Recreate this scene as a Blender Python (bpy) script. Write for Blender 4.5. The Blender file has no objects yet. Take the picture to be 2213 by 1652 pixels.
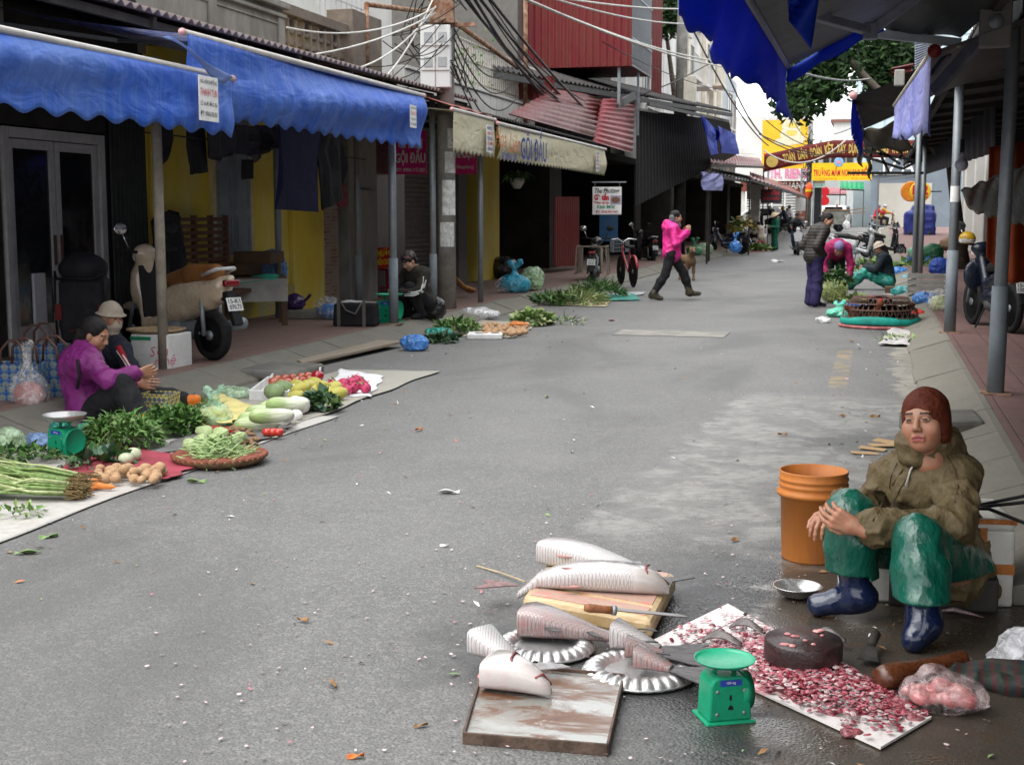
import bpy,bmesh,math,random
import numpy as np
from mathutils import Vector,Matrix,Euler
R_=random.Random(7)
SC=bpy.context.scene
COL=SC.collection
F,CX,CY,EYE=2880.,1106.,826.,1.5
PITCH=math.atan(361/2880);YAW=math.atan2(.2607,.9654)
def ray(u,v):
 x=(u-CX)/F;y=-(v-CY)/F
 c,s=math.cos(PITCH),math.sin(PITCH)
 a,b,e=x,c+y*s,-s+y*c
 C,S=math.cos(YAW),math.sin(YAW)
 return(a*C-b*S,a*S+b*C,e)
def G(u,v,z=0.):
 d=ray(u,v);k=(z-EYE)/d[2];return Vector((d[0]*k,d[1]*k,z))
def PX(u,v,x):
 d=ray(u,v);k=x/d[0];return Vector((x,d[1]*k,EYE+d[2]*k))
def PY(u,v,y):
 d=ray(u,v);k=y/d[1];return Vector((d[0]*k,y,EYE+d[2]*k))
def V(*a):return Vector(a)
def S(r,g,b):
 def f(c):
  c/=255.;return c/12.92 if c<=.04045 else((c+.055)/1.055)**2.4
 return(f(r),f(g),f(b))
def nd(t,typ,ins=None,out=0,**pr):
 n=t.nodes.new('ShaderNode'+typ)
 for k,v in pr.items():setattr(n,k,v)
 if ins:
  for k,v in ins.items():
   sk=n.inputs[k]
   if isinstance(v,bpy.types.NodeSocket):t.links.new(v,sk)
   else:
    if isinstance(v,tuple)and len(v)==3 and sk.type=='RGBA':v=(*v,1)
    sk.default_value=v
 return n.outputs[out]if out is not None else n
def mth(t,op,a,b=0.,c=0.):return nd(t,'Math',{0:a,1:b,2:c},operation=op)
def noise(t,vec,sc,det=4,rough=.6,dist=0.):return nd(t,'TexNoise',{'Vector':vec,'Scale':sc,'Detail':det,'Roughness':rough,'Distortion':dist})
def rng(t,x,a,b,c=0.,d=1.):return nd(t,'MapRange',{0:x,1:a,2:b,3:c,4:d},interpolation_type='SMOOTHSTEP')
def mix(t,f,a,b,bt='MIX'):
 n=t.nodes.new('ShaderNodeMix');n.data_type='RGBA';n.blend_type=bt
 for i,v in((0,f),(6,a),(7,b)):
  if isinstance(v,bpy.types.NodeSocket):t.links.new(v,n.inputs[i])
  else:n.inputs[i].default_value=(*v,1)if isinstance(v,tuple)and len(v)==3 else v
 return n.outputs[2]
def newmat(name):
 m=bpy.data.materials.new(name);m.use_nodes=True;t=m.node_tree
 p=t.nodes['Principled BSDF'];return m,t,p
def setp(t,p,**k):
 for a,v in k.items():
  a={'col':'Base Color','rough':'Roughness','metal':'Metallic','spec':'Specular IOR Level','coat':'Coat Weight','alpha':'Alpha','trans':'Transmission Weight','sss':'Subsurface Weight','nrm':'Normal','ior':'IOR'}.get(a,a)
  if isinstance(v,bpy.types.NodeSocket):t.links.new(v,p.inputs[a])
  else:p.inputs[a].default_value=(*v,1)if isinstance(v,tuple)and len(v)==3 else v
def ocoord(t,stretch=(1,1,1)):
 o=nd(t,'TexCoord',out=3)
 if stretch!=(1,1,1):o=nd(t,'Mapping',{'Vector':o,'Scale':stretch})
 return o
def bumpn(t,h,s,d=.01):return nd(t,'Bump',{'Height':h,'Strength':s,'Distance':d})
MC={}
def mat(name,c,rough=.6,var=.2,sc=6.,bump=.15,bs=40.,metal=0.,c2=None,stretch=(1,1,1),bst=None,dist=.3,lo=.35,hi=.65,bd=.01,**k):
 if name in MC:return MC[name]
 m,t,p=newmat(name);o=ocoord(t,stretch)
 f=rng(t,noise(t,o,sc,5,.65,dist),lo,hi)
 a=tuple(x*(1-var)for x in c);b=c2 or tuple(min(1,x*(1+var))for x in c)
 f2=noise(t,o,sc*7,3)
 col=mix(t,f,a,b);col=mix(t,.35*min(1,var*2),col,mix(t,f2,(0,0,0),tuple(min(1,2*x)for x in c)))
 rr=rng(t,f2,.3,.7,max(0,rough-.08),min(1,rough+.08))
 k.setdefault('spec',.5 if metal or rough<.36 else.22);setp(t,p,col=col,rough=rr,metal=metal,**k)
 if bump:setp(t,p,nrm=bumpn(t,noise(t,ocoord(t,bst or stretch),bs,4),bump,bd))
 MC[name]=m;return m
def plastic_film(name,c,alpha=.55,rough=.25,bump=.8):
 if name in MC:return MC[name]
 m,t,p=newmat(name);o=ocoord(t)
 n=noise(t,o,16,5,.6,1.2)
 setp(t,p,col=mix(t,rng(t,n,.35,.65),tuple(x*.7 for x in c),tuple(min(1,x*1.25)for x in c)),rough=rough,alpha=rng(t,n,.3,.75,max(0,alpha-.2),min(1,alpha+.2)),spec=.6,nrm=bumpn(t,n,bump,.02))
 MC[name]=m;return m
class MB:
 def __init__(s):s.v=[];s.f=[];s.m=[];s.uv={};s.cur=0
 def add(s,vs,fs,M=None,mi=None):
  b=len(s.v);mi=s.cur if mi is None else mi
  for p in vs:
   p=Vector(p);s.v.append(M@p if M else p)
  for q in fs:s.f.append([b+i for i in q]);s.m.append(mi)
  return s
 def box(s,x0,x1,y0,y1,z0,z1,M=None,mi=None,tx=1.,ty=1.):
  cx,cy=(x0+x1)/2,(y0+y1)/2
  vs=[(x0,y0,z0),(x1,y0,z0),(x1,y1,z0),(x0,y1,z0)]
  vs+=[(cx+(x-cx)*tx,cy+(y-cy)*ty,z1)for x,y,z in vs]
  return s.add(vs,[(0,3,2,1),(4,5,6,7),(0,1,5,4),(1,2,6,5),(2,3,7,6),(3,0,4,7)],M,mi)
 def cbox(s,c,sx,sy,sz,M=None,mi=None,rz=0,rot=None):
  T=Matrix.Translation(Vector(c))@(rot.to_4x4()if rot else Matrix.Rotation(rz,4,'Z'))
  return s.box(-sx/2,sx/2,-sy/2,sy/2,-sz/2,sz/2,(M@T)if M else T,mi)
 def bar(s,a,b,w,h=None,mi=None):
  a,b=Vector(a),Vector(b);d=b-a;h=h or w
  q=d.to_track_quat('Z','Y').to_matrix().to_4x4();T=Matrix.Translation(a)@q
  return s.box(-w/2,w/2,-h/2,h/2,0,d.length,T,mi)
 def tube(s,pts,r,n=8,mi=None,cap=True,flat=1.):
  pts=[Vector(p)for p in pts];rs=r if isinstance(r,(list,tuple))else[r]*len(pts)
  vs=[];fs=[];up=Vector((.13,.29,.95));pu=None
  for i,p in enumerate(pts):
   d=(pts[min(i+1,len(pts)-1)]-pts[max(i-1,0)]);d=d.normalized()if d.length else Vector((0,0,1))
   if pu is None:
    pu=d.cross(up if abs(d.dot(up))<.95 else Vector((1,0,0))).normalized()
   pu=(pu-d*pu.dot(d)).normalized();w=d.cross(pu)
   for k in range(n):
    a=2*math.pi*k/n;vs.append(p+(pu*math.cos(a)+w*math.sin(a)*flat)*rs[i])
  for i in range(len(pts)-1):
   for k in range(n):
    fs.append((i*n+k,i*n+(k+1)%n,(i+1)*n+(k+1)%n,(i+1)*n+k))
  if cap:fs.append(tuple(range(n))[::-1]);fs.append(tuple(range((len(pts)-1)*n,len(pts)*n)))
  return s.add(vs,fs,None,mi)
 def lathe(s,prof,n=24,M=None,mi=None,mod=None,sx=1.,sy=1.):
  vs=[];fs=[]
  for j,(r,z)in enumerate(prof):
   for k in range(n):
    a=2*math.pi*k/n;rr,zz=(r,z)if mod is None else mod(r,z,a,j)
    vs.append((rr*math.cos(a)*sx,rr*math.sin(a)*sy,zz))
  for j in range(len(prof)-1):
   for k in range(n):fs.append((j*n+k,j*n+(k+1)%n,(j+1)*n+(k+1)%n,(j+1)*n+k))
  if prof[0][0]>1e-4:fs.append(tuple(range(n))[::-1])
  if prof[-1][0]>1e-4:fs.append(tuple(range((len(prof)-1)*n,len(prof)*n)))
  return s.add(vs,fs,M,mi)
 def grid(s,fn,nu,nv,mi=None,M=None,close=False):
  vs=[fn(i/nu,j/nv)for j in range(nv+1)for i in range(nu+1)];w=nu+1
  fs=[(j*w+i,j*w+i+1,(j+1)*w+i+1,(j+1)*w+i)for j in range(nv)for i in range(nu)]
  return s.add(vs,fs,M,mi)
 def prism(s,outline,ax,a0,a1,mi=None,M=None):
  def P(p,a):return{'x':(a,p[0],p[1]),'y':(p[0],a,p[1]),'z':(p[0],p[1],a)}[ax]
  n=len(outline);vs=[P(p,a0)for p in outline]+[P(p,a1)for p in outline]
  fs=[tuple(range(n))[::-1],tuple(range(n,2*n))]+[(i,(i+1)%n,n+(i+1)%n,n+i)for i in range(n)]
  return s.add(vs,fs,M,mi)
 def build(s,name,m,parent=None,smooth=False,loc=None,bevel=0.,solid=0.,fix=True,sub=0):
  me=bpy.data.meshes.new(name);me.from_pydata([tuple(p)for p in s.v],[],s.f)
  ms=m if isinstance(m,(list,tuple))else[m]
  for x in ms:me.materials.append(x)
  if len(ms)>1:me.polygons.foreach_set('material_index',s.m)
  if fix:
   bm=bmesh.new();bm.from_mesh(me);bmesh.ops.recalc_face_normals(bm,faces=bm.faces);bm.to_mesh(me);bm.free()
  return link(name,me,parent,smooth,loc,bevel,solid,sub)
def link(name,me,parent=None,smooth=False,loc=None,bevel=0.,solid=0.,sub=0):
 if smooth:me.polygons.foreach_set('use_smooth',[True]*len(me.polygons))
 o=bpy.data.objects.new(name,me);COL.objects.link(o)
 if parent:o.parent=parent
 if loc is not None:o.location=loc
 if solid:
  q=o.modifiers.new('s','SOLIDIFY');q.thickness=solid;q.offset=0
 if bevel:
  q=o.modifiers.new('b','BEVEL');q.width=bevel;q.segments=2;q.limit_method='ANGLE'
 if sub:
  q=o.modifiers.new('u','SUBSURF');q.levels=sub;q.render_levels=sub
 return o
def tag(o,label=None,cat=None,group=None,kind=None):
 if label:o['label']=label
 if cat:o['category']=cat
 if group:o['group']=group
 if kind:o['kind']=kind
 return o
def thing(name,label,cat,loc=(0,0,0),rz=0.,group=None):
 o=bpy.data.objects.new(name,None);COL.objects.link(o);o.empty_display_size=.1
 o.location=loc;o.rotation_euler=(0,0,rz);return tag(o,label,cat,group)
KIDS={}
def copy_tree(o,parent=None,label=None,loc=None,rz=None,group=None):
 c=o.copy();COL.objects.link(c)
 if parent:c.parent=parent
 for ch in[x for x in bpy.data.objects if x.parent==o]:copy_tree(ch,c)
 if label:c['label']=label
 if group:c['group']=group
 if loc is not None:c.location=loc
 if rz is not None:c.rotation_euler=(0,0,rz)
 return c
def text(body,h,m,parent,M,name='lettering',w=None,bold=0.,shear=0.,align='CENTER',step=.0004):
 cu=bpy.data.curves.new('t','FONT');cu.body=body;cu.size=1;cu.align_x=align;cu.align_y='CENTER'
 cu.offset=bold;cu.shear=shear;cu.resolution_u=2
 ob=bpy.data.objects.new('t',cu);COL.objects.link(ob);bpy.context.view_layer.update()
 me=bpy.data.meshes.new_from_object(ob);bpy.data.objects.remove(ob)
 co=np.array([v.co[:]for v in me.vertices])
 mn,mx=co.min(0),co.max(0);sy=h/.72;sx=sy if w is None else w/max(1e-6,mx[0]-mn[0])
 bm=bmesh.new();bm.from_mesh(me);seen={};k=0
 for v in bm.verts:
  if v.index in seen:continue
  st=[v];seen[v.index]=k
  while st:
   q=st.pop()
   for e in q.link_edges:
    o2=e.other_vert(q)
    if o2.index not in seen:seen[o2.index]=k;st.append(o2)
  k+=1
 cxm=(mn[0]+mx[0])/2 if align=='CENTER' else 0
 for v in bm.verts:
  v.co=M@Vector(((v.co.x-cxm)*sx,v.co.y*sy,(seen[v.index]%3)*step))
 for f in bm.faces:f.material_index=0
 bm.to_mesh(me);bm.free();me.materials.clear();me.materials.append(m)
 return link(name,me,parent)
def frame(o,xdir,up):
 x=Vector(xdir).normalized();u=Vector(up).normalized();n=x.cross(u).normalized();u=n.cross(x)
 return Matrix(((x.x,u.x,n.x,o[0]),(x.y,u.y,n.y,o[1]),(x.z,u.z,n.z,o[2]),(0,0,0,1)))
def vnoise(P,sc,seed=0):
 Q=P*sc+seed*17.3;i=np.floor(Q).astype(np.int64);f=Q-i;f=f*f*(3-2*f)
 def h(a,b,c):
  n=(a*73856093)^(b*19349663)^(c*83492791);n=(n^(n>>13))*1274126177;return((n^(n>>16))&0xffff)/65535.
 r=0
 for dx in(0,1):
  for dy in(0,1):
   for dz in(0,1):
    w=(f[...,0]if dx else 1-f[...,0])*(f[...,1]if dy else 1-f[...,1])*(f[...,2]if dz else 1-f[...,2])
    r=r+w*h(i[...,0]+dx,i[...,1]+dy,i[...,2]+dz)
 return r
def ridge(P,sc,seed=0):return 1-2*np.abs(vnoise(P,sc,seed)-.5)
class Blob:
 def __init__(s,k=.02):s.p=[];s.k=k
 def cap(s,a,b,ra,rb=None,k=None,sub=False):s.p.append(('c',np.array(a,float),np.array(b,float),ra,ra if rb is None else rb,k,sub));return s
 def chain(s,pts,rs,k=None):
  for i in range(len(pts)-1):s.cap(pts[i],pts[i+1],rs[i],rs[i+1],k)
  return s
 def ell(s,c,r,R=None,k=None,sub=False):
  r=(r,r,r)if not hasattr(r,'__len__')else r
  s.p.append(('e',np.array(c,float),np.array(r,float),None if R is None else np.array(R,float),None,k,sub));return s
 def box(s,c,h,rd=.01,R=None,k=None,sub=False):s.p.append(('b',np.array(c,float),np.array(h,float),None if R is None else np.array(R,float),rd,k,sub));return s
 def bounds(s):
  lo=np.full(3,1e9);hi=-lo
  for q in s.p:
   if q[6]:continue
   if q[0]=='c':a=np.minimum(q[1]-q[3],q[2]-q[4]);b=np.maximum(q[1]+q[3],q[2]+q[4])
   else:
    r=np.full(3,np.linalg.norm(q[2]))if q[3]is not None else q[2]
    if q[0]=='b':r=r+q[4]
    a=q[1]-r;b=q[1]+r
   lo=np.minimum(lo,a);hi=np.maximum(hi,b)
  return lo,hi
 def mesh(s,res,disp=None,pad=.03,cut=None):
  lo,hi=s.bounds();lo=lo-pad-s.k;hi=hi+pad+s.k
  n=np.ceil((hi-lo)/res).astype(int)+1
  ax=[lo[i]+res*np.arange(n[i])for i in range(3)]
  Fd=np.full(n,.2)
  for q in s.p:
   k=s.k if q[5]is None else q[5]
   if q[0]=='c':a=np.minimum(q[1]-q[3],q[2]-q[4]);b=np.maximum(q[1]+q[3],q[2]+q[4])
   else:
    r=np.full(3,np.linalg.norm(q[2]))if q[3]is not None else q[2]
    if q[0]=='b':r=r+q[4]
    a=q[1]-r;b=q[1]+r
   m=max(k,.0)+res*2+pad
   i0=np.maximum(0,np.floor((a-m-lo)/res).astype(int));i1=np.minimum(n,np.ceil((b+m-lo)/res).astype(int)+1)
   if(i1<=i0).any():continue
   sl=tuple(slice(i0[d],i1[d])for d in range(3))
   P=np.stack(np.meshgrid(*[ax[d][sl[d]]for d in range(3)],indexing='ij'),-1)
   if q[0]=='c':
    ba=q[2]-q[1];pa=P-q[1];t=np.clip((pa@ba)/max(1e-9,ba@ba),0,1)
    D=np.linalg.norm(pa-t[...,None]*ba,axis=-1)-(q[3]+(q[4]-q[3])*t)
   else:
    L=P-q[1]
    if q[3]is not None:L=L@q[3]
    if q[0]=='e':
     k0=np.linalg.norm(L/q[2],axis=-1);k1=np.linalg.norm(L/(q[2]**2),axis=-1)+1e-9;D=k0*(k0-1)/k1
    else:
     W=np.abs(L)-q[2];D=np.linalg.norm(np.maximum(W,0),axis=-1)+np.minimum(W.max(-1),0)-q[4]
   A=Fd[sl]
   if q[6]:
    D=-D;h=np.maximum(k-np.abs(A-D),0)/max(k,1e-6);Fd[sl]=np.maximum(A,D)+h*h*k/4
   else:
    h=np.maximum(k-np.abs(A-D),0)/max(k,1e-6);Fd[sl]=np.minimum(A,D)-h*h*k/4
  if disp is not None or cut is not None:
   P=np.stack(np.meshgrid(*ax,indexing='ij'),-1)
   if disp is not None:
    w=np.abs(Fd)<.06;Fd[w]+=disp(P[w])
   if cut is not None:Fd=np.maximum(Fd,cut(P))
  return nets(Fd,lo,res)
def nets(Fd,lo,h):
 I=Fd<0;nx,ny,nz=Fd.shape
 cs=[(i,j,k)for i in(0,1)for j in(0,1)for k in(0,1)]
 def sh(A,c):return A[c[0]:nx-1+c[0],c[1]:ny-1+c[1],c[2]:nz-1+c[2]]
 cnt=sum(sh(I,c).astype(np.int8)for c in cs);act=(cnt>0)&(cnt<8)
 idx=np.full(act.shape,-1,np.int64);ids=np.argwhere(act);idx[act]=np.arange(len(ids))
 acc=np.zeros((len(ids),3));num=np.zeros(len(ids))
 fv={c:Fd[ids[:,0]+c[0],ids[:,1]+c[1],ids[:,2]+c[2]]for c in cs}
 for a in cs:
  for d in range(3):
   if a[d]:continue
   b=list(a);b[d]=1;b=tuple(b);A,B=fv[a],fv[b];m=(A<0)!=(B<0)
   t=np.where(m,A/np.where(A==B,1,A-B),0)
   for e in range(3):acc[:,e]+=np.where(m,a[e]+(t if e==d else 0),0)
   num+=m
 P=lo+h*(ids+acc/num[:,None]);fs=[]
 for d in range(3):
  sl0=[slice(None)]*3;sl1=[slice(None)]*3;sl0[d]=slice(0,-1);sl1[d]=slice(1,None)
  A=I[tuple(sl0)];B=I[tuple(sl1)];q=np.argwhere(A!=B);e1,e2=(d+1)%3,(d+2)%3
  q=q[(q[:,e1]>0)&(q[:,e2]>0)&(q[:,e1]<Fd.shape[e1]-1)&(q[:,e2]<Fd.shape[e2]-1)]
  o=[]
  for o1,o2 in((1,1),(0,1),(0,0),(1,0)):
   c=q.copy();c[:,e1]-=o1;c[:,e2]-=o2;o.append(idx[c[:,0],c[:,1],c[:,2]])
  Q=np.stack(o,1);fl=A[q[:,0],q[:,1],q[:,2]]
  Q[~fl]=Q[~fl][:,::-1];fs.append(Q)
 Q=np.concatenate(fs)
 E=np.concatenate([Q[:,[0,1]],Q[:,[1,2]],Q[:,[2,3]],Q[:,[3,0]]]);dg=np.bincount(E.ravel(),minlength=len(P))[:,None]+1e-9
 for lam in(.5,-.52,.5,-.52,.4):
  A=np.stack([np.bincount(E[:,0],P[E[:,1],d],len(P))+np.bincount(E[:,1],P[E[:,0],d],len(P))for d in range(3)],1)/dg;P=P+lam*(A-P)
 return P,Q
def sdfobj(name,pieces,mats,parent=None,paint=None,loc=None,smooth=True):
 """pieces: list of (P, Q) surface-net results joined in one mesh"""
 vs=[];fs=[];b=0
 for P,Q in pieces:vs.append(P);fs.append(Q+b);b+=len(P)
 P=np.concatenate(vs);Q=np.concatenate(fs)
 me=bpy.data.meshes.new(name);me.vertices.add(len(P));me.vertices.foreach_set('co',P.astype(np.float32).ravel())
 me.loops.add(Q.size);me.loops.foreach_set('vertex_index',Q.astype(np.int32).ravel())
 me.polygons.add(len(Q));me.polygons.foreach_set('loop_start',np.arange(0,Q.size,4,dtype=np.int32))
 for x in(mats if isinstance(mats,(list,tuple))else[mats]):me.materials.append(x)
 if paint is not None:me.polygons.foreach_set('material_index',paint(P[Q].mean(1)).astype(np.int32))
 me.update();me.validate()
 return link(name,me,parent,smooth,loc)
cam=bpy.data.cameras.new('Camera');co=bpy.data.objects.new('Camera',cam);COL.objects.link(co)
cam.sensor_width=36;cam.lens=36*F/2212;cam.clip_end=3000;cam.clip_start=.05
co.location=(0,0,EYE);co.rotation_euler=(math.pi/2-PITCH,0,YAW);SC.camera=co
cam.dof.use_dof=True;cam.dof.focus_distance=4.9;cam.dof.aperture_fstop=14.
w=bpy.data.worlds.new('World');SC.world=w;w.use_nodes=True;t=w.node_tree
sky=nd(t,'TexSky',out=None,sky_type='NISHITA',sun_disc=False,sun_elevation=math.radians(62),sun_rotation=math.radians(200),air_density=1.,dust_density=1.,ozone_density=1.)
hs=nd(t,'HueSaturation',{'Color':sky.outputs[0],'Saturation':.3,'Value':1.})
oc=mix(t,noise(t,nd(t,'TexCoord',out=0),2.5,4),(5.6,5.75,5.9),(7.,7.1,7.2));hs=mix(t,.82,hs,oc)
bg=t.nodes['Background'];t.links.new(hs,bg.inputs[0]);bg.inputs[1].default_value=.15
sl=bpy.data.lights.new('Sun','SUN');sl.energy=1.5;sl.angle=math.radians(60);sl.color=(1,.97,.93)
so=bpy.data.objects.new('Sun',sl);COL.objects.link(so);so.rotation_euler=(math.radians(28),0,math.radians(-20)+math.pi)
so.rotation_euler=Vector((.38,.30,-.88)).to_track_quat('-Z','Y').to_euler()
SC.view_settings.view_transform='Standard';SC.view_settings.look='None';SC.view_settings.exposure=EXPO=1.32
SC.cycles.use_denoising=True;SC.cycles.max_bounces=8;SC.cycles.diffuse_bounces=3;SC.cycles.transparent_max_bounces=12
SC.cycles.caustics_reflective=False;SC.cycles.caustics_refractive=False;SC.cycles.use_fast_gi=False
def hz(y):return 0.if y<60 else min(.6,(y-60)/30*.6)
def GR(u,v,dz=0.):
 d=ray(u,v);k=1.
 for i in range(4000):
  k*=1.004
  if EYE+d[2]*k<hz(d[1]*k)+dz:break
 return Vector((d[0]*k,d[1]*k,hz(d[1]*k)+dz))
def road_mat():
 m,t,p=newmat('asphalt');o=nd(t,'TexCoord',out=3)
 sx=nd(t,'SeparateXYZ',{0:o},out=None);x,y=sx.outputs[0],sx.outputs[1]
 n1=noise(t,o,1.1,5);n2=noise(t,o,9,5);n3=noise(t,o,95,3);n4=noise(t,o,3.2,6,.7,.6)
 vo=nd(t,'TexVoronoi',{'Vector':o,'Scale':95.})
 vc=nd(t,'TexVoronoi',{'Vector':o,'Scale':62.},out=1)
 a=mix(t,rng(t,n1,.3,.7),(.112,.111,.108),(.15,.149,.144))
 a=mix(t,.4,a,mix(t,n2,(.085,.085,.083),(.185,.182,.175)))
 spk=rng(t,nd(t,'SeparateXYZ',{0:vc}),.5,1.)
 a=mix(t,mth(t,'MULTIPLY',spk,.42),a,(.25,.245,.235))
 a=mix(t,mth(t,'MULTIPLY',rng(t,n3,.56,.36),.5),a,(.04,.04,.04))
 st_=noise(t,nd(t,'Mapping',{'Vector':o,'Scale':(1,.45,1)}),.55,6,.62,.8);a=mix(t,rng(t,st_,.48,.66,0,.6),a,(.075,.074,.072));a=mix(t,rng(t,st_,.45,.3,0,.35),a,(.19,.186,.178))
 xd=mth(t,'ADD',x,mth(t,'MULTIPLY',mth(t,'SUBTRACT',n4,.5),.5))
 a=mix(t,rng(t,xd,-4.7,-5.4,0,.6),a,(.2,.19,.17))
 py=mth(t,'MULTIPLY',rng(t,mth(t,'ADD',y,mth(t,'MULTIPLY',n4,1.2)),6.3,7.2),rng(t,mth(t,'ADD',y,mth(t,'MULTIPLY',n4,1.4)),12.4,11.7))
 left=nd(t,'MapRange',{0:y,1:6.,2:11.5,3:-1.35,4:-1.0})
 pm=mth(t,'MULTIPLY',py,rng(t,mth(t,'SUBTRACT',xd,left),-.06,.1))
 hole=rng(t,mth(t,'ADD',nd(t,'VectorMath',{0:o,1:(.05,9.0,0)},out=1,operation='DISTANCE'),mth(t,'MULTIPLY',n4,.8)),.75,.9)
 pm=mth(t,'MULTIPLY',mth(t,'MULTIPLY',pm,hole),rng(t,n2,.3,.6,.3,.9))
 trow=nd(t,'TexWave',{'Vector':nd(t,'Mapping',{'Vector':o,'Rotation':(0,0,1.1)}),'Scale':5.,'Distortion':9.,'Detail':3.,'Detail Scale':1.2},out=0)
 cem=mix(t,trow,(.225,.22,.205),(.27,.265,.25));cem=mix(t,rng(t,n4,.42,.6),(.165,.16,.15),cem)
 a=mix(t,pm,a,cem)
 gl=nd(t,'MapRange',{0:y,1:5.2,2:8.5,3:-.42,4:.23});gl=mth(t,'ADD',gl,rng(t,y,3.2,4.6,.15,0.))
 gm=rng(t,mth(t,'SUBTRACT',xd,gl),-.02,.06)
 gcol=mix(t,rng(t,n4,.35,.65),(.17,.155,.13),(.27,.255,.22))
 gcol=mix(t,rng(t,n2,.55,.75,0,.5),gcol,(.1,.085,.065))
 a=mix(t,gm,a,gcol)
 wd=nd(t,'VectorMath',{0:nd(t,'Mapping',{'Vector':o,'Scale':(1,.8,1)}),1:(.2,3.75,0)},out=1,operation='DISTANCE')
 wd=mth(t,'ADD',wd,mth(t,'MULTIPLY',mth(t,'SUBTRACT',n4,.5),.9));wet=rng(t,wd,1.5,.85)
 wd2=mth(t,'ADD',nd(t,'VectorMath',{0:o,1:(-.72,4.4,0)},out=1,operation='DISTANCE'),mth(t,'MULTIPLY',mth(t,'SUBTRACT',n4,.5),.8))
 wet2=rng(t,wd2,.92,.38,0,.85);wet=mth(t,'MAXIMUM',wet,wet2)
 a=mix(t,mth(t,'MULTIPLY',wet,.86),a,mix(t,gm,(.022,.022,.023),(.03,.021,.014)))
 a=mix(t,mth(t,'MULTIPLY',mth(t,'MULTIPLY',wet,gm),rng(t,n2,.55,.7,0,.3)),a,(.1,.045,.017))
 yl=mth(t,'MULTIPLY',rng(t,mth(t,'ABSOLUTE',mth(t,'SUBTRACT',x,-.27)),.09,.07),mth(t,'MULTIPLY',rng(t,y,11.9,12.),rng(t,y,15.5,15.3)))
 yl=mth(t,'MULTIPLY',yl,rng(t,noise(t,o,5,5),.42,.66,0,.5))
 a=mix(t,yl,a,(.36,.24,.07))
 cr=nd(t,'TexVoronoi',{'Vector':nd(t,'Mapping',{'Vector':mix(t,.12,o,n4 if False else nd(t,'TexNoise',{'Vector':o,'Scale':2.},out=1)),'Scale':(.5,.28,1)}),'Scale':1.},feature='DISTANCE_TO_EDGE')
 a=mix(t,mth(t,'MULTIPLY',rng(t,cr,.008,.002),.0),a,(.06,.06,.06))
 h=mth(t,'ADD',mth(t,'MULTIPLY',nd(t,'TexVoronoi',{'Vector':o,'Scale':95.}),-.7),mth(t,'MULTIPLY',n2,.6))
 bs=mix(t,mth(t,'MAXIMUM',pm,gm),(.8,.8,.8),(.25,.25,.25))
 b=nd(t,'Bump',{'Height':h,'Strength':nd(t,'SeparateXYZ',{0:bs}),'Distance':.006})
 r=mix(t,wet,(.72,.72,.72),mix(t,rng(t,n4,.4,.62),(.42,.42,.42),(.12,.12,.12)))
 setp(t,p,col=a,rough=nd(t,'SeparateXYZ',{0:r}),nrm=b,spec=.45);return m
ys=[-30,0,30,60,65,70,75,80,85,90,110,400]
mb=MB();xs=[-400,-60,-20,0,20,60,400]
mb.add([(x,y,hz(y))for y in ys for x in xs],[(j*7+i,j*7+i+1,j*7+i+8,j*7+i+7)for j in range(len(ys)-1)for i in range(6)])
tag(mb.build('road',road_mat()),kind='structure')
def paving(name,base,dark,arcs):
 m,t,p=newmat(name);o=nd(t,'TexCoord',out=3);n4=noise(t,o,2.2,6,.7);n2=noise(t,o,22,4)
 sc=nd(t,'Mapping',{'Vector':o,'Scale':(1/.3,)*3});fr=nd(t,'VectorMath',{0:sc},operation='FRACTION')
 s=nd(t,'SeparateXYZ',{0:fr},out=None)
 def edge(c):return mth(t,'MINIMUM',c,mth(t,'SUBTRACT',1.,c))
 e=mth(t,'MINIMUM',edge(s.outputs[0]),edge(s.outputs[1]));joint=rng(t,e,.012,.03,1,0)
 if arcs:
  ln=nd(t,'VectorMath',{0:nd(t,'CombineXYZ',{0:s.outputs[0],1:mth(t,'FRACT',mth(t,'MULTIPLY',s.outputs[1],2.))})},out=1,operation='LENGTH')
  gr=rng(t,mth(t,'ABSOLUTE',mth(t,'SUBTRACT',mth(t,'FRACT',mth(t,'MULTIPLY',ln,3.)),.5)),.36,.44)
  joint=mth(t,'MAXIMUM',joint,mth(t,'MULTIPLY',gr,.75))
 c=mix(t,rng(t,n4,.3,.7),base,tuple(v*.62 for v in base));c=mix(t,.4,c,mix(t,n2,tuple(v*.6 for v in base),tuple(v*1.4 for v in base)))
 c=mix(t,mth(t,'MULTIPLY',joint,.8),c,dark);c=mix(t,rng(t,n4,.56,.72,0,.5),c,(.2,.18,.15))
 setp(t,p,col=c,rough=.75,nrm=bumpn(t,mth(t,'ADD',mth(t,'MULTIPLY',joint,-1.),mth(t,'MULTIPLY',n2,.3)),.6,.006));return m
PAVE_L=paving('red_paving',(.2,.125,.1),(.09,.065,.055),False)
PAVE_R=paving('pink_paving',(.18,.1,.086),(.075,.035,.04),True)
conc=mat('kerb_concrete',(.24,.225,.19),.85,.3,1.6,.5,35,c2=(.15,.14,.115),lo=.3,hi=.7)
mb=MB()
for i in range(len(ys)-1):
 if ys[i]>=75:break
 mb.add([(x,y,hz(y)+.15)for y in ys[i:i+2]for x in(-40,-5.76)],[(0,1,3,2)])
tag(mb.build('pavement_left',PAVE_L),kind='structure')
mb=MB()
for i in range(len(ys)-1):
 if ys[i]>=90:break
 mb.add([(x,y,hz(y)+.15)for y in ys[i:i+2]for x in(.83,40)],[(0,1,3,2)])
tag(mb.build('pavement_right',PAVE_R),kind='structure')
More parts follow.
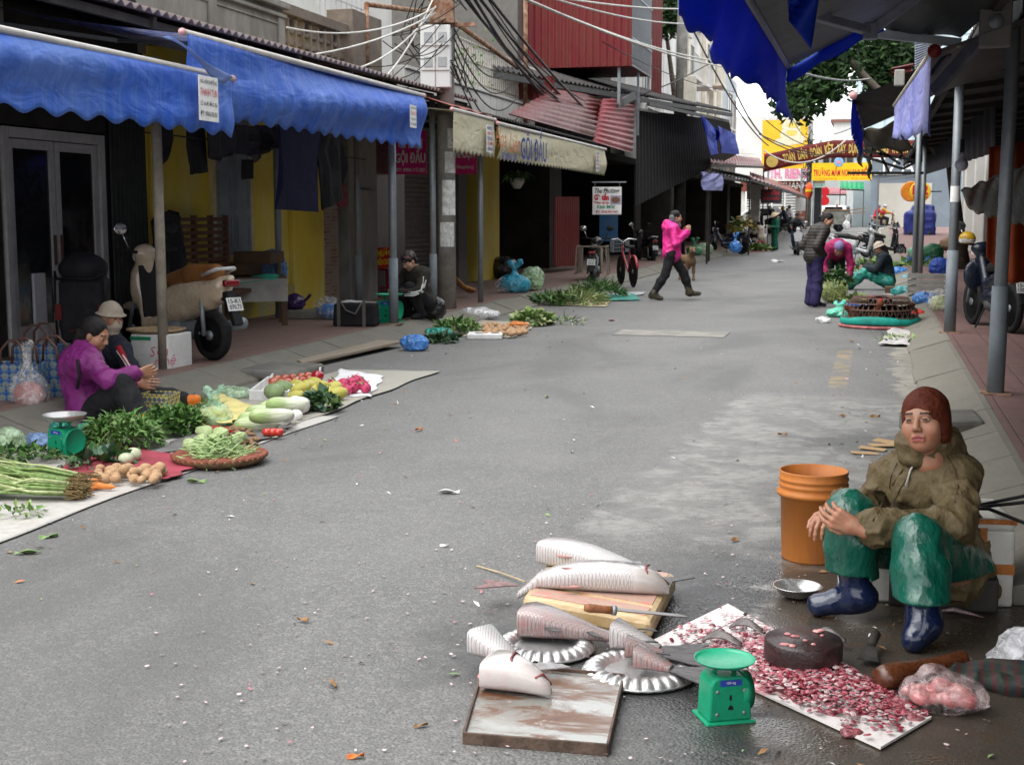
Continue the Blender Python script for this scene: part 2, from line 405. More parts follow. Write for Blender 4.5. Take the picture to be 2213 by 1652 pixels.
def kerb(name,x0,x1,y0,y1):
 mb=MB();y=y0;q=random.Random(3);sg=1 if x1>x0 else-1
 while y<y1:
  L=q.uniform(.82,1.0);a,b=y+.008,y+L-.008;j=q.uniform(-.012,.012);z0,z1=hz(a),hz(b);d=q.uniform(-.008,.008)
  P=[(x0+j,0),(x0+j+.012*sg,.028),(x0+.27*(x1-x0)+j,.062+d),(x1-.05*sg,.15+d),(x1,.153+d),(x1,0)]
  vs=[(px,a,pz+z0)for px,pz in P]+[(px,b,pz+z1)for px,pz in P];n=len(P)
  mb.add(vs,[tuple(range(n)),tuple(range(n,2*n))[::-1]]+[(i,(i+1)%n,n+(i+1)%n,n+i)for i in range(n)]);y+=L
 o=mb.build(name,conc,bevel=.006);return tag(o,kind='structure')
kerb('kerb_left',-5.36,-5.77,-2,74);kerb('kerb_right',.40,.84,5.35,88)
def yx(u,x=-8.,v=600):return PX(u,v,x).y
def corr(mb,A,B,C,D,ribs,amp,mi=None,prof=0):
 A,B,C,D=map(Vector,(A,B,C,D));n=(B-A).cross(D-A).normalized()
 def fn(u,v):
  p=A.lerp(B,u).lerp(D.lerp(C,u),v);s=math.sin(2*math.pi*u*ribs)
  if prof:s=max(-1,min(1,s*2.2))
  return p+n*(amp*s)
 return mb.grid(fn,ribs*6,3,mi)
def sign(name,label,cat,o,xd,up,w,h,bm_,lines,th=.02,group=None,bname='board',extra=None,bevel=0.):
 M=frame(o,xd,up);T=thing(name,label,cat,o,0,group);T.location=(0,0,0);T.matrix_world=Matrix.Translation(Vector(o));L=M.copy();L.translation=(0,0,0)
 MB().box(-w/2,w/2,-h/2,h/2,-th,0,L).build(bname,bm_,T,bevel=bevel)
 for q in lines:
  tx,lh,px,py,m=q[:5];k=q[5]if len(q)>5 else{}
  text(tx,lh,m,T,L@Matrix.Translation((px,py,.004)),**k)
 return T,L
def flat(name,c,rough=.5,**k):return mat(name,c,rough,.12,5.,.03,60,**k)
INK=flat('ink_black',(.02,.02,.025));NAVY=flat('ink_navy',(.03,.05,.25));RED=flat('ink_red',(.55,.02,.03));WHT=flat('ink_white',(.8,.8,.78));YEL=flat('ink_yellow',(.75,.5,.03));GRN=flat('ink_green',(.02,.25,.12))
galv=mat('galvanised_steel',(.3,.33,.35),.5,.25,9,.1,60,metal=.35,c2=(.18,.2,.22));gpaint=flat('grey_pole_paint',(.17,.195,.215),.5)
dark=mat('dark_timber',(.035,.03,.027),.7,.4,5,.3,30);black=flat('black_metal',(.01,.01,.011),.6)
plaster=mat('stained_plaster',(.34,.325,.29),.9,.25,1.3,.4,18,c2=(.12,.11,.095),lo=.38,hi=.72,stretch=(1,1,.45))
white_wall=mat('white_wall',(.74,.73,.7),.85,.12,.7,.2,20,c2=(.55,.54,.5));cream=mat('cream_wall',(.66,.62,.53),.85,.12,.8,.2,20)
greyw=mat('grey_cement_wall',(.2,.19,.175),.9,.3,1.2,.4,14,c2=(.13,.125,.115),lo=.3,hi=.7)
yellow=mat('yellow_limewash',(.8,.58,.07),.9,.2,1.1,.3,16,c2=(.68,.58,.25),lo=.4,hi=.75,stretch=(1,1,.5))
maroon=mat('maroon_sheet_metal',(.19,.022,.028),.42,.3,2.5,.08,30,c2=(.12,.03,.02),stretch=(1,1,.3));rust=mat('rusty_iron',(.22,.09,.045),.85,.5,7,.4,40,c2=(.4,.3,.22))
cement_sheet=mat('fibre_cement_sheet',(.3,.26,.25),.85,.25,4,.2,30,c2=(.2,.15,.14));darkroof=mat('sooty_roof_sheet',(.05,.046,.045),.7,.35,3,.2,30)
shutg=flat('grey_shutter_paint',(.2,.23,.26),.55);alum=flat('white_aluminium',(.42,.42,.42),.45)
glassd=mat('dark_window_glass',(.012,.014,.016),.12,.3,2,0)
def canvas(name,c,faded,streak=.5,tl=.22):
 if name in MC:return MC[name]
 m,t,p=newmat(name);o=nd(t,'TexCoord',out=3)
 st=noise(t,nd(t,'Mapping',{'Vector':o,'Scale':(9.,9.,.35)}),1.6,5,.7);lg=noise(t,o,.9,4)
 c1=mix(t,rng(t,st,.42,.75,0,streak),c,faded);c1=mix(t,rng(t,lg,.4,.75,0,.45),c1,faded)
 wv=noise(t,nd(t,'Mapping',{'Vector':o,'Scale':(1.,1.,2.2)}),2.4,3,.5,.6)
 setp(t,p,col=c1,rough=.55,nrm=bumpn(t,mth(t,'ADD',wv,mth(t,'MULTIPLY',noise(t,o,300,2),.03)),.5,.08));
 tr=nd(t,'BsdfTranslucent',{'Color':c1});ms=nd(t,'MixShader',{0:tl,1:p.outputs[0],2:tr});t.links.new(ms,t.nodes['Material Output'].inputs[0])
 MC[name]=m;return m
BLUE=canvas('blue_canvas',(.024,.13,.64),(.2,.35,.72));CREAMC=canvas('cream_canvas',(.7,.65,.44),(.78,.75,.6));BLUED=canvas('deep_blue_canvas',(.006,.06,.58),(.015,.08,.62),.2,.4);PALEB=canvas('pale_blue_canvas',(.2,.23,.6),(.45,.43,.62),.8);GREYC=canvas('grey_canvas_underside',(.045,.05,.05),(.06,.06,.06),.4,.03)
stripeC=None
def valance(x,y0,y1,zb,drop,per,amp,fold=.02,seed=0,xdir=0.,flip=1):
 n=max(1,round((y1-y0)/per));q=random.Random(seed);ph=[q.uniform(0,6.28)for _ in range(6)]
 def fn(u,v):
  y=y0+(y1-y0)*u;f=sum(math.sin(y*k+ph[i]+v*1.3*(i%2))*a for i,(k,a)in enumerate(((1.3,1.),(2.7,.5),(5.1,.3),(11,.14))))
  bow=math.sin(v*math.pi*1.2)*.6+.4*math.sin(v*7+y*.8)
  return(x+fold*(.22*v*f+1.3*bow*(.75+.25*math.sin(y*.7+ph[4])))+xdir*v,y,zb-v*(drop+amp*math.cos(2*math.pi*n*u+ph[5]*0)))
 return fn,n
def awning(label,xw,xb,y0,y1,zw,zb,drop,cl,cl_top,per=.36,amp=.035,seed=0,fold=.025,arms=True,house=True,name='awning'):
 T=thing(name,label,'awning',(xw,(y0+y1)/2,zb));T.location=(0,0,0)
 MB().grid(lambda u,v:(xw+(xb-xw)*v,y0+(y1-y0)*u,zw+(zb-zw)*v-.05*math.sin(math.pi*v)*(1+.4*math.sin(u*19))),30,8).build('canopy',cl_top,T,True)
 fn,n=valance(xb,y0,y1,zb,drop,per,amp,fold,seed)
 MB().grid(fn,n*10,12).build('valance',cl,T,True,solid=.004)
 MB().tube([(xb,y0-.03,zb+.01),(xb,y1+.03,zb+.01)],.028,10).build('front_bar',flat('white_bar',(.48,.46,.43),.4),T,True)
 for y in(y0-.04,y1+.04):MB().lathe([(0,-.03),(.028,-.02),(.032,.0),(.028,.02),(0,.03)],12,Matrix.Translation((xb,y,zb+.01))@Matrix.Rotation(math.pi/2,4,'X')).build('end_cap',flat('pink_cap',(.6,.32,.32),.4),T,True)
 if arms:
  for y in(y0+.5,y1-.5):
   mid=Vector(((xw+xb)/2,y+.55*(1 if y<(y0+y1)/2 else-1),(zw+zb)/2-.12))
   MB().bar((xw+.1,y,zw-.2),mid,.05,.035).bar(mid,(xb-.03,y,zb-.02),.045,.03).build('folding_arm',galv,T)
 return T
H=thing('shop_house','dark shop front with white aluminium glass doors behind the seated vegetable sellers','building',(-8,8,0));H.location=(0,0,0)
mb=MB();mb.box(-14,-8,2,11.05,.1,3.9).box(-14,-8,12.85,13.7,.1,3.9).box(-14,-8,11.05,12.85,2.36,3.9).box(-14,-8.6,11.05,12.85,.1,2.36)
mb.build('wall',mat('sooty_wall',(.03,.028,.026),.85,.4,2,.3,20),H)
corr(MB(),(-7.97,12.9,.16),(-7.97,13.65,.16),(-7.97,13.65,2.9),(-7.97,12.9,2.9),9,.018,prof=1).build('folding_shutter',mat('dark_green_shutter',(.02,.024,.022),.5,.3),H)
D=MB();D.box(-8.06,-7.97,11.08,11.17,.15,2.34).box(-8.06,-7.97,12.72,12.82,.15,2.34).box(-8.06,-7.97,11.17,12.72,2.24,2.34)
D=D.build('door_frame',alum,H,bevel=.004)
for a,b in((11.18,11.93),(11.95,12.71)):
 dd=MB().box(-8.05,-8.0,a,a+.08,.16,2.23).box(-8.05,-8.0,b-.08,b,.16,2.23).box(-8.05,-8.0,a+.08,b-.08,2.14,2.23).box(-8.05,-8.0,a+.08,b-.08,.16,.42).build('door',alum,H,bevel=.003)
 MB().box(-8.03,-8.02,a+.08,b-.08,.42,2.14).build('pane',glassd,dd)
 hy=b-.05 if a<11.5 else a+.05
 MB().box(-7.998,-7.985,hy-.018,hy+.018,1.0,1.3).build('handle',flat('brown_handle',(.1,.05,.04)),dd)
H=thing('shop_house','yellow limewashed house wall with grey shuttered window and stained concrete balcony above','building',(-8,16,0));H.location=(0,0,0)
mb=MB();mb.box(-13,-8,13.7,18.62,.1,3.8).box(-8,-7.93,17.5,18.6,.1,3.4).box(-8,-7.95,13.75,14.0,.1,3.4);mb.build('wall',yellow,H,bevel=.01)
dm=mat('peeling_yellow_dado',(.62,.46,.07),.9,.3,3,.5,22,c2=(.3,.28,.19),lo=.4,hi=.55)
MB().box(-7.995,-7.92,13.7,17.49,.12,.55).build('dado',dm,H)
wf=MB().box(-8,-7.95,15.18,15.27,1.0,2.8).box(-8,-7.95,16.23,16.32,1.0,2.8).box(-8,-7.95,15.27,16.23,2.72,2.8).build('window',flat('pale_yellow_trim',(.5,.42,.2)),H)
MB().box(-8,-7.9,15.1,16.4,.93,1.0).build('sill',flat('pale_yellow_trim',(.5,.42,.2)),wf,bevel=.006)
for a,b in((15.275,15.74),(15.76,16.225)):
 m_=MB().box(-7.985,-7.95,a,b,1.005,2.715)
 for z0,z1 in((1.07,1.5),(1.57,2.05),(2.12,2.64)):
  m_.box(-7.95,-7.935,a+.06,a+.09,z0,z1).box(-7.95,-7.935,b-.09,b-.06,z0,z1).box(-7.95,-7.935,a+.09,b-.09,z0,z0+.03).box(-7.95,-7.935,a+.09,b-.09,z1-.03,z1)
 m_.build('shutter',shutg,wf,bevel=.003)
brick=newmat('old_brick');t_=brick[1];o_=nd(t_,'Mapping',{'Vector':nd(t_,'TexCoord',out=3),'Rotation':(0,math.pi/2,math.pi/2)})
bt=nd(t_,'TexBrick',{'Vector':nd(t_,'Mapping',{'Vector':nd(t_,'CombineXYZ',{0:nd(t_,'SeparateXYZ',{0:nd(t_,'TexCoord',out=3)},out=1),1:nd(t_,'SeparateXYZ',{0:nd(t_,'TexCoord',out=3)},out=2)})}),'Color1':(.2,.1,.07),'Color2':(.32,.2,.15),'Mortar':(.3,.28,.24),'Scale':4.5,'Mortar Size':.03},out=0)
setp(t_,brick[2],col=mix(t_,rng(t_,noise(t_,nd(t_,'TexCoord',out=3),3,5),.45,.6),bt,(.3,.26,.2)),rough=.9)
MB().box(-8.3,-7.93,18.62,19.18,.1,3.4).build('brick_edge',brick[0],H,bevel=.02)
mb=MB();ya,yb=11.,17.5;mb.box(-8.2,-8.02,ya,yb,3.3,4.32)
mb.box(-8.25,-7.92,ya,yb+.05,4.32,4.39).box(-8.25,-7.96,ya,yb+.03,4.2,4.25);
for y in(11,13.6,15.3,17.3):mb.box(-8.02,-7.985,y,y+.2,3.3,4.2)
for z in(3.75,4.1):mb.box(-8.02,-8.0,ya,yb,z,z+.03)
mb.build('parapet',plaster,H,bevel=.01)
H=thing('shop_house','narrow house with raw concrete pier and brown granite column beside the yellow house','building',(-8,20,0));H.location=(0,0,0)
MB().box(-13,-8.05,19.18,22.15,.1,3.7).build('wall',greyw,H)
MB().box(-8.05,-7.8,19.3,20.5,.1,3.4).box(-7.8,-7.72,19.55,20.2,.1,1.9).build('pier',plaster,H,bevel=.02)
gran=mat('brown_granite',(.075,.035,.022),.3,.6,22,.05,60,c2=(.03,.018,.014));MB().box(-8.04,-7.9,20.75,21.3,.1,3.4).box(-8.04,-7.9,21.32,22.1,.1,3.4).build('column',gran,H,bevel=.004)
mb=MB();mb.box(-8.4,-8.2,17.6,20.3,3.55,3.75).box(-8.42,-8.18,17.6,20.3,4.35,4.5)
for i in range(10):mb.box(-8.36,-8.24,17.6+i*.27,17.67+i*.27,3.75,4.35)
for z in(3.95,4.13):mb.box(-8.34,-8.26,17.6,20.3,z,z+.05)
for i in range(0,9,2):
 c=(-8.3,17.77+i*.27,4.24);mb.lathe([(.09,-.05),(.13,-.05),(.13,.05),(.09,.05),(.09,-.05)],14,Matrix.Translation(c)@Matrix.Rotation(math.pi/2,4,'Y'))
mb.box(-8.55,-8.1,20.3,21.6,3.3,4.75);mb.build('parapet',mat('brown_stained_plaster',(.24,.2,.165),.9,.35,1.6,.4,18,c2=(.1,.075,.06),lo=.35,hi=.65),H,bevel=.01)
H=thing('house','tall cream rendered house set back behind the balcony parapets on the left','building',(-13,20,0));H.location=(0,0,0)
MB().box(-20,-12.5,16,28,0,10).build('wall',mat('pale_cream_render',(.6,.57,.51),.85,.12,.5,.2,12),H)
MB().box(-12.5,-12.4,23.5,25,4,10).box(-12.5,-12.3,16,28,6.6,6.75).build('trim',white_wall,H)
H=thing('shop_house','hair salon house with roller shutter, yellow pier and white tiled balcony upstairs','building',(-8,25,0));H.location=(0,0,0)
y0,y1=22.15,33.5;yp0,yp1=yx(1012),yx(1060)
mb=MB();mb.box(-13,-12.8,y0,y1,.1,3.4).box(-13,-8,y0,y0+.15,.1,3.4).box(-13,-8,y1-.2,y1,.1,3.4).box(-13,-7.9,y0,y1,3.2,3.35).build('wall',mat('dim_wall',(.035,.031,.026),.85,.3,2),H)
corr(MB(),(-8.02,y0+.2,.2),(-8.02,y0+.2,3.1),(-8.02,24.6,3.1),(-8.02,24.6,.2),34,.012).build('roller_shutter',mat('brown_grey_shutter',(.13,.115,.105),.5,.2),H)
MB().box(-8.15,-7.7,24.6,25.15,.1,3.3).build('pier',greyw,H,bevel=.015)
MB().box(-8.3,-7.8,yp0,yp1,.1,3.3).build('column',yellow,H,bevel=.015)
mb=MB();mb.box(-7.9,-7.7,21.6,30.5,3.5,3.95).box(-7.95,-7.65,21.6,30.5,3.95,4.0)
for i in range(19):mb.box(-7.7,-7.69,21.62+i*.47,22.05+i*.47,3.53,3.93)
mb.build('balcony_wall',white_wall,H,bevel=.006)
mb=MB()
for i in range(46):
 y=23.8+i*.16;mb.bar((-7.8,y,4.0),(-7.8,y,4.9),.03)
for z in(4.12,4.5,4.86):mb.bar((-7.8,23.7,z),(-7.8,31.2,z),.03,.02)
mb.build('railing',mat('rusty_white_paint',(.6,.57,.52),.7,.2,6,.2,30,c2=(.3,.18,.1),lo=.5,hi=.75),H)
mb=MB();mb.tube([(-8.1,20.9,4.9),(-8.1,24.3,5.25)],.04).tube([(-7.8,24.2,3.9),(-7.8,24.2,5.6)],.05).tube([(-7.75,23.9,5.15),(-7.7,30.6,4.6)],.05).tube([(-7.6,29.3,3.4),(-7.6,29.3,7.5)],.05).tube([(-8.1,20.9,3.9),(-8.1,20.9,4.9)],.04)
mb.build('pipe_frame',rust,H,True)
mb=MB();mb.box(-11.2,-11.0,22,30,3.5,7.0).build('back_wall',white_wall,H)
mb=MB();
for i in range(12):mb.bar((-9.6,22+i*.25,3.9),(-9.6,22+i*.25,5.6),.018)
for z in(4.2,4.8,5.4):mb.bar((-9.6,22,z),(-9.6,25,z),.018)
mb.build('window_grille',alum,H)
H=thing('house','tall grey cement house with red corrugated metal room hung over the street','building',(-9,34,0));H.location=(0,0,0)
MB().box(-16,-8.9,33.5,46,3.45,12).build('wall',greyw,H)
xl=PY(1125,154,34).x;xr=PY(1364,137,34).x;zb_=PY(1240,146,34).z
mb=MB();corr(mb,(xl,34,zb_),(xr,34,zb_),(xr,34,zb_+4),(xl,34,zb_+4),16,.02,prof=1)
mb.box(xl,xr,34.04,37.0,zb_+.02,zb_+.1);mb.build('metal_room',maroon,H)
mb=MB()
for i in range(17):mb.bar((xr,34.08+i*.18,zb_),(xr,34.08+i*.18,zb_+4),.03)
for z in(.02,.7,1.8):mb.bar((xr,34.05,zb_+z),(xr,37.1,zb_+z),.04)
mb.build('barred_side',galv,H);corr(MB(),(xr,37.1,zb_-.35),(xr+.12,38.2,zb_-.35),(xr+.12,38.2,zb_+4),(xr,37.1,zb_+4),7,.02,prof=1).build('side_sheet',maroon,H)
MB().box(-9,xr-.15,36.9,37,zb_+.1,zb_+4).build('room_back',darkroof,H)
MB().bar((xr-.35,34.2,zb_),(xr-.35,34.2,3.6),.07).bar((xr-.1,35.6,zb_),(xr-.1,35.6,3.6),.06).build('post',galv,H)
T=thing('roof_canopy','long corrugated fibre cement eave above the blue awnings','roof');mb=MB()
corr(mb,(-5.95,5.5,3.2),(-5.95,20.0,3.24),(-8.1,20.0,3.75),(-8.1,5.5,3.7),100,.022);mb.build('sheet',cement_sheet,T,True,solid=.012)
mb=MB()
for y in(6,7.5,9,10.5,12,13.5,15,16.5,18,19.6):mb.bar((-8.0,y,3.6),(-6.0,y,3.14),.05,.08)
for x,z in((-6.05,3.12),(-7.1,3.37)):mb.bar((x,5.5,z),(x,19.9,z),.05,.07)
mb.build('rafter',dark,T)
T0=awning('scalloped blue awning nearest the camera on the left, with a white maker patch',-7.9,-5.4,5.2,10.68,3.25,2.66,.47,BLUE,canvas('faded_print_canvas',(.1,.13,.35),(.6,.58,.55),.95),.37,.026,1,.06)
MB().box(-7.75,-7.6,5.2,10.5,3.12,3.26).build('roller_case',flat('white_case',(.55,.55,.54)),T0)
T1=awning('second blue awning on the left, sagging, hung in front of the dark laundry',-7.9,-5.42,9.95,15.85,3.42,2.95,.62,BLUE,canvas('faded_print_canvas',(.1,.13,.35),(.6,.58,.55),.95),.33,.024,5,.08)
A,B,Cc,Dd=PX(352,80,-5.42),PX(372,86,-5.38),PX(511,172,-5.22),PX(490,182,-5.25)
MB().grid(lambda u,v:Vector(A).lerp(Dd,v).lerp(Vector(B).lerp(Cc,v),u)+Vector((.03*math.sin(v*5),0,.02*math.sin(v*6+u*2))),4,10).build('end_flap',canvas('pale_lit_canvas',(.2,.3,.62),(.3,.4,.7),.3),T1,True,solid=.004)
for T_,u,v,w_,h_ in((T0,451,214,.33,.36),(T1,893,252,.22,.26)):
 c=PX(u,v,-5.29 if T_ is T0 else-5.28);M=frame(c,(0,1,0),(.0,0,1));k=h_/.36
 pt=MB().box(-w_/2,w_/2,-h_/2,h_/2,-.004,0,M).build('maker_patch',WHT,T_)
 for tx,lh,py,m in(('MÁI HIÊN DI ĐỘNG',.032,.13,INK),('THANH TÙN',.062,.045,RED),('SỐ 106 ĐƯỜNG 356',.034,-.045,INK),('ĐT: 0904.678.050',.04,-.125,INK)):
  text(tx,lh*k,m,pt,M@Matrix.Translation((0,py*k,.003)),w=w_*.86)
Tc=awning('cream canvas awning of the hair salon, first short length, slack and plain',-7.9,-5.6,17.65,19.7,3.35,2.92,.55,CREAMC,CREAMC,.2,.018,3,.02)
corr(MB(),(-5.62,17.7,2.98),(-5.62,19.7,2.98),(-6.6,19.7,3.3),(-6.6,17.7,3.3),3,.01).build('roof_sheet',mat('pale_red_sheet',(.3,.1,.08),.5),Tc)
Td=awning('longer cream salon awning lettered in blue and orange for hair washing',-7.9,-5.55,19.75,28.1,3.3,2.87,.52,CREAMC,darkroof,.22,.02,4,.03)
corr(MB(),(-5.75,19.8,3.02),(-5.75,28.2,3.02),(-7.9,28.2,3.45),(-7.9,19.8,3.45),50,.02).build('roof_sheet',darkroof,Td,True,solid=.01)
c=PX(1097,302,-5.5);text('Hoa',.3,flat('ink_orange',(.6,.2,.06)),Td,frame(PX(1082,300,-5.46),(0,1,0),(0,0,1)),w=.62,shear=.35);text('Liên',.3,flat('ink_orange',(.6,.2,.06)),Td,frame(PX(1112,312,-5.46),(0,1,0),(0,0,1)),w=.68,shear=.35)
text('GỘI ĐẦU',.34,NAVY,Td,frame(PX(1154,328,-5.46),(0,1,0),(0,0,1)),w=1.75,bold=.02);text('ĐT 090415 280',.1,NAVY,Td,frame(PX(1100,340,-5.46),(0,1,0),(0,0,1)),w=.85,bold=.02)
for u,v,x in((1058,300,-5.53),(1291,348,-5.48)):
 M=frame(PX(u,v,x),(0,1,0),(0,0,1));pt=MB().box(-.16,.16,-.2,.2,-.004,0,M).build('maker_patch',WHT,Tc if u<1100 else Td)
 for j in range(5):text(('MÁI HIÊN DI ĐỘNG','THANH TÙN','ĐƯỜNG 356','ĐT 0904','678.050')[j],.05,(NAVY,RED)[j%2],pt,M@Matrix.Translation((0,.15-.075*j,.003)),w=.26,bold=.02)
T=thing('metal_canopy','maroon corrugated sheets with level ribs slanting down under the red metal room','roof');mb=MB()
def q4(a,b,c,d,x0,x1):return(PX(*a,x0),PX(*b,x0),PX(*c,x1),PX(*d,x1))
a,b,c,d=q4((1196,195),(1301,209),(1283,296),(1099,246),-6.9,-5.9);corr(mb,a,d,c,b,9,.035)
mb.build('sheet',maroon,T,True,solid=.006)
mb=MB();a,b,c,d=q4((1301,214),(1372,215),(1366,331),(1281,306),-6.5,-5.95);corr(mb,a,d,c,b,10,.03);mb.build('sheet',mat('bright_maroon_sheet',(.26,.03,.04),.4,.2,3,.05),T,True,solid=.006)
mb=MB();a,b,c,d=PY(1092,163,29.5),PY(1198,165,29.5),PY(1196,218,29.5),PY(1090,214,29.5);corr(mb,d,c,b,a,9,.02,prof=1);mb.build('upright_sheet',maroon,T)
T=thing('roof_canopy','low sooty roof slanting out below the red metal room over dark stalls','roof')
A,B,Cc,Dd=PX(1070,150,-7.6),PX(1580,241,-4.9),Vector((-8.6,50,6.2)),Vector((-8.9,30,5.2))
corr(MB(),A,B,Cc,Dd,70,.03).build('sheet',darkroof,T,True,solid=.015)
mb=MB();mb.bar(A-V(0,0,.12),B-V(0,0,.12),.08,.12);mb.bar(PX(1400,225,-5.9),PX(1572,262,-5.1),.09);mb.bar(PX(1372,235,-5.95),PX(1420,243,-6.),.06).bar(PX(1370,205,-6.2),PX(1345,222,-6.2),.08,.2)
mb.build('beam',mat('dull_beam',(.09,.09,.09),.6),T)
P4=(PX(1374,236,-6.6),PX(1575,262,-5.6),PX(1590,335,-5.6),PX(1374,445,-6.6));corr(MB(),P4[0],P4[1],P4[2],P4[3],40,.015,prof=1).build('side_panel',mat('black_sheet',(.015,.015,.016),.7,.4,3),T)  # black panel stands in for the shade under the roof and inside the stalls
def stall(label,y0,y1,wallc,h=3.4,x=-8.,open_=True,upper=None,uh=8.,ux=-8.4):
 H=thing('shop_house',label,'building',(x,y0,0));H.location=(0,0,0);z0=hz(y0)
 mb=MB();mb.box(x-5,x-4.8,y0,y1,0,h).box(x-5,x,y0,y0+.2,0,h).box(x-5,x,y1-.2,y1,0,h).box(x-5,x+.1,y0,y1,h-.2,h).box(x-.2,x,y0+.2,y0+1.1,0,h-.2);mb.build('wall',wallc,H)
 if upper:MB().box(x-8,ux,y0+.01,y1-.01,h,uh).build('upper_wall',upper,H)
 return H
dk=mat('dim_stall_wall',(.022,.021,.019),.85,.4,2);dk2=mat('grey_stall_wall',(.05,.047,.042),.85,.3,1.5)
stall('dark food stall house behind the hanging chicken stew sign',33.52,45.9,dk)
def balcony(H,y,z,wd,m,x=-8.4):
 mb=MB().box(x,x+.9,y,y+wd,z-.15,z)
 for i in range(int(wd/.16)):mb.bar((x+.86,y+.05+i*.16,z),(x+.86,y+.05+i*.16,z+.85),.03)
 mb.bar((x+.86,y,z+.88),(x+.86,y+wd,z+.88),.06);b=mb.build('balcony',m,H,bevel=.01)
def win(H,y,z,wd,hh,x=-8.4,m=None):
 f=MB().box(x,x+.08,y-.1,y,z-.1,z+hh+.1).box(x,x+.08,y+wd,y+wd+.1,z-.1,z+hh+.1).box(x,x+.08,y,y+wd,z+hh,z+hh+.1).box(x,x+.12,y,y+wd,z-.1,z).box(x+.02,x+.05,y+wd/2-.03,y+wd/2+.03,z,z+hh).build('window',m or white_wall,H)
 MB().box(x+.005,x+.02,y,y+wd,z,z+hh).build('pane',glassd,f)
def pilaster(H,y,z0,z1,m,x=-8.4):
 MB().box(x,x+.22,y,y+.5,z0,z1).box(x,x+.3,y-.08,y+.58,z1-.35,z1).box(x,x+.3,y-.08,y+.58,z1-1.1,z1-1.0).build('pilaster',m,H,bevel=.02)
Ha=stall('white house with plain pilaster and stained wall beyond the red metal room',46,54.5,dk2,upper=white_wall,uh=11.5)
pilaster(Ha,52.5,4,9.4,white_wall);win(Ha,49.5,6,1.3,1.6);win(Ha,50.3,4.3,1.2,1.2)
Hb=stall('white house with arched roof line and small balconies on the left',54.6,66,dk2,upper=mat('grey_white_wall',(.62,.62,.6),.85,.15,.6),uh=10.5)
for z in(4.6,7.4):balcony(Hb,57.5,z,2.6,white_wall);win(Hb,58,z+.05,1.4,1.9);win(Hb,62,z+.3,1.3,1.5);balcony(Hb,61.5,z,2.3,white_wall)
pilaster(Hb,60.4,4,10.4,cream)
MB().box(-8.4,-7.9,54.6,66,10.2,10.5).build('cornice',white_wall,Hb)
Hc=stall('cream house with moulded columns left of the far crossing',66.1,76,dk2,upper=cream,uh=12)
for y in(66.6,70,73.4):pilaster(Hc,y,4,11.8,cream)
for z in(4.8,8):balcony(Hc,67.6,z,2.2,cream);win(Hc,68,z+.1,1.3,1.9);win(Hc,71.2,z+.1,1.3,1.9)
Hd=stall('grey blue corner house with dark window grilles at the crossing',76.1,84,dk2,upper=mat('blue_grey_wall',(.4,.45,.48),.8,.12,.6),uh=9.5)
for z in(4,6.6):win(Hd,78.5,z,2.4,1.9);win(Hd,81.5,z,1.5,1.7)
for z in(4.2,5.2):
 mb=MB().box(-8.4,-7.7,74.6+z*.1,75.5+z*.1,z,z+.75)
 for i in range(9):mb.box(-7.7,-7.69,74.7+z*.1,75.4+z*.1,z+.06+i*.075,z+.1+i*.075)
 tag(mb.build('air_conditioner',flat('ac_white',(.6,.6,.57))),'lower white air conditioner box on the cream house wall' if z<5 else 'upper white air conditioner box on the cream house wall','air conditioner','air conditioners on the cream house')
def smallroof(label,pts,m,ribs=20):
 T=thing('roof_canopy',label,'roof');corr(MB(),*pts,ribs,.03).build('sheet',m,T,True,solid=.02)
 a,b=Vector(pts[0]),Vector(pts[1]);MB().bar(a-V(0,0,.08),b-V(0,0,.08),.06,.1).build('beam',dark,T)
 for p in(a,b):MB().bar((p.x,p.y,hz(p.y)),(p.x,p.y,p.z-.05),.06).build('post',dark,T)
x1_=-5.2
smallroof('rusty maroon sheet roof over the stalls behind the striped towel',(PX(1535,352,x1_),PX(1650,358,x1_),PX(1640,342,-8),PX(1530,330,-8)),maroon)
smallroof('dark patched roof edge just above the conical hat vendor',(PX(1530,372,-5.0),PX(1660,398,-5.),PX(1640,385,-8),PX(1530,362,-8)),darkroof)
smallroof('long narrow maroon awning roof running down towards the crossing',(PX(1620,384,-4.6),PX(1742,425,-4.3),PX(1700,400,-7),PX(1620,372,-7)),maroon)
def pole(label,x,y,h,r=.045,sleeve=.75,m=None,z=None,lean=(0,0),name='awning_pole',group='awning poles'):
 z=hz(y)+.15 if z is None else z
 T=thing(name,label,'pole',(x,y,z),0,group)
 MB().tube([(0,0,0),(lean[0],lean[1],h)],r,14).build('shaft',m or galv,T,True)
 if sleeve:
  MB().tube([(0,0,.01),(lean[0]*sleeve/h,lean[1]*sleeve/h,sleeve)],r*1.28,14).build('sleeve',gpaint,T,True)
  MB().cbox((0,0,.006),r*4.4,r*4.4,.012).build('base_plate',rust,T)
 return T
pole('thick grey pole with dark foot sleeve on the pink pavement, closest to the camera',.93,10.69,3.3,.05,.82,lean=(.02,0))
T=pole('grey pole with a small white sticker, in front of the blue motorbike wheel',.88,16.2,3.2,.052,.95)
MB().lathe([(.0535,1.5),(.0535,1.68)],14).build('sticker',WHT,T)
pole('thin dark pole left of the box of produce on the right pavement edge',.72,25.3,3.0,.045,.0)
pole('dark pole between two others behind the seated woman in green trousers',.98,30.0,3.0,.05,0)
pole('farthest dark pole of the trio right behind the seated woman in green trousers',1.0,33.3,3.0,.05,0)
pole('tan stained pole rising behind the white foam box and beige scooter',-6.05,10.55,2.7,.045,0,mat('tan_pole',(.3,.27,.22),.55,.3,3))
pole('grey pole with dark sleeve in front of the squatting woman in the floral cap',-5.76,15.67,2.9,.045,.82)
pole('plain galvanised pole under the cream awning end',-5.91,20.0,2.75,.042,0)
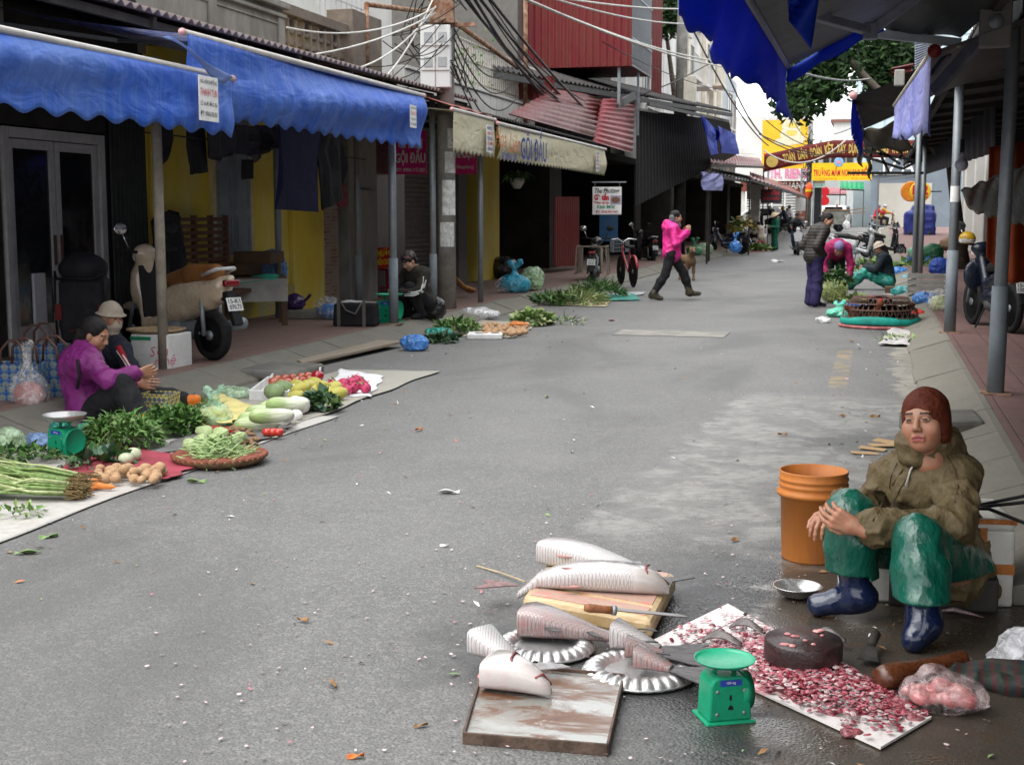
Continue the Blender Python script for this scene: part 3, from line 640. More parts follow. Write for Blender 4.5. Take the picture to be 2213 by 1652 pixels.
pole('grey pole beside the poster covered concrete pole',-6.1,18.25,2.95,.045,.8)
pole('grey pole against the yellow wall by the wooden table',-7.46,16.0,3.1,.045,.55)
pole('slim grey pole before the raw concrete pier with a hung maroon glove',-7.55,19.0,3.1,.045,.75)
cpole=mat('concrete_pole',(.27,.26,.24),.85,.25,4,.3,30)
T=thing('utility_pole','concrete utility pole carrying white meter boxes and a tangle of cables','utility pole',(-5.98,18.5,.15))
MB().tube([(0,0,0),(0,0,9)],[.14,.1],16).build('shaft',cpole,T,True)
p_=MB()
for i,(z,h)in enumerate(((.9,.35),(1.35,.5),(1.95,.3),(2.3,.28))):p_.grid(lambda u,v:(.136*math.sin(u*1.7-.4+i*.3),-.136*math.cos(u*1.7-.4+i*.3),z+h*v),8,1)
p_.build('poster',mat('torn_paper',(.6,.6,.57),.8,.3,9),T)
def mbox(T,c,label=None):
 M=Matrix.Translation(c)@Matrix.Rotation(math.radians(12),4,'Z')
 b=MB().box(-.21,.21,-.1,.08,-.26,.26,M).build('meter_box',mat('white_enamel',(.72,.72,.7),.45,.1,3,.05,30,c2=(.55,.4,.28),lo=.62,hi=.8),T,bevel=.012)
 for sx in(-1,1):MB().box(sx*.1-.06,sx*.1+.06,-.108,-.098,.02,.16,M).build('window',flat('meter_window',(.33,.34,.34),.2),b,bevel=.004)
 MB().box(-.2,.2,-.112,-.104,-.03,-.022,M).box(-.003,.003,-.108,-.1,-.25,.25,M).build('seam',rust,b)
c=PY(942,97,18.25);mbox(T,c-Vector((-5.98,18.5,.15)));c=PY(942,150,18.25);mbox(T,c-Vector((-5.98,18.5,.15)))
c=PY(955,20,18.3)-Vector((-5.98,18.5,.15));MB().cbox(c,.34,.2,.4,rz=.3).build('junction_box',rust,T,bevel=.01)
mb=MB();mb.bar((-.5,-.14,4.0),(.5,-.14,4.0),.05);mb.build('cross_arm',rust,T)
mb=MB();q=random.Random(5)
for i in range(26):
 a=Vector((q.uniform(-.5,.2),-.15+q.uniform(-.1,.1),q.uniform(3.6,5.2)));b=Vector((q.uniform(-.3,.45),-.2+q.uniform(-.1,.1),q.uniform(3.0,4.8)));mid=(a+b)/2+Vector((q.uniform(-.3,.3),-.1,-q.uniform(.1,.5)))
 mb.tube([a.lerp(mid,t*2)if t<.5 else mid.lerp(b,t*2-1)for t in(0,.25,.4,.5,.6,.75,1)],.009,5)
mb.build('cable_loops',black,T,True)
T=thing('utility_pole','second concrete utility pole with a tall white box, beyond the red metal room','utility pole',(-6.4,45.5,0))
MB().tube([(0,0,4.2),(0,0,11)],[.2,.16],14).build('shaft',cpole,T,True);MB().tube([(0,0,0),(0,0,4.2)],.2,14).build('lower_shaft',mat('sooty_concrete',(.03,.029,.027),.85,.3,4),T,True);MB().box(.1,.5,-.25,.1,4.9,6.1).build('meter_box',flat('cream_box',(.6,.56,.47)),T,bevel=.02)  # lower shaft is coloured dark for the shade below the roof
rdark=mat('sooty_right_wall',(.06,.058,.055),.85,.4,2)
H=thing('shop_house','dark row of open shop fronts behind the right hand pavement','building',(4,20,0));H.location=(0,0,0)
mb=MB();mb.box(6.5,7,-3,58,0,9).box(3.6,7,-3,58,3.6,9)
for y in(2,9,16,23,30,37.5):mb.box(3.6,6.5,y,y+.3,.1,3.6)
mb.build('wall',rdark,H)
H=thing('shop_house','pale shop house with white pilasters and steps on the right, beyond the parked motorbike','building',(4,48,0));H.location=(0,0,0)
mb=MB();mb.box(4.6,5,58,78,0,8)
mb.build('wall',mat('dim_cream',(.3,.28,.24),.85,.2,1),H)
for y in(44.5,49,54):MB().box(3.3,3.75,y,y+.5,.1,3.6).build('pilaster',white_wall,H,bevel=.02)
corr(MB(),(3.7,49.6,.3),(3.7,53.9,.3),(3.7,53.9,3.3),(3.7,49.6,3.3),14,.03,prof=1).build('shutter',flat('grey_roller',(.2,.2,.19)),H)
for y in(60,64.5,69):MB().box(4.2,4.6,y,y+.6,.1,5).build('pilaster',white_wall,H,bevel=.02)
def rroof(label,x0,x1,y0,y1,z0,z1,m,beams=True):
 T=thing('roof_canopy',label,'roof');corr(MB(),(x0,y0,z0),(x0,y1,z0),(x1,y1,z1),(x1,y0,z1),int((y1-y0)*5),.02).build('sheet',m,T,True,solid=.012)
 mb=MB();y=y0+.3
 while y<y1:mb.bar((x0+.05,y,z0-.06),(x1,y,z1-.06),.05,.07);y+=1.9
 mb.bar((x0+.03,y0,z0-.09),(x0+.03,y1,z0-.09),.06,.09);mb.build('rafter',dark,T);return T
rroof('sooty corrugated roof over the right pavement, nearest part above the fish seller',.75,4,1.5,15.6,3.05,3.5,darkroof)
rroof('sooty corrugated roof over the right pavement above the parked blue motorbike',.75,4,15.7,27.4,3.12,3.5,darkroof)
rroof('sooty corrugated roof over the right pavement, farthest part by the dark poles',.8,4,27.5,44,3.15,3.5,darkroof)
T=thing('awning','deep blue awning overhead at right, seen from beneath with its valance hanging','awning')
xw,xb,y0,y1,zw,zb=.78,-.65,4.65,10.06,3.35,2.57
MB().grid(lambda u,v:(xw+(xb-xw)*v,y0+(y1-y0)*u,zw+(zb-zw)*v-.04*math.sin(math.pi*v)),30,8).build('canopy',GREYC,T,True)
def fnv(u,v):
 y=y0+(y1-y0)*u;d=.38+.012*math.cos(u*90)+.012*math.sin(u*23)
 return(xb+.03*math.sin(y*2.3+v*2)*v+.02*math.sin(y*6)*v+.05*v*v*math.sin(y*.8),y+(.10*v*v if u>.97 else 0),zb-v*d)
MB().grid(fnv,110,10).build('valance',BLUED,T,True,solid=.003)
MB().tube([(xb,y0-.02,zb),(xb,y1+.02,zb)],.028,10).build('front_bar',galv,T,True)
A,B=Vector((xb,y1,zb-.02)),Vector((.02,y1,zb+.34))
MB().grid(lambda u,v:A.lerp(B,u)+Vector((0,.01*math.sin(u*9),-.1*v-.012*math.sin(u*14)*v)),20,3).build('end_trim',BLUED,T,True,solid=.003)
a,b,c,d=PY(1700,-8,7.2),PY(1771,-8,7.2),PY(1751,104,7.2),PY(1704,46,7.2)
MB().grid(lambda u,v:a.lerp(b,u).lerp(d.lerp(c,u),v)+Vector((0,.05*math.sin(u*5+v*3),.012*math.sin(v*22)*(1-u))),8,12).build('torn_flap',BLUED,T,True,solid=.003)
el=PY(1880,68,8.9)
mb=MB();mb.bar(PY(1612,-4,8.3),el,.075,.05).bar(el,PY(1985,-8,8.9),.075,.06);mb.cbox(el,.09,.09,.1);mb.build('folding_arm',mat('grey_blue_arm',(.15,.16,.2),.45,.2),T,bevel=.008)
T2=thing('awning','grey canvas awning above the fish stall, next to the deep blue one','awning')
MB().grid(lambda u,v:(.78-1.43*v,-2.5+7.05*u,3.36-.78*v-.04*math.sin(math.pi*v)),30,8).build('canopy',GREYC,T2,True);MB().tube([(-.65,-2.5,2.57),(-.65,4.5,2.57)],.028,10).build('front_bar',galv,T2,True)  # out of view, added to darken the ground at the lower right
T=thing('awning','pale streaked blue awning valance with ragged lower edge at right','awning')
n0,f0=PY(2012,112,10.12),G(1932,228,2.65);n1,f1=PY(2004,287,9.9),PY(1925,302,f0.y-.4)
def fnp(u,v):
 p=n0.lerp(f0,u).lerp(n1.lerp(f1,u),v*(1+.03*math.sin(u*75)+.03*math.sin(u*31)));return p+Vector((.018*math.sin(u*52)*v+.02*math.sin(u*21)*v,0,0))
MB().grid(fnp,130,8).build('valance',PALEB,T,True,solid=.003)
MB().tube([n0,f0],.02,8).build('front_bar',flat('cream_bar',(.5,.46,.36)),T,True)
w0,w1=Vector((1.5,n0.y,3.1)),Vector((1.5,f0.y,3.1))
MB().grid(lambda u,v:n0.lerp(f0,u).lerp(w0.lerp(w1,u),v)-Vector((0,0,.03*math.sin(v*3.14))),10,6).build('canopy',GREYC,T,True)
mb=MB();mb.bar(PY(2017,198,10.6),PY(2125,78,10.3),.05,.09);mb.bar(PY(2015,160,11),PY(2050,115,10.8),.04,.05);mb.build('folding_arm',mat('grey_blue_arm',(.15,.16,.2),.45,.2),T,bevel=.006)
MB().lathe([(0,-.03),(.045,-.03),(.05,0),(.045,.03),(0,.03)],14,Matrix.Translation(n0+Vector((.02,-.03,0)))@Matrix.Rotation(math.pi/2,4,'X')).build('end_cap',flat('dark_red_cap',(.15,.015,.015)),T,True)
M=Matrix.Translation(PY(2150,50,10.2));b=MB().box(-.11,.11,-.06,.06,-.17,.17,M).build('bracket',flat('dusty_bracket',(.17,.165,.155)),T,bevel=.015)
MB().lathe([(0,-.075),(.05,-.075),(.06,-.05)],14,M@Matrix.Translation((0,0,0))@Matrix.Rotation(math.pi/2,4,'X')@Matrix.Scale(-1,4,(0,0,1))).build('gear',galv,b,True)
T=thing('awning','dark canvas awning joining the deep blue awning above the right pavement','awning');Q4=[PY(1852,60,10.25),PY(2075,84,10.4),Vector((1.9,8.6,3.9)),Vector((.1,8.6,3.6))]
MB().grid(lambda u,v:Q4[0].lerp(Q4[1],u).lerp(Q4[3].lerp(Q4[2],u),v)+Vector((0,0,.02*math.sin(u*9+v*4))),12,8).build('canopy',GREYC,T,True,solid=.006);MB().bar(Q4[0]-V(0,0,.03),Q4[1]-V(0,0,.03),.05,.06).build('front_bar',galv,T)
T=thing('awning','dark grey awning with a blue edge strip and pink end cap','awning')
A=PY(1843,207,17.2);B=Vector((A.x+.05,24,A.z));Cc=Vector((1.3,24,3.75));Dd=PY(2000,135,17.2)
MB().grid(lambda u,v:A.lerp(B,u).lerp(Dd.lerp(Cc,u),v)-Vector((0,0,.05*math.sin(v*3.1))),8,8).build('canopy',darkroof,T,True)
MB().grid(lambda u,v:A.lerp(B,u)-Vector((.02*math.sin(u*30+v*3),0,v*(.46+.03*math.cos(u*90)))),60,5).build('valance',BLUED,T,True,solid=.004)
MB().tube([A,B],.03,8).build('front_bar',galv,T,True);MB().lathe([(0,-.03),(.05,-.02),(.05,.02),(0,.03)],12,Matrix.Translation(A-V(0,.03,0))@Matrix.Rotation(math.pi/2,4,'X')).build('end_cap',flat('pink_cap',(.6,.32,.32),.4),T,True)
mb=MB();e_=PY(1930,238,17.6);mb.bar(A-V(0,-.3,.05),e_,.05).bar(e_,PY(1962,175,17.6),.05,.06);mb.build('folding_arm',dark,T)
M=Matrix.Translation(PY(1943,168,16.8));MB().box(-.06,.06,-.05,.05,-.1,.09,M).build('bracket',flat('pale_bracket',(.26,.25,.23)),T,bevel=.015)
T=thing('roof_canopy','small maroon canopy and pale ribbed sheet above the dark grey awning','roof')
corr(MB(),PY(1925,165,20),PY(1925,147,20),PY(1972,137,20.5),PY(1972,165,20.5),2,.02).build('hood',maroon,T)
corr(MB(),PY(1976,182,19),PY(1976,82,19),PY(2012,78,19),PY(2012,150,19),18,.02).build('sheet',mat('pale_ribbed_sheet',(.36,.38,.45),.5,.2),T)
T=thing('awning','ragged brown tarpaulin roof with torn strips dangling from a bent frame','awning')
tarp=mat('brown_tarp',(.05,.042,.032),.7,.4,2,.5,6);P_=[PY(1862,284,27),PY(1945,262,25),PY(1975,320,25),PY(1868,325,27)]
MB().grid(lambda u,v:P_[0].lerp(P_[1],u).lerp(P_[3].lerp(P_[2],u),v)+Vector((0,.5*v+.1*math.sin(u*7),.04*math.sin(u*9+v*4))),14,8).build('tarp',tarp,T,True,solid=.01)
for u0,u1,v0,v1,yy in((1850,1866,282,362,27),(1872,1884,318,392,27),(1940,1952,318,350,26)):
 a,b,c,d=PY(u0,v0,yy),PY(u1,v0,yy),PY(u1-3,v1,yy),PY(u0+3,v1-8,yy)
 MB().grid(lambda u,v:a.lerp(b,u).lerp(d.lerp(c,u),v)+Vector((.02*math.sin(v*13),.04*math.sin(u*6+v*5),0)),5,14).build('torn_strip',tarp,T,True,solid=.01)
mb=MB()
for p,q_ in(((1862,325),(1990,350)),((1990,350),(1990,322)),((1865,338),(1950,365)),((1950,365),(1990,345)),((1862,300),(1945,355)),((1830,374),(1995,374)),((1900,330),(1920,372))):mb.bar(PY(*p,26.5),PY(*q_,26.5),.05)
mb.build('frame',black,T)
T=thing('fascia','dark ribbed metal fascia sheet hanging along the right roof edge','fascia')
corr(MB(),PX(2150,205,1.7),PX(1975,330,1.2),PX(1975,385,1.2),PX(2150,330,1.7),22,.02,prof=1).build('sheet',mat('dark_ribbed_sheet',(.04,.042,.045),.5,.3),T)
T=tag(MB().grid(lambda u,v:PY(2137,318,13.5).lerp(PY(2235,300,13.5),u).lerp(PY(2130,585,13.5).lerp(PY(2235,640,13.5),u),v*(1-.22*abs(u-.5)))+Vector((0,.08*math.sin(u*9),0)),14,14).build('orange_tarp',mat('orange_tarp',(.24,.04,.008),.6,.2,2,.3,12),None,True,solid=.006),'orange tarpaulin hanging in shade behind the nearest grey pole','tarpaulin')
T=tag(MB().grid(lambda u,v:PY(2075,412,11.5).lerp(PY(2240,345,11),u).lerp(PY(2105,455,11.5).lerp(PY(2240,492,11),u),v)+Vector((0,.5*v,.06*math.sin(v*3.14)*math.sin(u*3)+.015*math.sin(u*30+v*7))),20,10).build('black_tarp',mat('black_plastic_tarp',(.007,.009,.01),.35,.4,2,.4,5,bd=.03),None,True,solid=.006),'black plastic tarpaulin sagging over the motorbike at the right edge','tarpaulin')
for nm,lab,u,v,y,r in(('light_bulb','round white bulb hanging unlit under the right awnings',2077,368/1.0-10,14,.05),):
 T=thing(nm,lab,'light bulb',PY(2077,356,14));bs=Blob(.01).ell((0,0,0),.065).cap((0,0,.05),(0,0,.1),.03);sdfobj('bulb',[bs.mesh(.01)],flat('frosted_bulb',(.3,.3,.36),.3),T)
 MB().tube([(0,0,.1),(0,0,.25)],.02,8).build('holder',black,T)
def farbox(name,label,cat,u0,u1,v0,v1,y,depth,m,**k):
 a=PY(u0,v1,y);b=PY(u1,v0,y);T=thing(name,label,cat);MB().box(a.x,b.x,y,y+depth,min(a.z,hz(y)),b.z).build('wall',m,T);return T,a,b
ciza,a,b=farbox('shop_building','grey shop building with a beige roller shutter and big white letters at the crossing','building',1878,2080,330,500,104,10,mat('grey_blue_facade',(.17,.2,.235),.7,.1,.5))
c0,c1=PY(1897,396,103.9),PY(2010,492,103.9);corr(MB(),(c0.x,103.95,c1.z),(c1.x,103.95,c1.z),(c1.x,103.95,c0.z),(c0.x,103.95,c0.z),1,0).build('roller_shutter',mat('beige_shutter',(.42,.4,.36),.6,.08,.4),ciza)
c0,c1=PY(1882,372,103.8),PY(1990,376,103.8);MB().box(c0.x,c1.x,103.7,104,c1.z,c0.z).build('ledge',flat('dark_ledge',(.06,.065,.07)),ciza)
text('CiZA',1.5,WHT,ciza,frame(PY(1925,360,103.8),(1,0,0),(0,0,1)),w=3.4,bold=.0)
tower,a,b=farbox('office_tower','pale blue glass tower with curtain wall panels behind the right awnings','building',1846,2100,60,335,112,12,mat('pale_blue_cladding',(.5,.6,.64),.35,.08,.4))
mb=MB();
for i in range(9):mb.box(a.x+i*1.1,a.x+i*1.1+.08,111.9,112,6,b.z)
for i in range(10):mb.box(a.x,b.x,111.93,112,6.5+i*1.5,6.58+i*1.5)
mb.build('mullions',flat('pale_mullion',(.36,.44,.48)),tower)
text('CIZA HOME',.5,WHT,tower,frame(PY(1908,243,111.7),(1,0,0),(0,0,1)),w=3.2,bold=.02);text('C',1.2,WHT,tower,frame(PY(1925,232,111.7),(1,0,0),(0,0,1)),bold=.02)
T,a,b=farbox('building','white block with brown roof line in the distance at the end of the street','building',1795,1850,264,480,135,8,white_wall)
MB().box(a.x-.3,b.x+.3,134.7,143,b.z,b.z+.3).build('roof',flat('brown_roof',(.2,.09,.07)),T);win(T,0,0,.1,.1)if False else None
T,a,b=farbox('building','pale low building behind the yellow school sign at the crossing','building',1690,1905,318,490,122,8,mat('pale_far_wall',(.55,.55,.53),.85,.2,.4))
for i in range(5):c=PY(1768+i*17,335,121.9);MB().box(c.x-.25,c.x+.25,121.85,121.95,c.z-.7,c.z+.5).build('window',glassd,T)
gate,a,b=farbox('shop_building','corner building with white barred gates under a brown sign band','building',1560,1748,250,500,106,8,mat('far_white_wall',(.6,.59,.56),.85,.15,.4))
def fbar(T,nm,u0,u1,v0,v1,y,m,d=.12):
 c0,c1=PY(u0,v0,y),PY(u1,v1,y);return MB().box(c0.x,c1.x,y,y+d,c1.z,c0.z).build(nm,m,T)
fbar(gate,'sign_band',1600,1748,391,413,105.7,mat('brown_red_band',(.16,.045,.03),.6,.15));fbar(gate,'sign_band',1652,1748,362,391,105.5,WHT)
text('TH. RIENG',.78,flat('ink_pink',(.65,.2,.36)),gate,frame(PY(1704,376,105.4),(1,0,0),(0,0,1)),w=3.0,bold=.03);text('KHÁNH',.5,flat('ink_pale',(.5,.48,.45)),gate,frame(PY(1715,402,105.6),(1,0,0),(0,0,1)),w=2.0,bold=.02)
fbar(gate,'pillar',1722,1746,413,490,105.6,mat('brown_red_band',(.16,.045,.03),.6,.15),.3)
for u0 in(1612,1640,1668,1696):
 g=fbar(gate,'gate',u0,u0+25,416,478,105.8,flat('gate_grey',(.3,.3,.29)),.05);mb=MB()
 for i in range(10):c=PY(u0,419+i*6,105.7);d=PY(u0+25,419+i*6,105.7);mb.box(c.x+.06,d.x-.06,105.72,105.78,c.z-.06,c.z+.03)
 mb.build('slats',WHT,g);fbar(gate,'gate_post',u0-2,u0,414,480,105.7,WHT,.1)
T,L=sign('billboard','tall yellow billboard with a pale peeled fruit picture and red lettering','billboard',PY(1697,312,100),(1,0,0),(0,0,1),3.38,3.5,mat('billboard_yellow',(.72,.43,.03),.6,.08,.6),[('TH. RIENG',.55,0,-.95,RED,dict(w=3.1,bold=.03)),('ĐT: 0979.811737',.28,.3,-1.42,RED,dict(w=1.9,bold=.03))],.15)
pr=flat('pale_fruit',(.62,.58,.42));mb=MB()
for cx,cy,rx,ry in((.35,.75,.75,.5),(.1,.2,.9,.28),(.8,.35,.6,.35),(.4,1.35,.7,.42)):mb.add([(cx+rx*math.cos(k*.35+.1)*(1+.1*math.sin(k*2.1)),cy+ry*math.sin(k*.35+.1),.012+cx*.012)for k in range(18)],[tuple(range(18))],L)
mb.build('fruit_picture',pr,T,fix=False);mb=MB()
for cx,cy,rx,ry in((.4,.8,.4,.22),(.5,1.35,.4,.2)):mb.add([(cx+rx*math.cos(k*.35),cy+ry*math.sin(k*.35),.03)for k in range(18)],[tuple(range(18))],L)
mb.build('fruit_flesh',flat('fruit_yellow',(.68,.5,.12)),T,fix=False)
mb=MB();mb.bar(Vector((-1.2,.2,-1.7)),Vector((-1.2,.2,-5)),.15).bar(Vector((1.2,.2,-1.7)),Vector((1.2,.2,-5)),.15);mb.build('support',galv,T)
T,L=sign('school_sign','wide yellow kindergarten sign with red lettering and a round blue emblem','sign',PY(1818,371,92),(1,0,0),(0,0,1),3.85,1.15,mat('sign_yellow',(.78,.5,.015),.5,.06,.8),[('TRƯỜNG MẦM NON SAO BIỂN',.42,0,-.1,RED,dict(w=3.65,bold=.03)),('SỐ 10 LÊ HỒNG PHONG, HP',.1,-1.0,-.47,RED,dict(w=1.4)),('ĐT: 031.3.834.502',.1,1.2,-.47,RED,dict(w=1.1))],.12)
MB().lathe([(0,.03),(.27,.03),(.31,0)],24,L@Matrix.Translation((-.2,.62,0))).build('emblem',flat('emblem_blue',(.2,.38,.6)),T);MB().box(-.12,.12,-.1,.1,.032,.045,L@Matrix.Translation((-.2,.62,0))).build('emblem_centre',flat('emblem_pink',(.6,.25,.3)),T)
MB().bar(Vector((-1.8,.2,-.5)),Vector((-1.8,.2,-4.2)),.1).build('post',galv,T)
T=thing('banner','maroon cloth banner with gold lettering stretched across the street','banner')
bl,br=PY(1650,354,80),PY(1990,322,80);bm0=PY(1800,322,80)
def bz(u):
 x=bl.x+(br.x-bl.x)*u;
 return(bl.z+(bm0.z-bl.z)*min(1,u/.44)**.9 if u<.44 else bm0.z+(br.z-bm0.z)*(u-.44)/.56)
MB().grid(lambda u,v:(bl.x+(br.x-bl.x)*u,80+.08*math.sin(u*14),bz(u)+.5-1.0*v),50,5).build('cloth',mat('banner_maroon',(.13,.02,.02),.7,.12,.8),T,True,solid=.01)
s_='TOÀN DÂN ĐOÀN KẾT XÂY DỰNG ĐỜI SỐNG VĂN HÓA';gold=flat('ink_gold',(.62,.45,.12));W_=br.x-bl.x
words=s_.split();tot=sum(len(q)+.8 for q in words);px=.125
for q in words:
 wd=(len(q))/tot*.84;uc=px+wd/2;px+=(len(q)+.8)/tot*.84;x0=bl.x+W_*uc;sl_=(bz(uc+.02)-bz(uc-.02))/(.04*W_)
 text(q,.5,gold,T,frame((x0,79.86,bz(uc)-.02),(1,0,sl_),(0,0,1)),w=wd*W_*.96,bold=.03)
c=Vector((bl.x+W_*.055,79.88,bz(.055)));mb=MB()
mb.lathe([(.3,0),(.34,0),(.34,.01),(.3,.01)],24,frame(c,(1,0,0),(0,0,1)));mb.build('emblem',gold,T);text('QUYẾT TÂM',.14,gold,T,frame(c-V(0,.02,0),(1,0,0),(0,0,1)),w=.45)
MB().tube([(bl.x-5,80,bl.z+1),(bl.x,80,bl.z+.5)],.02,5).tube([(br.x,80,br.z+.5),(br.x+4,80,br.z+.6)],.02,5).build('rope',WHT,T)
T=thing('utility_pole','pale concrete utility pole wrapped in cables beside the yellow billboard','utility pole',PY(1745,490,95));MB().tube([(0,0,0),(0,0,8.7)],[.2,.14],12).build('shaft',cpole,T,True)
mb=MB();q=random.Random(9)
for i in range(30):
 z=q.uniform(3,6.3);p=[Vector((q.uniform(-.5,.5),q.uniform(-.3,-.1),z+q.uniform(-.8,.8)))for _ in range(4)];mb.tube(p,.025,4)
mb.build('cable_loops',black,T,True)
T=thing('utility_pole','slim grey street pole with white cabinet near the dark gate at the crossing','utility pole',PY(1768,490,96));MB().tube([(0,0,0),(0,0,6)],.12,10).build('shaft',cpole,T,True);MB().box(-1.6,-.9,-.2,.2,1.1,2.0).build('cabinet',flat('cabinet_white',(.5,.5,.48)),T)
T=thing('pillar','white painted concrete post with box top near the parked white car','post',GR(1630,522));MB().box(-.22,.22,-.22,.22,0,2.1).build('shaft',mat('chipped_white',(.6,.59,.56),.8,.2,2),T);MB().box(-.4,.4,-.35,.35,2.1,2.9,tx=1.1,ty=1.1).build('cabinet',flat('cabinet_white',(.5,.5,.48)),T,bevel=.02)
gd,a,b=farbox('gate_hut','narrow black ribbed metal hut under the pale green notice board','hut',1757,1774,402,490,93,1.5,flat('black_ribbed',(.015,.016,.018)))
sign('notice_board','small pale green notice board below the yellow kindergarten sign','sign',PY(1769,398,92.2),(1,0,0),(0,0,1),.8,.45,flat('pale_green_board',(.35,.5,.42)),[('TUYỂN SINH',.12,0,.1,RED,dict(w=.6)),('NHÓM LỚP',.1,0,-.1,INK,dict(w=.5))],.06)
for v_,lab in((414,'upper red round sign beside the white car at the crossing'),(434,'lower red round sign beside the white car at the crossing')):tag(MB().lathe([(0,-.03),(.32,-.03),(.34,0),(.32,.03),(0,.03)],24,Matrix.Translation(PY(1781,v_,97))@Matrix.Rotation(math.pi/2,4,'X')).build('round_sign',RED),lab,'sign','red round signs at the crossing')
smallroof('small pink corrugated roof behind the white car at the crossing',(PY(1783,419,112),PY(1828,419,112),PY(1828,406,116),PY(1783,406,116)),flat('pink_sheet',(.5,.2,.22)),12)
smallroof('green tarpaulin awning near the grey shop building at the crossing',(PY(1815,407,108),PY(1866,409,108),PY(1866,394,110),PY(1815,392,110)),flat('green_tarp',(.02,.3,.12)),5)
T=thing('lantern','red and yellow lantern hanging on the cable wrapped pole','lantern',PY(1748,412,94));MB().lathe([(.05,-.6),(.2,-.35),(.25,0),(.2,.35),(.05,.55)],14).build('body',flat('lantern_red',(.7,.08,.02)),T,True);MB().lathe([(.26,-.08),(.26,.08)],14).build('band',YEL,T)
for u,m,lab in((1968,flat('orange_disc',(.6,.2,.02)),'orange round shop sign partly hidden by the yellow one'),(1988,YEL,'yellow round shop sign with red lettering above the blue covered vehicle')):
 yy=62 if u==1988 else 62.6;c=PY(u,414,yy);T=thing('round_sign',lab,'sign',c);MB().lathe([(0,-.04),(.42,-.04),(.45,0),(.42,.04),(0,.04)],28,Matrix.Rotation(math.pi/2,4,'X')).build('disc',m,T)
 if u==1988:text('H2',.4,RED,T,frame((0,-.06,.05),(1,0,0),(0,0,1)),bold=.04);text('ĐT: 3838',.12,RED,T,frame((0,-.06,-.25),(1,0,0),(0,0,1)),bold=.03)
 MB().bar(Vector((0,.06,0)),Vector((.9,.06,0)),.05).build('bracket',black,T)
T=thing('street_pole','thin grey post with crossbar on a rough concrete foot, by the crossing riders','pole',GR(1893,522,.1));h_=PY(1893,388,T.location.y).z-T.location.z
MB().tube([(0,0,0),(0,0,h_)],.05,8).bar((-.1,0,h_),(2.2,0,h_+.25),.06).build('shaft',galv,T);MB().lathe([(.28,0),(.2,.2),(.08,.5)],10).build('foot',cpole,T)
A_=lambda*a:np.array(a,float)
def nrm(v):v=np.array(v,float);return v/max(1e-9,np.linalg.norm(v))
def skin_mat(name,c):
 if name in MC:return MC[name]
 m,t,p=newmat(name);o=ocoord(t);n=noise(t,o,14,4);n2=noise(t,o,150,3)
 col=mix(t,rng(t,n,.35,.7),c,(c[0]*1.05,c[1]*.8,c[2]*.72));col=mix(t,.25,col,mix(t,n2,tuple(v*.6 for v in c),tuple(min(1,v*1.3)for v in c)))
 setp(t,p,col=col,rough=.5,sss=.12,nrm=bumpn(t,n2,.12,.004));p.inputs['Subsurface Radius'].default_value=(.012,.004,.002);MC[name]=m;return m
SKIN=skin_mat('tan_skin',(.36,.19,.12));SKIN2=skin_mat('ruddy_skin',(.36,.185,.115));PALE=skin_mat('pale_skin',(.46,.28,.2))
LIP=flat('lip',(.3,.075,.07));BROW=flat('brow',(.05,.03,.025));EYEW=flat('eye_white',(.5,.46,.42),.25);HAIR=mat('black_hair',(.012,.01,.01),.45,.5,60,.8,160,stretch=(1,1,.2))
STAND=dict(pel=(0,0,.83),che=(0,0,1.16),nek=(0,-.01,1.29),hed=(0,.03,1.42),sh=(.165,-.01,1.24),el=(.22,-.03,.98),wr=(.22,.07,.76),hi=(.085,0,.80),kn=(.095,.02,.44),an=(.095,-.02,.08),to=(.12,.13,.035))
def pose(base=STAND,s=1.,**k):
 J={}
 for a,v in base.items():
  v=A_(*v)
  if a in('sh','el','wr','hi','kn','an','to'):
   J[a+'R']=v*s;J[a+'L']=v*A_(-1,1,1)*s
  else:J[a]=v*s
 for a,v in k.items():J[a]=A_(*v)
 return J
def hand_prims(B,w,d,n,s=1.,curl=.5,side=1,spread=1.):
 d=nrm(d);n=nrm(n-d*np.dot(n,d));x=np.cross(d,n)*side
 kn=[]
 for i,(off,L)in enumerate(((.033,.078),(.011,.085),(-.011,.078),(-.032,.062))):
  k=w+d*(.088-.006*abs(i-1))*s+x*off*s*spread;B.cap(w+x*off*.55*s+d*.01*s,k,.0145*s,.0125*s,.012*s);kn.append(k)
  p=k;dd=d
  for j,fr in enumerate((.45,.3,.25)):
   a=curl*(.7,.95,.7)[j]*(1+.08*(i-1));dd=nrm(dd*math.cos(a)+np.cross(np.cross(dd,n),dd)*math.sin(a))if a else dd
   q=p+dd*L*fr*s;B.cap(p,q,(.0098-.0010*j)*s,(.0090-.0011*j)*s,.004*s);p=q
 t0=w+x*.022*s+d*.02*s+n*.006*s;t1=t0+(x*.75+d*.75+n*.25)*.036*s;t2=t1+nrm(x*.3+d*.9+n*.45)*.032*s;t3=t2+nrm(d*.95+n*.5-x*.1)*.026*s
 B.cap(t0,t1,.0145*s,.0115*s,.012*s).cap(t1,t2,.0112*s,.0098*s,.005*s).cap(t2,t3,.0098*s,.0082*s,.004*s)
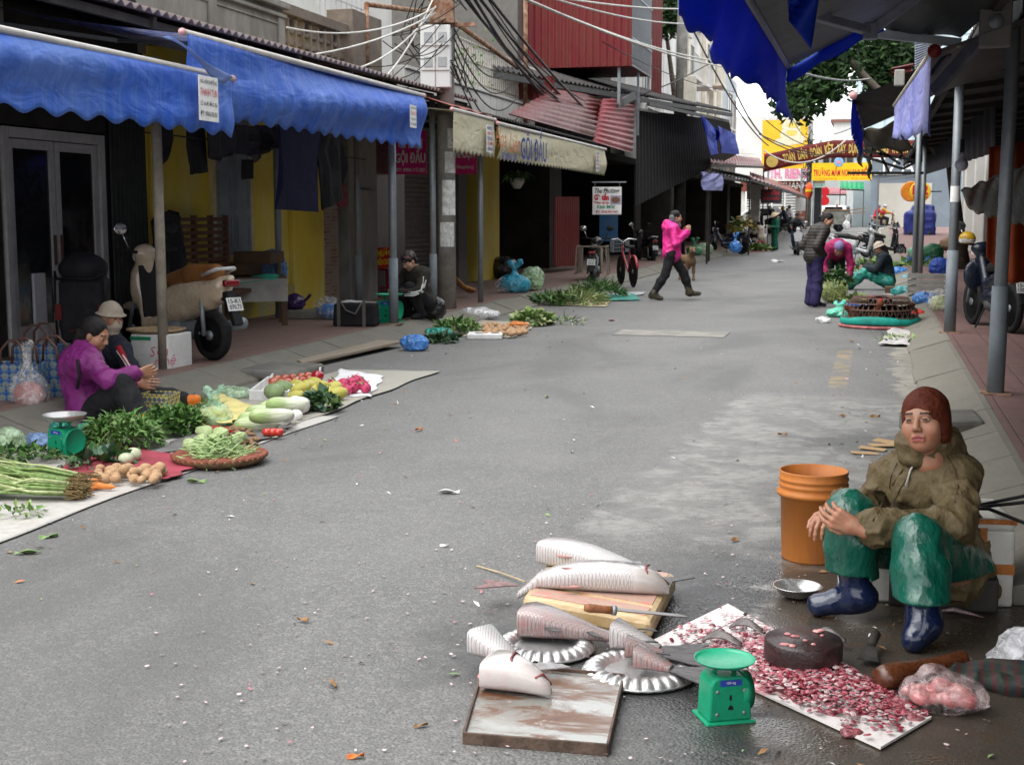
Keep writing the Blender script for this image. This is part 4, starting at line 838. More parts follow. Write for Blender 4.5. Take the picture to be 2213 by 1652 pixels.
def head_piece(res,fine=True):
 h=Blob(.022)
 h.ell((0,-.012,.028),(.075,.094,.09)).ell((0,.028,-.045),(.068,.062,.078)).ell((0,.055,-.096),(.026,.024,.022)).ell((.04,.056,-.034),(.03,.024,.03)).ell((-.04,.056,-.034),(.03,.024,.03))
 h.cap((-.034,.077,.02),(.034,.077,.02),.013)
 for s in(1,-1):h.ell((.031*s,.1,.0),(.018,.012,.009),k=.014,sub=True).ell((.031*s,.0795,-.001),(.0145,.0125,.011),k=.004)
 h.cap((0,.088,.006),(0,.104,-.03),.0085,.0125,k=.012)
 for s in(1,-1):h.ell((.012*s,.096,-.036),(.0095,.01,.0085),k=.006).ell((.075*s,-.005,-.012),(.009,.02,.03),k=.008)
 h.cap((-.02,.084,-.063),(.02,.084,-.063),.0075,k=.006).cap((-.017,.083,-.075),(.017,.083,-.075),.0082,k=.006).ell((0,.094,-.0688),(.022,.006,.0022),k=.003,sub=True)
 for s in(1,-1):h.cap((.021*s,.098,-.034),(.034*s,.084,-.07),.0035,.003,k=.007,sub=True).cap((.02*s,.094,-.014),(.042*s,.082,-.012),.003,.003,k=.006,sub=True)
 h.cap((0,-.02,-.06),(0,-.04,-.16),.055,.058)
 return h.mesh(res)
HEADS={}
def face_paint(C):
 x,y,z=C[:,0],C[:,1],C[:,2];r=np.zeros(len(C),int);ax=np.abs(x)
 ex=(ax-.031)/.0165;ey=(z+.001-.0015*(1-ex**2))/.0046;eye=(ex**2+ey**2<1)&(y>.075)
 r[eye]=3;r[eye&((np.abs(ax-.031)<.0095)|(z>.0016))]=2
 r[(np.abs(z-(.0245-.25*np.maximum(0,ax-.036)))<.0042)&(ax>.014)&(ax<.05)&(y>.06)]=2
 lip=(np.abs(z+.069)<.0125*(1-(ax/.026)**2))&(ax<.026)&(y>.078);r[lip]=1;r[lip&(np.abs(z+.0688)<.0014)]=2
 return r
def person(label,loc,rz,J,f=(0,1,0),up=(0,0,1),skin=None,res=.014,hres=.005,hs=1.,torso=None,arms=None,legs=None,feet=None,head=(),hands=None,group=None,bare=None,foot_w=1.):
 skin=skin or SKIN;f=nrm(f);xr=nrm(np.cross(f,nrm(up)));zu=np.cross(xr,f);RM=np.stack([xr,f,zu],1)*hs;H=J['hed']
 def torso_p(B,e,k=.05,low=0.):
  hl,hr,sl,sr=J['hiL'],J['hiR'],J['shL'],J['shR'];mid=(J['pel']+J['che'])/2
  B.cap(hl+(J['pel']-hl)*.15,hr+(J['pel']-hr)*.15,.095+e,k=k).cap(J['pel'],mid,.108+e,.1+e,k).cap(mid,J['che'],.1+e,.115+e,k)
  B.cap(J['che']+(sl-J['che'])*.6,J['che']+(sr-J['che'])*.6,.085+e,k=k).cap(J['che'],J['nek'],.09+e,.05+e*.8,k)
  B.cap(sl,J['nek']*.6+sl*.4,.052+e,.05+e*.6,k).cap(sr,J['nek']*.6+sr*.4,.052+e,.05+e*.6,k)
 def arm_p(B,s,e,end=1.,k=.03,cuff=0.):
  sh,el,wr=J['sh'+s],J['el'+s],J['wr'+s];w=el+(wr-el)*end
  B.cap(sh,el,.05+e,.04+e,k).cap(el,w,.04+e,.028+e+cuff,k)
 def leg_p(B,s,e,end=1.,k=.035,flare=0.):
  hi,kn,an=J['hi'+s],J['kn'+s],J['an'+s];w=kn+(an-kn)*end
  B.cap(hi,kn,.085+e,.058+e,k).cap(kn,kn*.55+w*.45,.055+e,.05+e+flare*.5,k).cap(kn*.55+w*.45,w,.05+e+flare*.5,.035+e+flare,k)
 def foot_p(B,s,e,k=.02):
  an,to=J['an'+s],J['to'+s];d=nrm(to-an);d[2]=min(0,d[2]);hl=an-nrm(A_(to[0]-an[0],to[1]-an[1],0))*.035;hl[2]=min(an[2],to[2]+.04)
  B.cap(an,hl,.036+e,.034+e,k).cap(hl,to,.034+e,.026*foot_w+e,k).cap(an,(an+to)/2,.034+e,.03+e,k)
 B=Blob(.03);torso_p(B,-.012);
 for s in 'LR':arm_p(B,s,-.004);leg_p(B,s,-.01);foot_p(B,s,-.006)
 B.cap(J['nek'],H+RM@A_(0,-.03,-.1),.05*hs,.052*hs)
 pcs=[B.mesh(res)]
 if hres not in HEADS:HEADS[hres]=head_piece(hres)
 hp,hq=HEADS[hres];pcs.append((hp@RM.T+H,hq))
 for s in 'LR':
  sd=1 if s=='R' else-1;hd=(hands or{}).get(s,{});w=J['wr'+s];d=hd.get('d',w-J['el'+s]);n=hd.get('n',A_(-sd,.2,0));Bh=Blob(.01)
  Bh.cap(w-nrm(d)*.03,w+nrm(d)*.02,.027*hs,.024*hs);hand_prims(Bh,w,A_(*d),A_(*n),hd.get('s',hs),hd.get('c',.45),hd.get('x',-sd));pcs.append(Bh.mesh(min(.005,hres)))
 nb=len(pcs[0][1])
 def paint(C):
  r=np.zeros(len(C),int);hl=(C-H)@RM/hs**2;sel=np.linalg.norm(hl,axis=1)<.16;r[sel]=face_paint(hl[sel]);r[:nb]=0;return r
 o=sdfobj('person',pcs,[skin,LIP,BROW,EYEW],None,paint,loc);o.rotation_euler=(0,0,rz);tag(o,label,'person',group)
 wr=lambda a,sc,sd:(None if not a else(lambda P:-a*(ridge(P*A_(1,1,.8),sc,sd)**3-.35)-a*.7*(ridge(P@RYX.T,sc*1.7,sd+3)**2-.4)))
 def do(nm,m,fn,e,res_,a=0.,sc=11.,k=.03,cut=None,**kw):
  b=Blob(k);fn(b,e);return sdfobj(nm,[b.mesh(res_,wr(a,sc,len(nm)),cut=cut)],m,o,**kw)
 if torso:
  def fn(b,e):
   torso_p(b,e)
   for s in 'LR':arm_p(b,s,e*torso.get('ae',.8),torso.get('end',.97),cuff=torso.get('cuff',.004))
   for q in torso.get('extra',()):b.cap(*q)
  do(torso.get('name','jacket'),torso['m'],fn,torso.get('e',.022),torso.get('res',res),torso.get('w',.012),torso.get('sc',11.),cut=torso.get('cut'))
 if legs:
  def fn(b,e):
   hl,hr=J['hiL'],J['hiR'];b.cap(hl,hr,.095+e).cap(J['pel'],J['pel']*.7+J['che']*.3,.1+e,.1+e)
   for s in 'LR':leg_p(b,s,e,legs.get('end',.95),flare=legs.get('flare',.01))
   for q in legs.get('extra',()):b.cap(*q)
  do('trousers',legs['m'],fn,legs.get('e',.014),legs.get('res',res),legs.get('w',.009),legs.get('sc',12.),cut=legs.get('cut'))
 if feet:
  for s in 'LR':
   def fn(b,e):
    foot_p(b,s,e)
    if feet.get('shaft'):kn,an=J['kn'+s],J['an'+s];b.cap(an,an+(kn-an)*feet['shaft'],.042+e,.05+e)
   do(feet.get('name','boot'),feet['m'],fn,feet.get('e',.01),min(res,.01),feet.get('w',.003),16.)
 for q in head:
  kind,m=q[0],q[1];b=Blob(.012);kw={};dsp=None
  if kind=='hair':
   low_=len(q)>2 and q[2]=='low';b.ell((0,-.018,.034)if not low_ else(0,-.03,-.03),(.085,.098,.094)if not low_ else(.06,.06,.06)).ell((0,-.055,-.03),(.07,.055,.075));b.ell((0,.1,-.03),(.066,.06,.085),k=.015,sub=True);dsp=lambda P:.005*(ridge(P*A_(1,1,.3),60)-.5)
   if len(q)>2 and q[2]=='bun':b.ell((0,-.125,.0),(.04,.04,.04))
   if len(q)>2 and q[2]=='low':b.ell((-.05,-.01,-.03),(.02,.03,.06))
   if len(q)>2 and q[2]=='long':b.cap((0,-.085,-.03),(0,-.1,-.16),.06,.045)
  elif kind=='scarf':
   w_=q[2]=='wrap' if len(q)>2 else False;b.ell((0,-.016 if not w_ else-.06,.028 if not w_ else 0),(.089,.106,.0985)if not w_ else(.085,.06,.09)).ell((0,-.06,-.04),(.078,.06,.08));b.ell((0,.115,-.05),(.072,.075,.1),k=.01,sub=True);dsp=lambda P:.004*(ridge(P,28)-.5)
   if len(q)>2 and q[2]=='tail':[b.ell((s_*.066,-.018,-.025),(.026,.05,.075))for s_ in(1,-1)];b.cap((.02,-.09,-.06),(.045,-.085,-.2),.05,.035).cap((-.03,-.07,-.06),(-.02,-.08,-.15),.045,.03)
   if len(q)>2 and q[2]=='wrap':b.cap((.065,.0,-.06),(.02,.06,-.135),.024).cap((-.065,0,-.06),(-.02,.06,-.135),.024).cap((0,-.05,-.1),(0,.05,-.14),.06,.05)
  elif kind=='mask':
   b.ell((0,.04,-.06),(.066,.068,.07)).cap((0,.03,-.08),(0,.06,-.2),.06,.02)
  elif kind=='beanie':
   b.ell((0,-.012,.045),(.09,.106,.095));b.box((0,0,-.06),(.2,.2,.085),.0,k=.006,sub=True);b.lathe if False else None
   R0=.0
  elif kind=='cap':
   b.ell((0,-.012,.04),(.09,.106,.092));b.box((0,0,-.06),(.2,.2,.078),.0,k=.006,sub=True);b.ell((0,.115,.028),(.065,.065,.01),k=.012)
  elif kind=='sunhat':
   b.ell((0,-.012,.045),(.094,.108,.092));b.ell((0,-.01,.02),(.125,.145,.016),k=.03);b.ell((0,.02,-.04),(.09,.12,.045),k=.01,sub=True);dsp=lambda P:.008*(ridge(P,16)-.5)
  elif kind=='helmet':
   b.ell((0,-.012,.035),(.112,.128,.115));b.box((0,.12,-.06),(.2,.1,.07),.0,k=.006,sub=True);b.box((0,0,-.12),(.2,.3,.06),0,k=.006,sub=True)
  elif kind=='conical':
   mb=MB();mb.lathe([(.235,-.0),(.23,.006),(.12,.085),(.0,.165),(.0,.15),(.115,.075),(.225,0)],28)
   ob=mb.build('conical_hat',m,o,True);ob.matrix_local=Matrix(((RM[0,0],RM[0,1],RM[0,2],H[0]),(RM[1,0],RM[1,1],RM[1,2],H[1]),(RM[2,0],RM[2,1],RM[2,2],H[2]),(0,0,0,1)))@Matrix.Translation((0,-.01,.045));continue
  P,Q=b.mesh(max(.005,hres*1.2),dsp);nm={'scarf':'headscarf','mask':'face_scarf','sunhat':'sun_hat'}.get(kind,kind)
  pt=None;ms=m
  if isinstance(m,(list,tuple)):pt=q[3]
  sdfobj(nm,[(P@RM.T+H,Q)],ms,o,(lambda C,pt=pt:pt((C-H)@RM/hs**2))if pt else None)
 return o,RM
RYX=np.array(Matrix.Rotation(.9,3,'X')@Matrix.Rotation(.7,3,'Z'))
def cloth(name,c,rough=.75,var=.18,bump=.35,bs=26,**k):
 return mat(name,c,rough,var,5,bump,bs,bd=.02,dist=.8,**k)
base=A_(.3,5.2,0)
def W_(u,v,y):return np.array(PY(u,v,y))-base
def WG(u,v,z):p=np.array(G(u,v,z));return p-base
anL=WG(1994,1345,.09);anR=WG(1846,1287,.09)
J=dict(pel=W_(2035,1235,5.38),che=W_(2003,1048,5.34),nek=W_(2008,972,5.32),hed=W_(1998,906,5.22),shL=W_(2068,1030,5.25),shR=W_(1926,1034,5.42),elL=W_(2066,1135,5.02),elR=W_(1888,1092,5.42),wrL=W_(1852,1140,4.86),wrR=W_(1800,1100,5.1),hiL=W_(2078,1240,5.25),hiR=W_(1988,1235,5.36),knL=W_(1986,1165,4.84),knR=W_(1836,1108,5.0),anL=anL,anR=anR,toL=WG(1974,1382,.04),toR=WG(1768,1306,.045))
olive=cloth('olive_raincoat',(.14,.105,.054),.55,.2,1.,15,c2=(.105,.077,.038),stretch=(1,1,.6))
GREENP=mat('green_plastic_trousers',(.004,.085,.056),.3,.12,3,.55,8,c2=(.006,.1,.066),coat=.25,bd=.05,dist=1.4,stretch=(1,1,.45))
NAVYB=mat('navy_rubber_boot',(.006,.013,.045),.22,.3,5,.25,12,coat=.4,bd=.02)
scarfm=mat('rust_brown_scarf',(.125,.026,.01),.65,.35,14,.7,30,c2=(.07,.014,.007),bd=.02)
def hem_cut(P):
 return np.full(P.shape[:-1],-1.)
hl=nrm(J['wrR']-J['elR'])
fsm,RMm=person('seated fish seller in an olive raincoat and brown headscarf, hands clasped on her knee',tuple(base),0,J,f=(-.36,-.92,.1),up=(-.12,.05,1),skin=SKIN2,res=.01,hres=.0032,hs=1.0,torso=dict(name='raincoat',m=olive,e=.026,w=.019,sc=12.,ae=.95,end=.82,cuff=.014,res=.008,extra=((J['pel'],J['pel']+A_(.03,.05,-.05),.13,.14),(J['nek']+A_(.07,.05,.02),J['nek']+A_(-.02,.08,.015),.06,.055),(J['pel']+A_(.04,.02,.1),J['pel']+A_(.1,.05,-.06),.15,.15),(J['nek']+A_(-.05,-.05,.02),J['nek']+A_(.045,-.04,.03),.045,.045),(J['nek']+A_(-.06,.0,.03),J['nek']+A_(-.01,-.07,.015),.04,.04),(J['pel'],J['che'],.135,.115))),legs=dict(m=GREENP,e=.026,w=.008,sc=9,flare=.034,end=.8,res=.008,cut=lambda P:np.where(P[...,0]<-.28,.185,.165)-P[...,2]),feet=dict(m=NAVYB,e=.014,shaft=.62,w=.004),head=(('scarf',scarfm,'tail'),('hair',HAIR,'low')),hands={'L':dict(d=(-.86,.0,.36),n=(-.25,.75,.25),c=.62,s=1.0),'R':dict(d=(-.35,-.8,-.28),n=(.1,.45,-.75),c=.7,s=1.0)},foot_w=1.15)
b=Blob(.02);C0=J['nek']+A_(-.012,-.03,.038);fx=RMm[:,0];fy=RMm[:,1]
for i in range(12):
 a0,a1=6.283*i/12,6.283*(i+1)/12;pt=lambda a:C0+fx*.082*math.cos(a)+fy*.082*math.sin(a)+A_(0,0,.01-.026*math.sin(a));b.cap(pt(a0),pt(a1),.03).cap(pt(a0),pt(a0)+A_(0,0,-.05),.03)
b.ell(J['nek']+fy*.058+fx*.02+A_(0,0,-.012),(.075,.05,.06)).ell(J['nek']+fy*.04+fx*.045+A_(0,0,0),(.05,.05,.05));b.cap(C0-fy*.09+A_(0,0,-.02),C0-fy*.1+fx*.08+A_(0,0,-.03),.05,.045);sdfobj('collar',[b.mesh(.006,lambda P:-.009*(ridge(P,26)**2-.4))],olive,fsm)
kn=Vector(J['nek']);mb=MB();fr=Vector(RMm[:,1])
p0=Vector(J['nek'])+fr*.1+Vector((0,0,-.01));mb.tube([p0+Vector((-.05,0,.02)),p0,p0+Vector((-.035,-.02,-.06)),p0+Vector((-.05,-.03,-.12))],.004,6).tube([p0+Vector((.05,0,.03)),p0,p0+Vector((.01,-.02,-.05))],.004,6)
mb.build('drawcord',flat('pale_cord',(.5,.48,.44)),fsm,True);b=Blob(.01).cap(p0+Vector((-.02,.02,-.0)),p0+Vector((.01,.0,-.04)),.02,.012).ell(p0+Vector((-.03,0,-.02)),.016);sdfobj('inner_collar',[b.mesh(.006,lambda P:.004*(ridge(P,40)-.5))],flat('magenta_cloth',(.35,.03,.14)),fsm)
bpy.context.view_layer.update();rc=[x for x in fsm.children if x.name.startswith('raincoat')][0];dg_=bpy.context.evaluated_depsgraph_get()
def on(u,v):
 d_=Vector(ray(u,v)).normalized();h_,p_,n_,*_r=rc.ray_cast(Vector((0,0,EYE))-Vector(base),d_);return(p_+n_*.002)if h_ else None
for uv,r_,nm in(([(1968,992),(1950,1015),(1930,1045),(1912,1075),(1897,1105),(1886,1125)],.0035,'placket_edge'),([(1985,1000),(1964,1025),(1946,1055),(1930,1085),(1918,1112)],.0025,'placket_seam'),([(2045,985),(2062,1010),(2070,1050),(2062,1085)],.0022,'sleeve_seam'),([(1938,1000),(1925,1030),(1922,1055)],.0022,'sleeve_seam')):
 ps_=[p for p in(on(*q_)for q_ in uv)if p]
 if len(ps_)>2:MB().tube(ps_,r_,6).build(nm,mat('olive_seam',(.06,.044,.022),.6),fsm,True)
a0=Vector(J['nek'])+fr*.115+Vector((-.01,0,-.06));a1=Vector(J['pel'])+Vector((-.1,-.19,.1))
pb=A_(-5.2,8.5,0.)
def PW(u,v,y):return np.array(PY(u,v,y))-pb
PURP=cloth('purple_quilted_jacket',(.16,.018,.13),.42,.15,.5,20,c2=(.22,.03,.18));BLK=cloth('black_cloth',(.014,.014,.016),.8);BLK2=cloth('black_sheen',(.012,.013,.016),.5)
J=dict(pel=PW(190,885,8.47),che=PW(178,798,8.44),nek=PW(185,750,8.42),hed=PW(205,722,8.42),shL=PW(162,778,8.62),shR=PW(190,785,8.27),elL=PW(215,835,8.67),elR=PW(235,820,8.22),wrL=PW(300,830,8.62),wrR=PW(298,806,8.37),hiL=PW(195,893,8.57),hiR=PW(195,897,8.37),knL=PW(330,858,8.77),knR=PW(265,830,8.27),anL=PW(395,868,8.82),anR=PW(300,905,8.22),toL=PW(425,862,8.82),toR=PW(330,905,8.17))
o,_=person('woman in a purple quilted jacket and black trousers sitting by the vegetable mat',tuple(pb),0,J,f=(.93,.1,-.35),skin=SKIN,res=.014,hres=.006,torso=dict(m=PURP,e=.045,w=.014,sc=16,ae=.55,end=.86),legs=dict(m=BLK,e=.02,flare=.02,w=.012),feet=dict(name='sock',m=flat('orange_sock',(.6,.16,.03)),e=.006),head=(('hair',HAIR,'long'),))
mb=MB().tube([tuple(J['shR']+A_(-.02,-.1,.04)),tuple(J['shR']+A_(.0,-.11,-.08)),tuple(J['shR']+A_(-.03,-.1,-.17))],.012,6).build('piping',BLK,o,True)
qb=A_(-5.95,10.1,.15)
def QW(u,v,y):return np.array(PY(u,v,y))-qb
J=pose(s=.95);off=QW(245,720,10.1)
J=dict(pel=QW(232,835,10.2),che=QW(240,765,10.15),nek=QW(243,730,10.12),hed=QW(241,684,10.08),shL=QW(225,752,10.35),shR=QW(262,755,9.95),elL=QW(250,800,10.3),elR=QW(282,790,9.9),wrL=QW(300,805,10.2),wrR=QW(268,812,9.9),hiL=QW(230,840,10.3),hiR=QW(240,842,10.1),knL=QW(310,815,10.35),knR=QW(320,835,10.05),anL=QW(330,860,10.35),anR=QW(355,868,10.),toL=QW(345,862,10.3),toR=QW(385,868,9.95))
NVY=cloth('dark_navy_cloth',(.018,.022,.035));beige=cloth('beige_hat_cloth',(.4,.34,.27),.8,.15,.4,30)
o,_=person('masked person in a cream hat and face scarf, black jacket with red striped sleeve',tuple(qb),0,J,f=(.85,-.3,-.12),hres=.007,torso=dict(m=NVY,e=.03,w=.012),legs=dict(m=BLK,e=.016),feet=dict(name='shoe',m=BLK),head=(('sunhat',beige),('mask',beige)))
mb=MB();REDC=cloth('red_sleeve',(.36,.02,.03))
s0,e0,w0=J['shR'],J['elR'],J['wrR'];mb.tube([s0+A_(.02,-.07,.03),(s0+e0)/2+A_(.03,-.075,0),e0+A_(.03,-.06,0),(e0+w0)/2+A_(.0,-.065,.02)],.032,8,flat=.8);st=mb.build('sleeve_panel',REDC,o,True)
mb=MB()
for k in(-.014,.012):mb.tube([s0+A_(.03+k,-.098,.0),(s0+e0)/2+A_(.045+k,-.1,0),e0+A_(.04+k,-.09,0)],.007,6)
mb.build('stripe',WHT,st,True)
sb=np.array(G(905,688,.15))
def floral(name):
 m,t,p=newmat(name);o=ocoord(t);v=nd(t,'TexVoronoi',{'Vector':o,'Scale':38.},out=None);k=rng(t,v.outputs[0],.28,.2)
 c=mix(t,k,(.015,.014,.016),mix(t,nd(t,'SeparateXYZ',{0:v.outputs[1]}),(.5,.45,.42),(.5,.08,.07)));setp(t,p,col=c,rough=.7);return m
SQ=dict(pel=(0,-.1,.22),che=(0,.02,.52),nek=(0,.09,.64),hed=(0,.16,.76),sh=(.16,.05,.6),el=(.24,.2,.38),wr=(.1,.4,.36),hi=(.09,-.1,.2),kn=(.14,.27,.42),an=(.12,.06,.07),to=(.14,.22,.035))
rzs=math.radians(150)
o,_=person('squatting woman in a floral cap and dark track jacket with white sleeve stripes',tuple(sb),rzs,pose(SQ),f=(.1,.85,-.5),skin=PALE,hres=.006,torso=dict(m=cloth('olive_black_tracksuit',(.03,.026,.02)),e=.028),legs=dict(m=BLK,e=.016),feet=dict(name='shoe',m=BLK),head=(('beanie',floral('floral_cap')),('hair',HAIR)))
mb=MB()
for sg in(-1,1):
 for k in(-.022,0,.022):mb.tube([A_(sg*.19,.05+k,.66),A_(sg*.262,.13+k,.5),A_(sg*.305,.21+k*.6,.38+k*.6),A_(sg*.25,.3,.345+k),A_(sg*.16,.385,.345+k)],.008,5)
mb.build('stripe',WHT,o,True)
PINK=cloth('hot_pink_raincoat',(.72,.03,.24),.45,.12,.6,12,c2=(.8,.05,.3));pk=np.array(G(1449,648))
WK=pose(s=1.03,hiL=(-.085,.02,.82),knL=(-.08,.24,.47),anL=(-.08,.36,.12),toL=(-.09,.52,.11),hiR=(.085,-.02,.82),knR=(.09,-.12,.46),anR=(.09,-.33,.12),toR=(.1,-.19,.04),elL=(-.27,.04,1.0),wrL=(-.1,.24,1.19),elR=(.26,.02,1.0),wrR=(.1,.25,1.2),hed=(0,.07,1.46))
olb=mat('muddy_rubber_boot',(.035,.03,.018),.35,.5,8,.2,20,c2=(.12,.1,.06))
o,_=person('woman striding across the road in a hot pink raincoat, black trousers and rubber boots',tuple(pk),math.radians(-72),WK,f=(0,1,-.02),hres=.006,torso=dict(name='raincoat',m=PINK,e=.032,w=.018,sc=8,ae=.75,cuff=.012,extra=((A_(0,0,.8)*1.03,A_(0,0,1.0),.17,.15),(A_(0,-.08,1.33),A_(0,-.1,1.3),.09,.08))),legs=dict(m=BLK,e=.018,end=.8,w=.01),feet=dict(m=olb,e=.018,shaft=.6),head=(('scarf',mat('grey_check_scarf',(.13,.14,.15),.8,.5,30,.3,60),'wrap'),('hair',HAIR)),hands={'L':dict(c=.8,n=(.7,-.2,-.3),d=(.2,.3,.9)),'R':dict(c=.6,n=(-.7,-.2,-.3),d=(-.1,.3,.9))})
def puffer(name,c):
 m,t,p=newmat(name);o=ocoord(t);s=nd(t,'SeparateXYZ',{0:o},out=2);h=mth(t,'ABSOLUTE',mth(t,'SINE',mth(t,'MULTIPLY',s,62.)))
 setp(t,p,col=mix(t,rng(t,h,.0,.35),tuple(v*.6 for v in c),c),rough=.55,spec=.25,nrm=bumpn(t,mth(t,'ADD',h,mth(t,'MULTIPLY',noise(t,o,30,3),.6)),.4,.015));return m
sw=np.array(G(1757,663))
J=pose(s=1.03,pel=(0,-.04,.85),nek=(0,.11,1.31),che=(0,.05,1.17),shL=(-.165,.08,1.26),shR=(.165,.08,1.26),hed=(.0,.21,1.42),elR=(.27,-.1,1.0),wrR=(.12,.1,.86),elL=(-.27,-.1,1.0),wrL=(-.14,.12,.87),toR=(.13,.14,.04),toL=(-.12,.15,.04))
o,_=person('standing woman in a black puffer jacket and navy trousers, leaning forward and looking back',tuple(sw),math.radians(-62),J,f=(.62,.68,-.38),up=(.05,.35,1),skin=SKIN,hres=.006,torso=dict(name='puffer_jacket',m=puffer('black_puffer',(.035,.03,.027)),e=.04,w=.006,ae=.7),legs=dict(m=cloth('navy_trousers',(.028,.022,.075)),e=.024,flare=.028,end=.97,w=.01),feet=dict(name='shoe',m=BLK,e=.004),head=(('hair',HAIR,'bun'),),hands={'L':dict(c=.7,n=(1,.3,0)),'R':dict(c=.7,n=(-1,.3,0))})
MAG=cloth('magenta_jacket',(.26,.012,.075),.6,.2,.6,12);bw=np.array(G(1803,640))
BD=pose(pel=(0,-.1,.8),che=(0,.22,.93),nek=(0,.34,.93),hed=(0,.45,.9),shL=(-.17,.27,.9),shR=(.17,.27,.9),elL=(-.24,.3,.62),elR=(.26,.32,.62),wrL=(-.2,.42,.36),wrR=(.2,.45,.34),hiL=(-.09,-.1,.78),hiR=(.09,-.1,.78),knL=(-.1,-.04,.42),knR=(.1,-.04,.42))
o,_=person('woman in a magenta jacket and lilac knitted beanie bending over a bag of greens',tuple(bw),math.radians(-172),BD,f=(.12,.75,-.7),up=(0,.7,.72),hres=.006,torso=dict(m=MAG,e=.034,w=.016),legs=dict(m=BLK,e=.018),feet=dict(name='shoe',m=BLK),head=(('beanie',mat('lilac_knit',(.2,.16,.32),.85,.25,60,.6,120)),))
gw=np.array(G(1918,632,-.05))
ST=dict(pel=(0,0,.22),che=(0,.08,.56),nek=(0,.12,.68),hed=(0,.18,.80),sh=(.16,.1,.63),el=(.24,.22,.42),wr=(.12,.42,.44),hi=(.09,.0,.19),kn=(.14,.42,.36),an=(.12,.75,.1),to=(.13,.9,.1))
GP2=mat('teal_plastic_trousers',(.008,.19,.15),.35,.35,5,.8,14,c2=(.02,.28,.22),bd=.03)
o,_=person('seated woman in a pale sun hat and teal plastic trousers, legs stretched into the road',tuple(gw),math.radians(88),pose(ST,1.12),f=(.05,.9,-.4),hres=.006,torso=dict(m=cloth('dark_teal_jacket',(.012,.02,.026)),e=.04),legs=dict(m=GP2,e=.04,flare=.05,w=.02,sc=9),feet=dict(name='boot',m=mat('teal_rubber',(.01,.09,.13),.4),e=.01,shaft=.4),head=(('sunhat',beige),('hair',HAIR,'long')))
EMER=cloth('emerald_cloth',(.008,.09,.055),.6);straw=mat('palm_leaf_hat',(.46,.36,.25),.7,.2,30,.2,60)
c_=GR(1673,541);J=pose(s=1.02,wrL=(-.1,.24,1.0),wrR=(.1,.24,1.02),elL=(-.25,.0,.98),elR=(.25,.0,.98))
person('person in a conical hat and long emerald green raincoat standing by the far vendors',tuple(c_),math.radians(120),J,f=(0,.9,-.45),hres=.01,res=.02,torso=dict(m=EMER,e=.05,w=.01,res=.018),legs=dict(m=EMER,e=.03,flare=.04,res=.018),feet=dict(name='shoe',m=BLK),head=(('conical',straw),('hair',HAIR)))
c_=GR(1582,541,.1);person('seated vendor in a conical hat and lime green jacket behind the loaded motorbike',tuple(c_+V(0,.9,.25)),math.radians(-120),pose(ST),f=(0,.9,-.2),hres=.01,res=.02,torso=dict(m=cloth('lime_cloth',(.13,.14,.012)),e=.035,res=.018),legs=dict(m=BLK),feet=dict(name='shoe',m=BLK),head=(('conical',straw),('mask',WHT)))
c_=GR(1644,535);person('person in a cream fleece seated on a red stool at the far left',tuple(c_+V(0,0,.25)),math.radians(60),pose(ST),f=(0,.9,-.3),hres=.01,res=.02,torso=dict(m=cloth('cream_fleece',(.5,.42,.34)),e=.05,res=.018),legs=dict(m=BLK),feet=dict(name='shoe',m=BLK),head=(('hair',HAIR),))
for u,v,mt,lab,ang in((1807,487,BLK,'dark silhouetted man standing in front of the white car, handcart before him',180),(1860,470,NVY,'man in a dark suit walking beyond the crossing by the grey shop',20)):
 c_=PY(u,v,118 if u>1850 else 100);z0=hz(90)+(.4 if u>1850 else 0);c_.z=max(z0,c_.z)if u>1850 else z0
 person(lab,tuple(c_),math.radians(ang),pose(s=1.1),hres=.012,res=.022,torso=dict(m=mt,e=.03,res=.02),legs=dict(m=mt,e=.02,res=.02),feet=dict(name='shoe',m=BLK),head=(('hair',HAIR),))
def depth(p):return Vector(p).y*math.cos(YAW)-Vector(p).x*math.sin(YAW)
def mpp(p):return depth(p)/F
def fish_mat(name,belly,back,blood=.3,sc=84.,lk=1.,hx=9.):
 m,t,p=newmat(name);o=nd(t,'TexCoord',out=3);s=nd(t,'SeparateXYZ',{0:o},out=None);x,y=s.outputs[0],s.outputs[1]
 g=rng(t,mth(t,'ADD',y,mth(t,'MULTIPLY',mth(t,'SUBTRACT',noise(t,o,12,3),.5),.03)),-.045,.05)
 def dia(sg,sc=sc*.85):
  f=mth(t,'FRACT',mth(t,'ADD',mth(t,'MULTIPLY',x,sc),mth(t,'MULTIPLY',y,sc*1.1*sg)));return rng(t,mth(t,'ABSOLUTE',mth(t,'SUBTRACT',f,.5)),.36,.5)
 ln=mth(t,'MULTIPLY',mth(t,'MAXIMUM',dia(1),dia(-1)),rng(t,x,hx,hx-.03,0,lk));n=noise(t,o,16,5,.7)
 c=mix(t,g,belly,back);c=mix(t,mth(t,'MULTIPLY',ln,rng(t,g,0,1,.6,.95)),c,tuple(v*.22 for v in back));c=mix(t,rng(t,n,.5,.75,0,blood),c,(.42,.1,.1));c=mix(t,rng(t,x,hx-.02,hx+.02,0,.45),c,(.3,.26,.22))
 setp(t,p,col=c,rough=rng(t,n,.3,.7,.18,.34),spec=.6,coat=.25,nrm=bumpn(t,mth(t,'ADD',mth(t,'MULTIPLY',ln,-.6),n),.3,.004));return m
FISHA=fish_mat('silver_fish_skin',(.5,.47,.46),(.22,.22,.215),.2);FISHB=fish_mat('grey_fish_skin',(.34,.26,.25),(.1,.098,.095),.6)
FLESH=mat('raw_fish_flesh',(.55,.17,.17),.3,.35,30,.3,60,c2=(.66,.36,.33));FIN=mat('dark_fin',(.045,.043,.045),.35,.5,40,.5,90,c2=(.13,.12,.12),stretch=(.3,2,1));FINP=mat('pink_fin',(.42,.22,.2),.4,.3,30,.4,80)
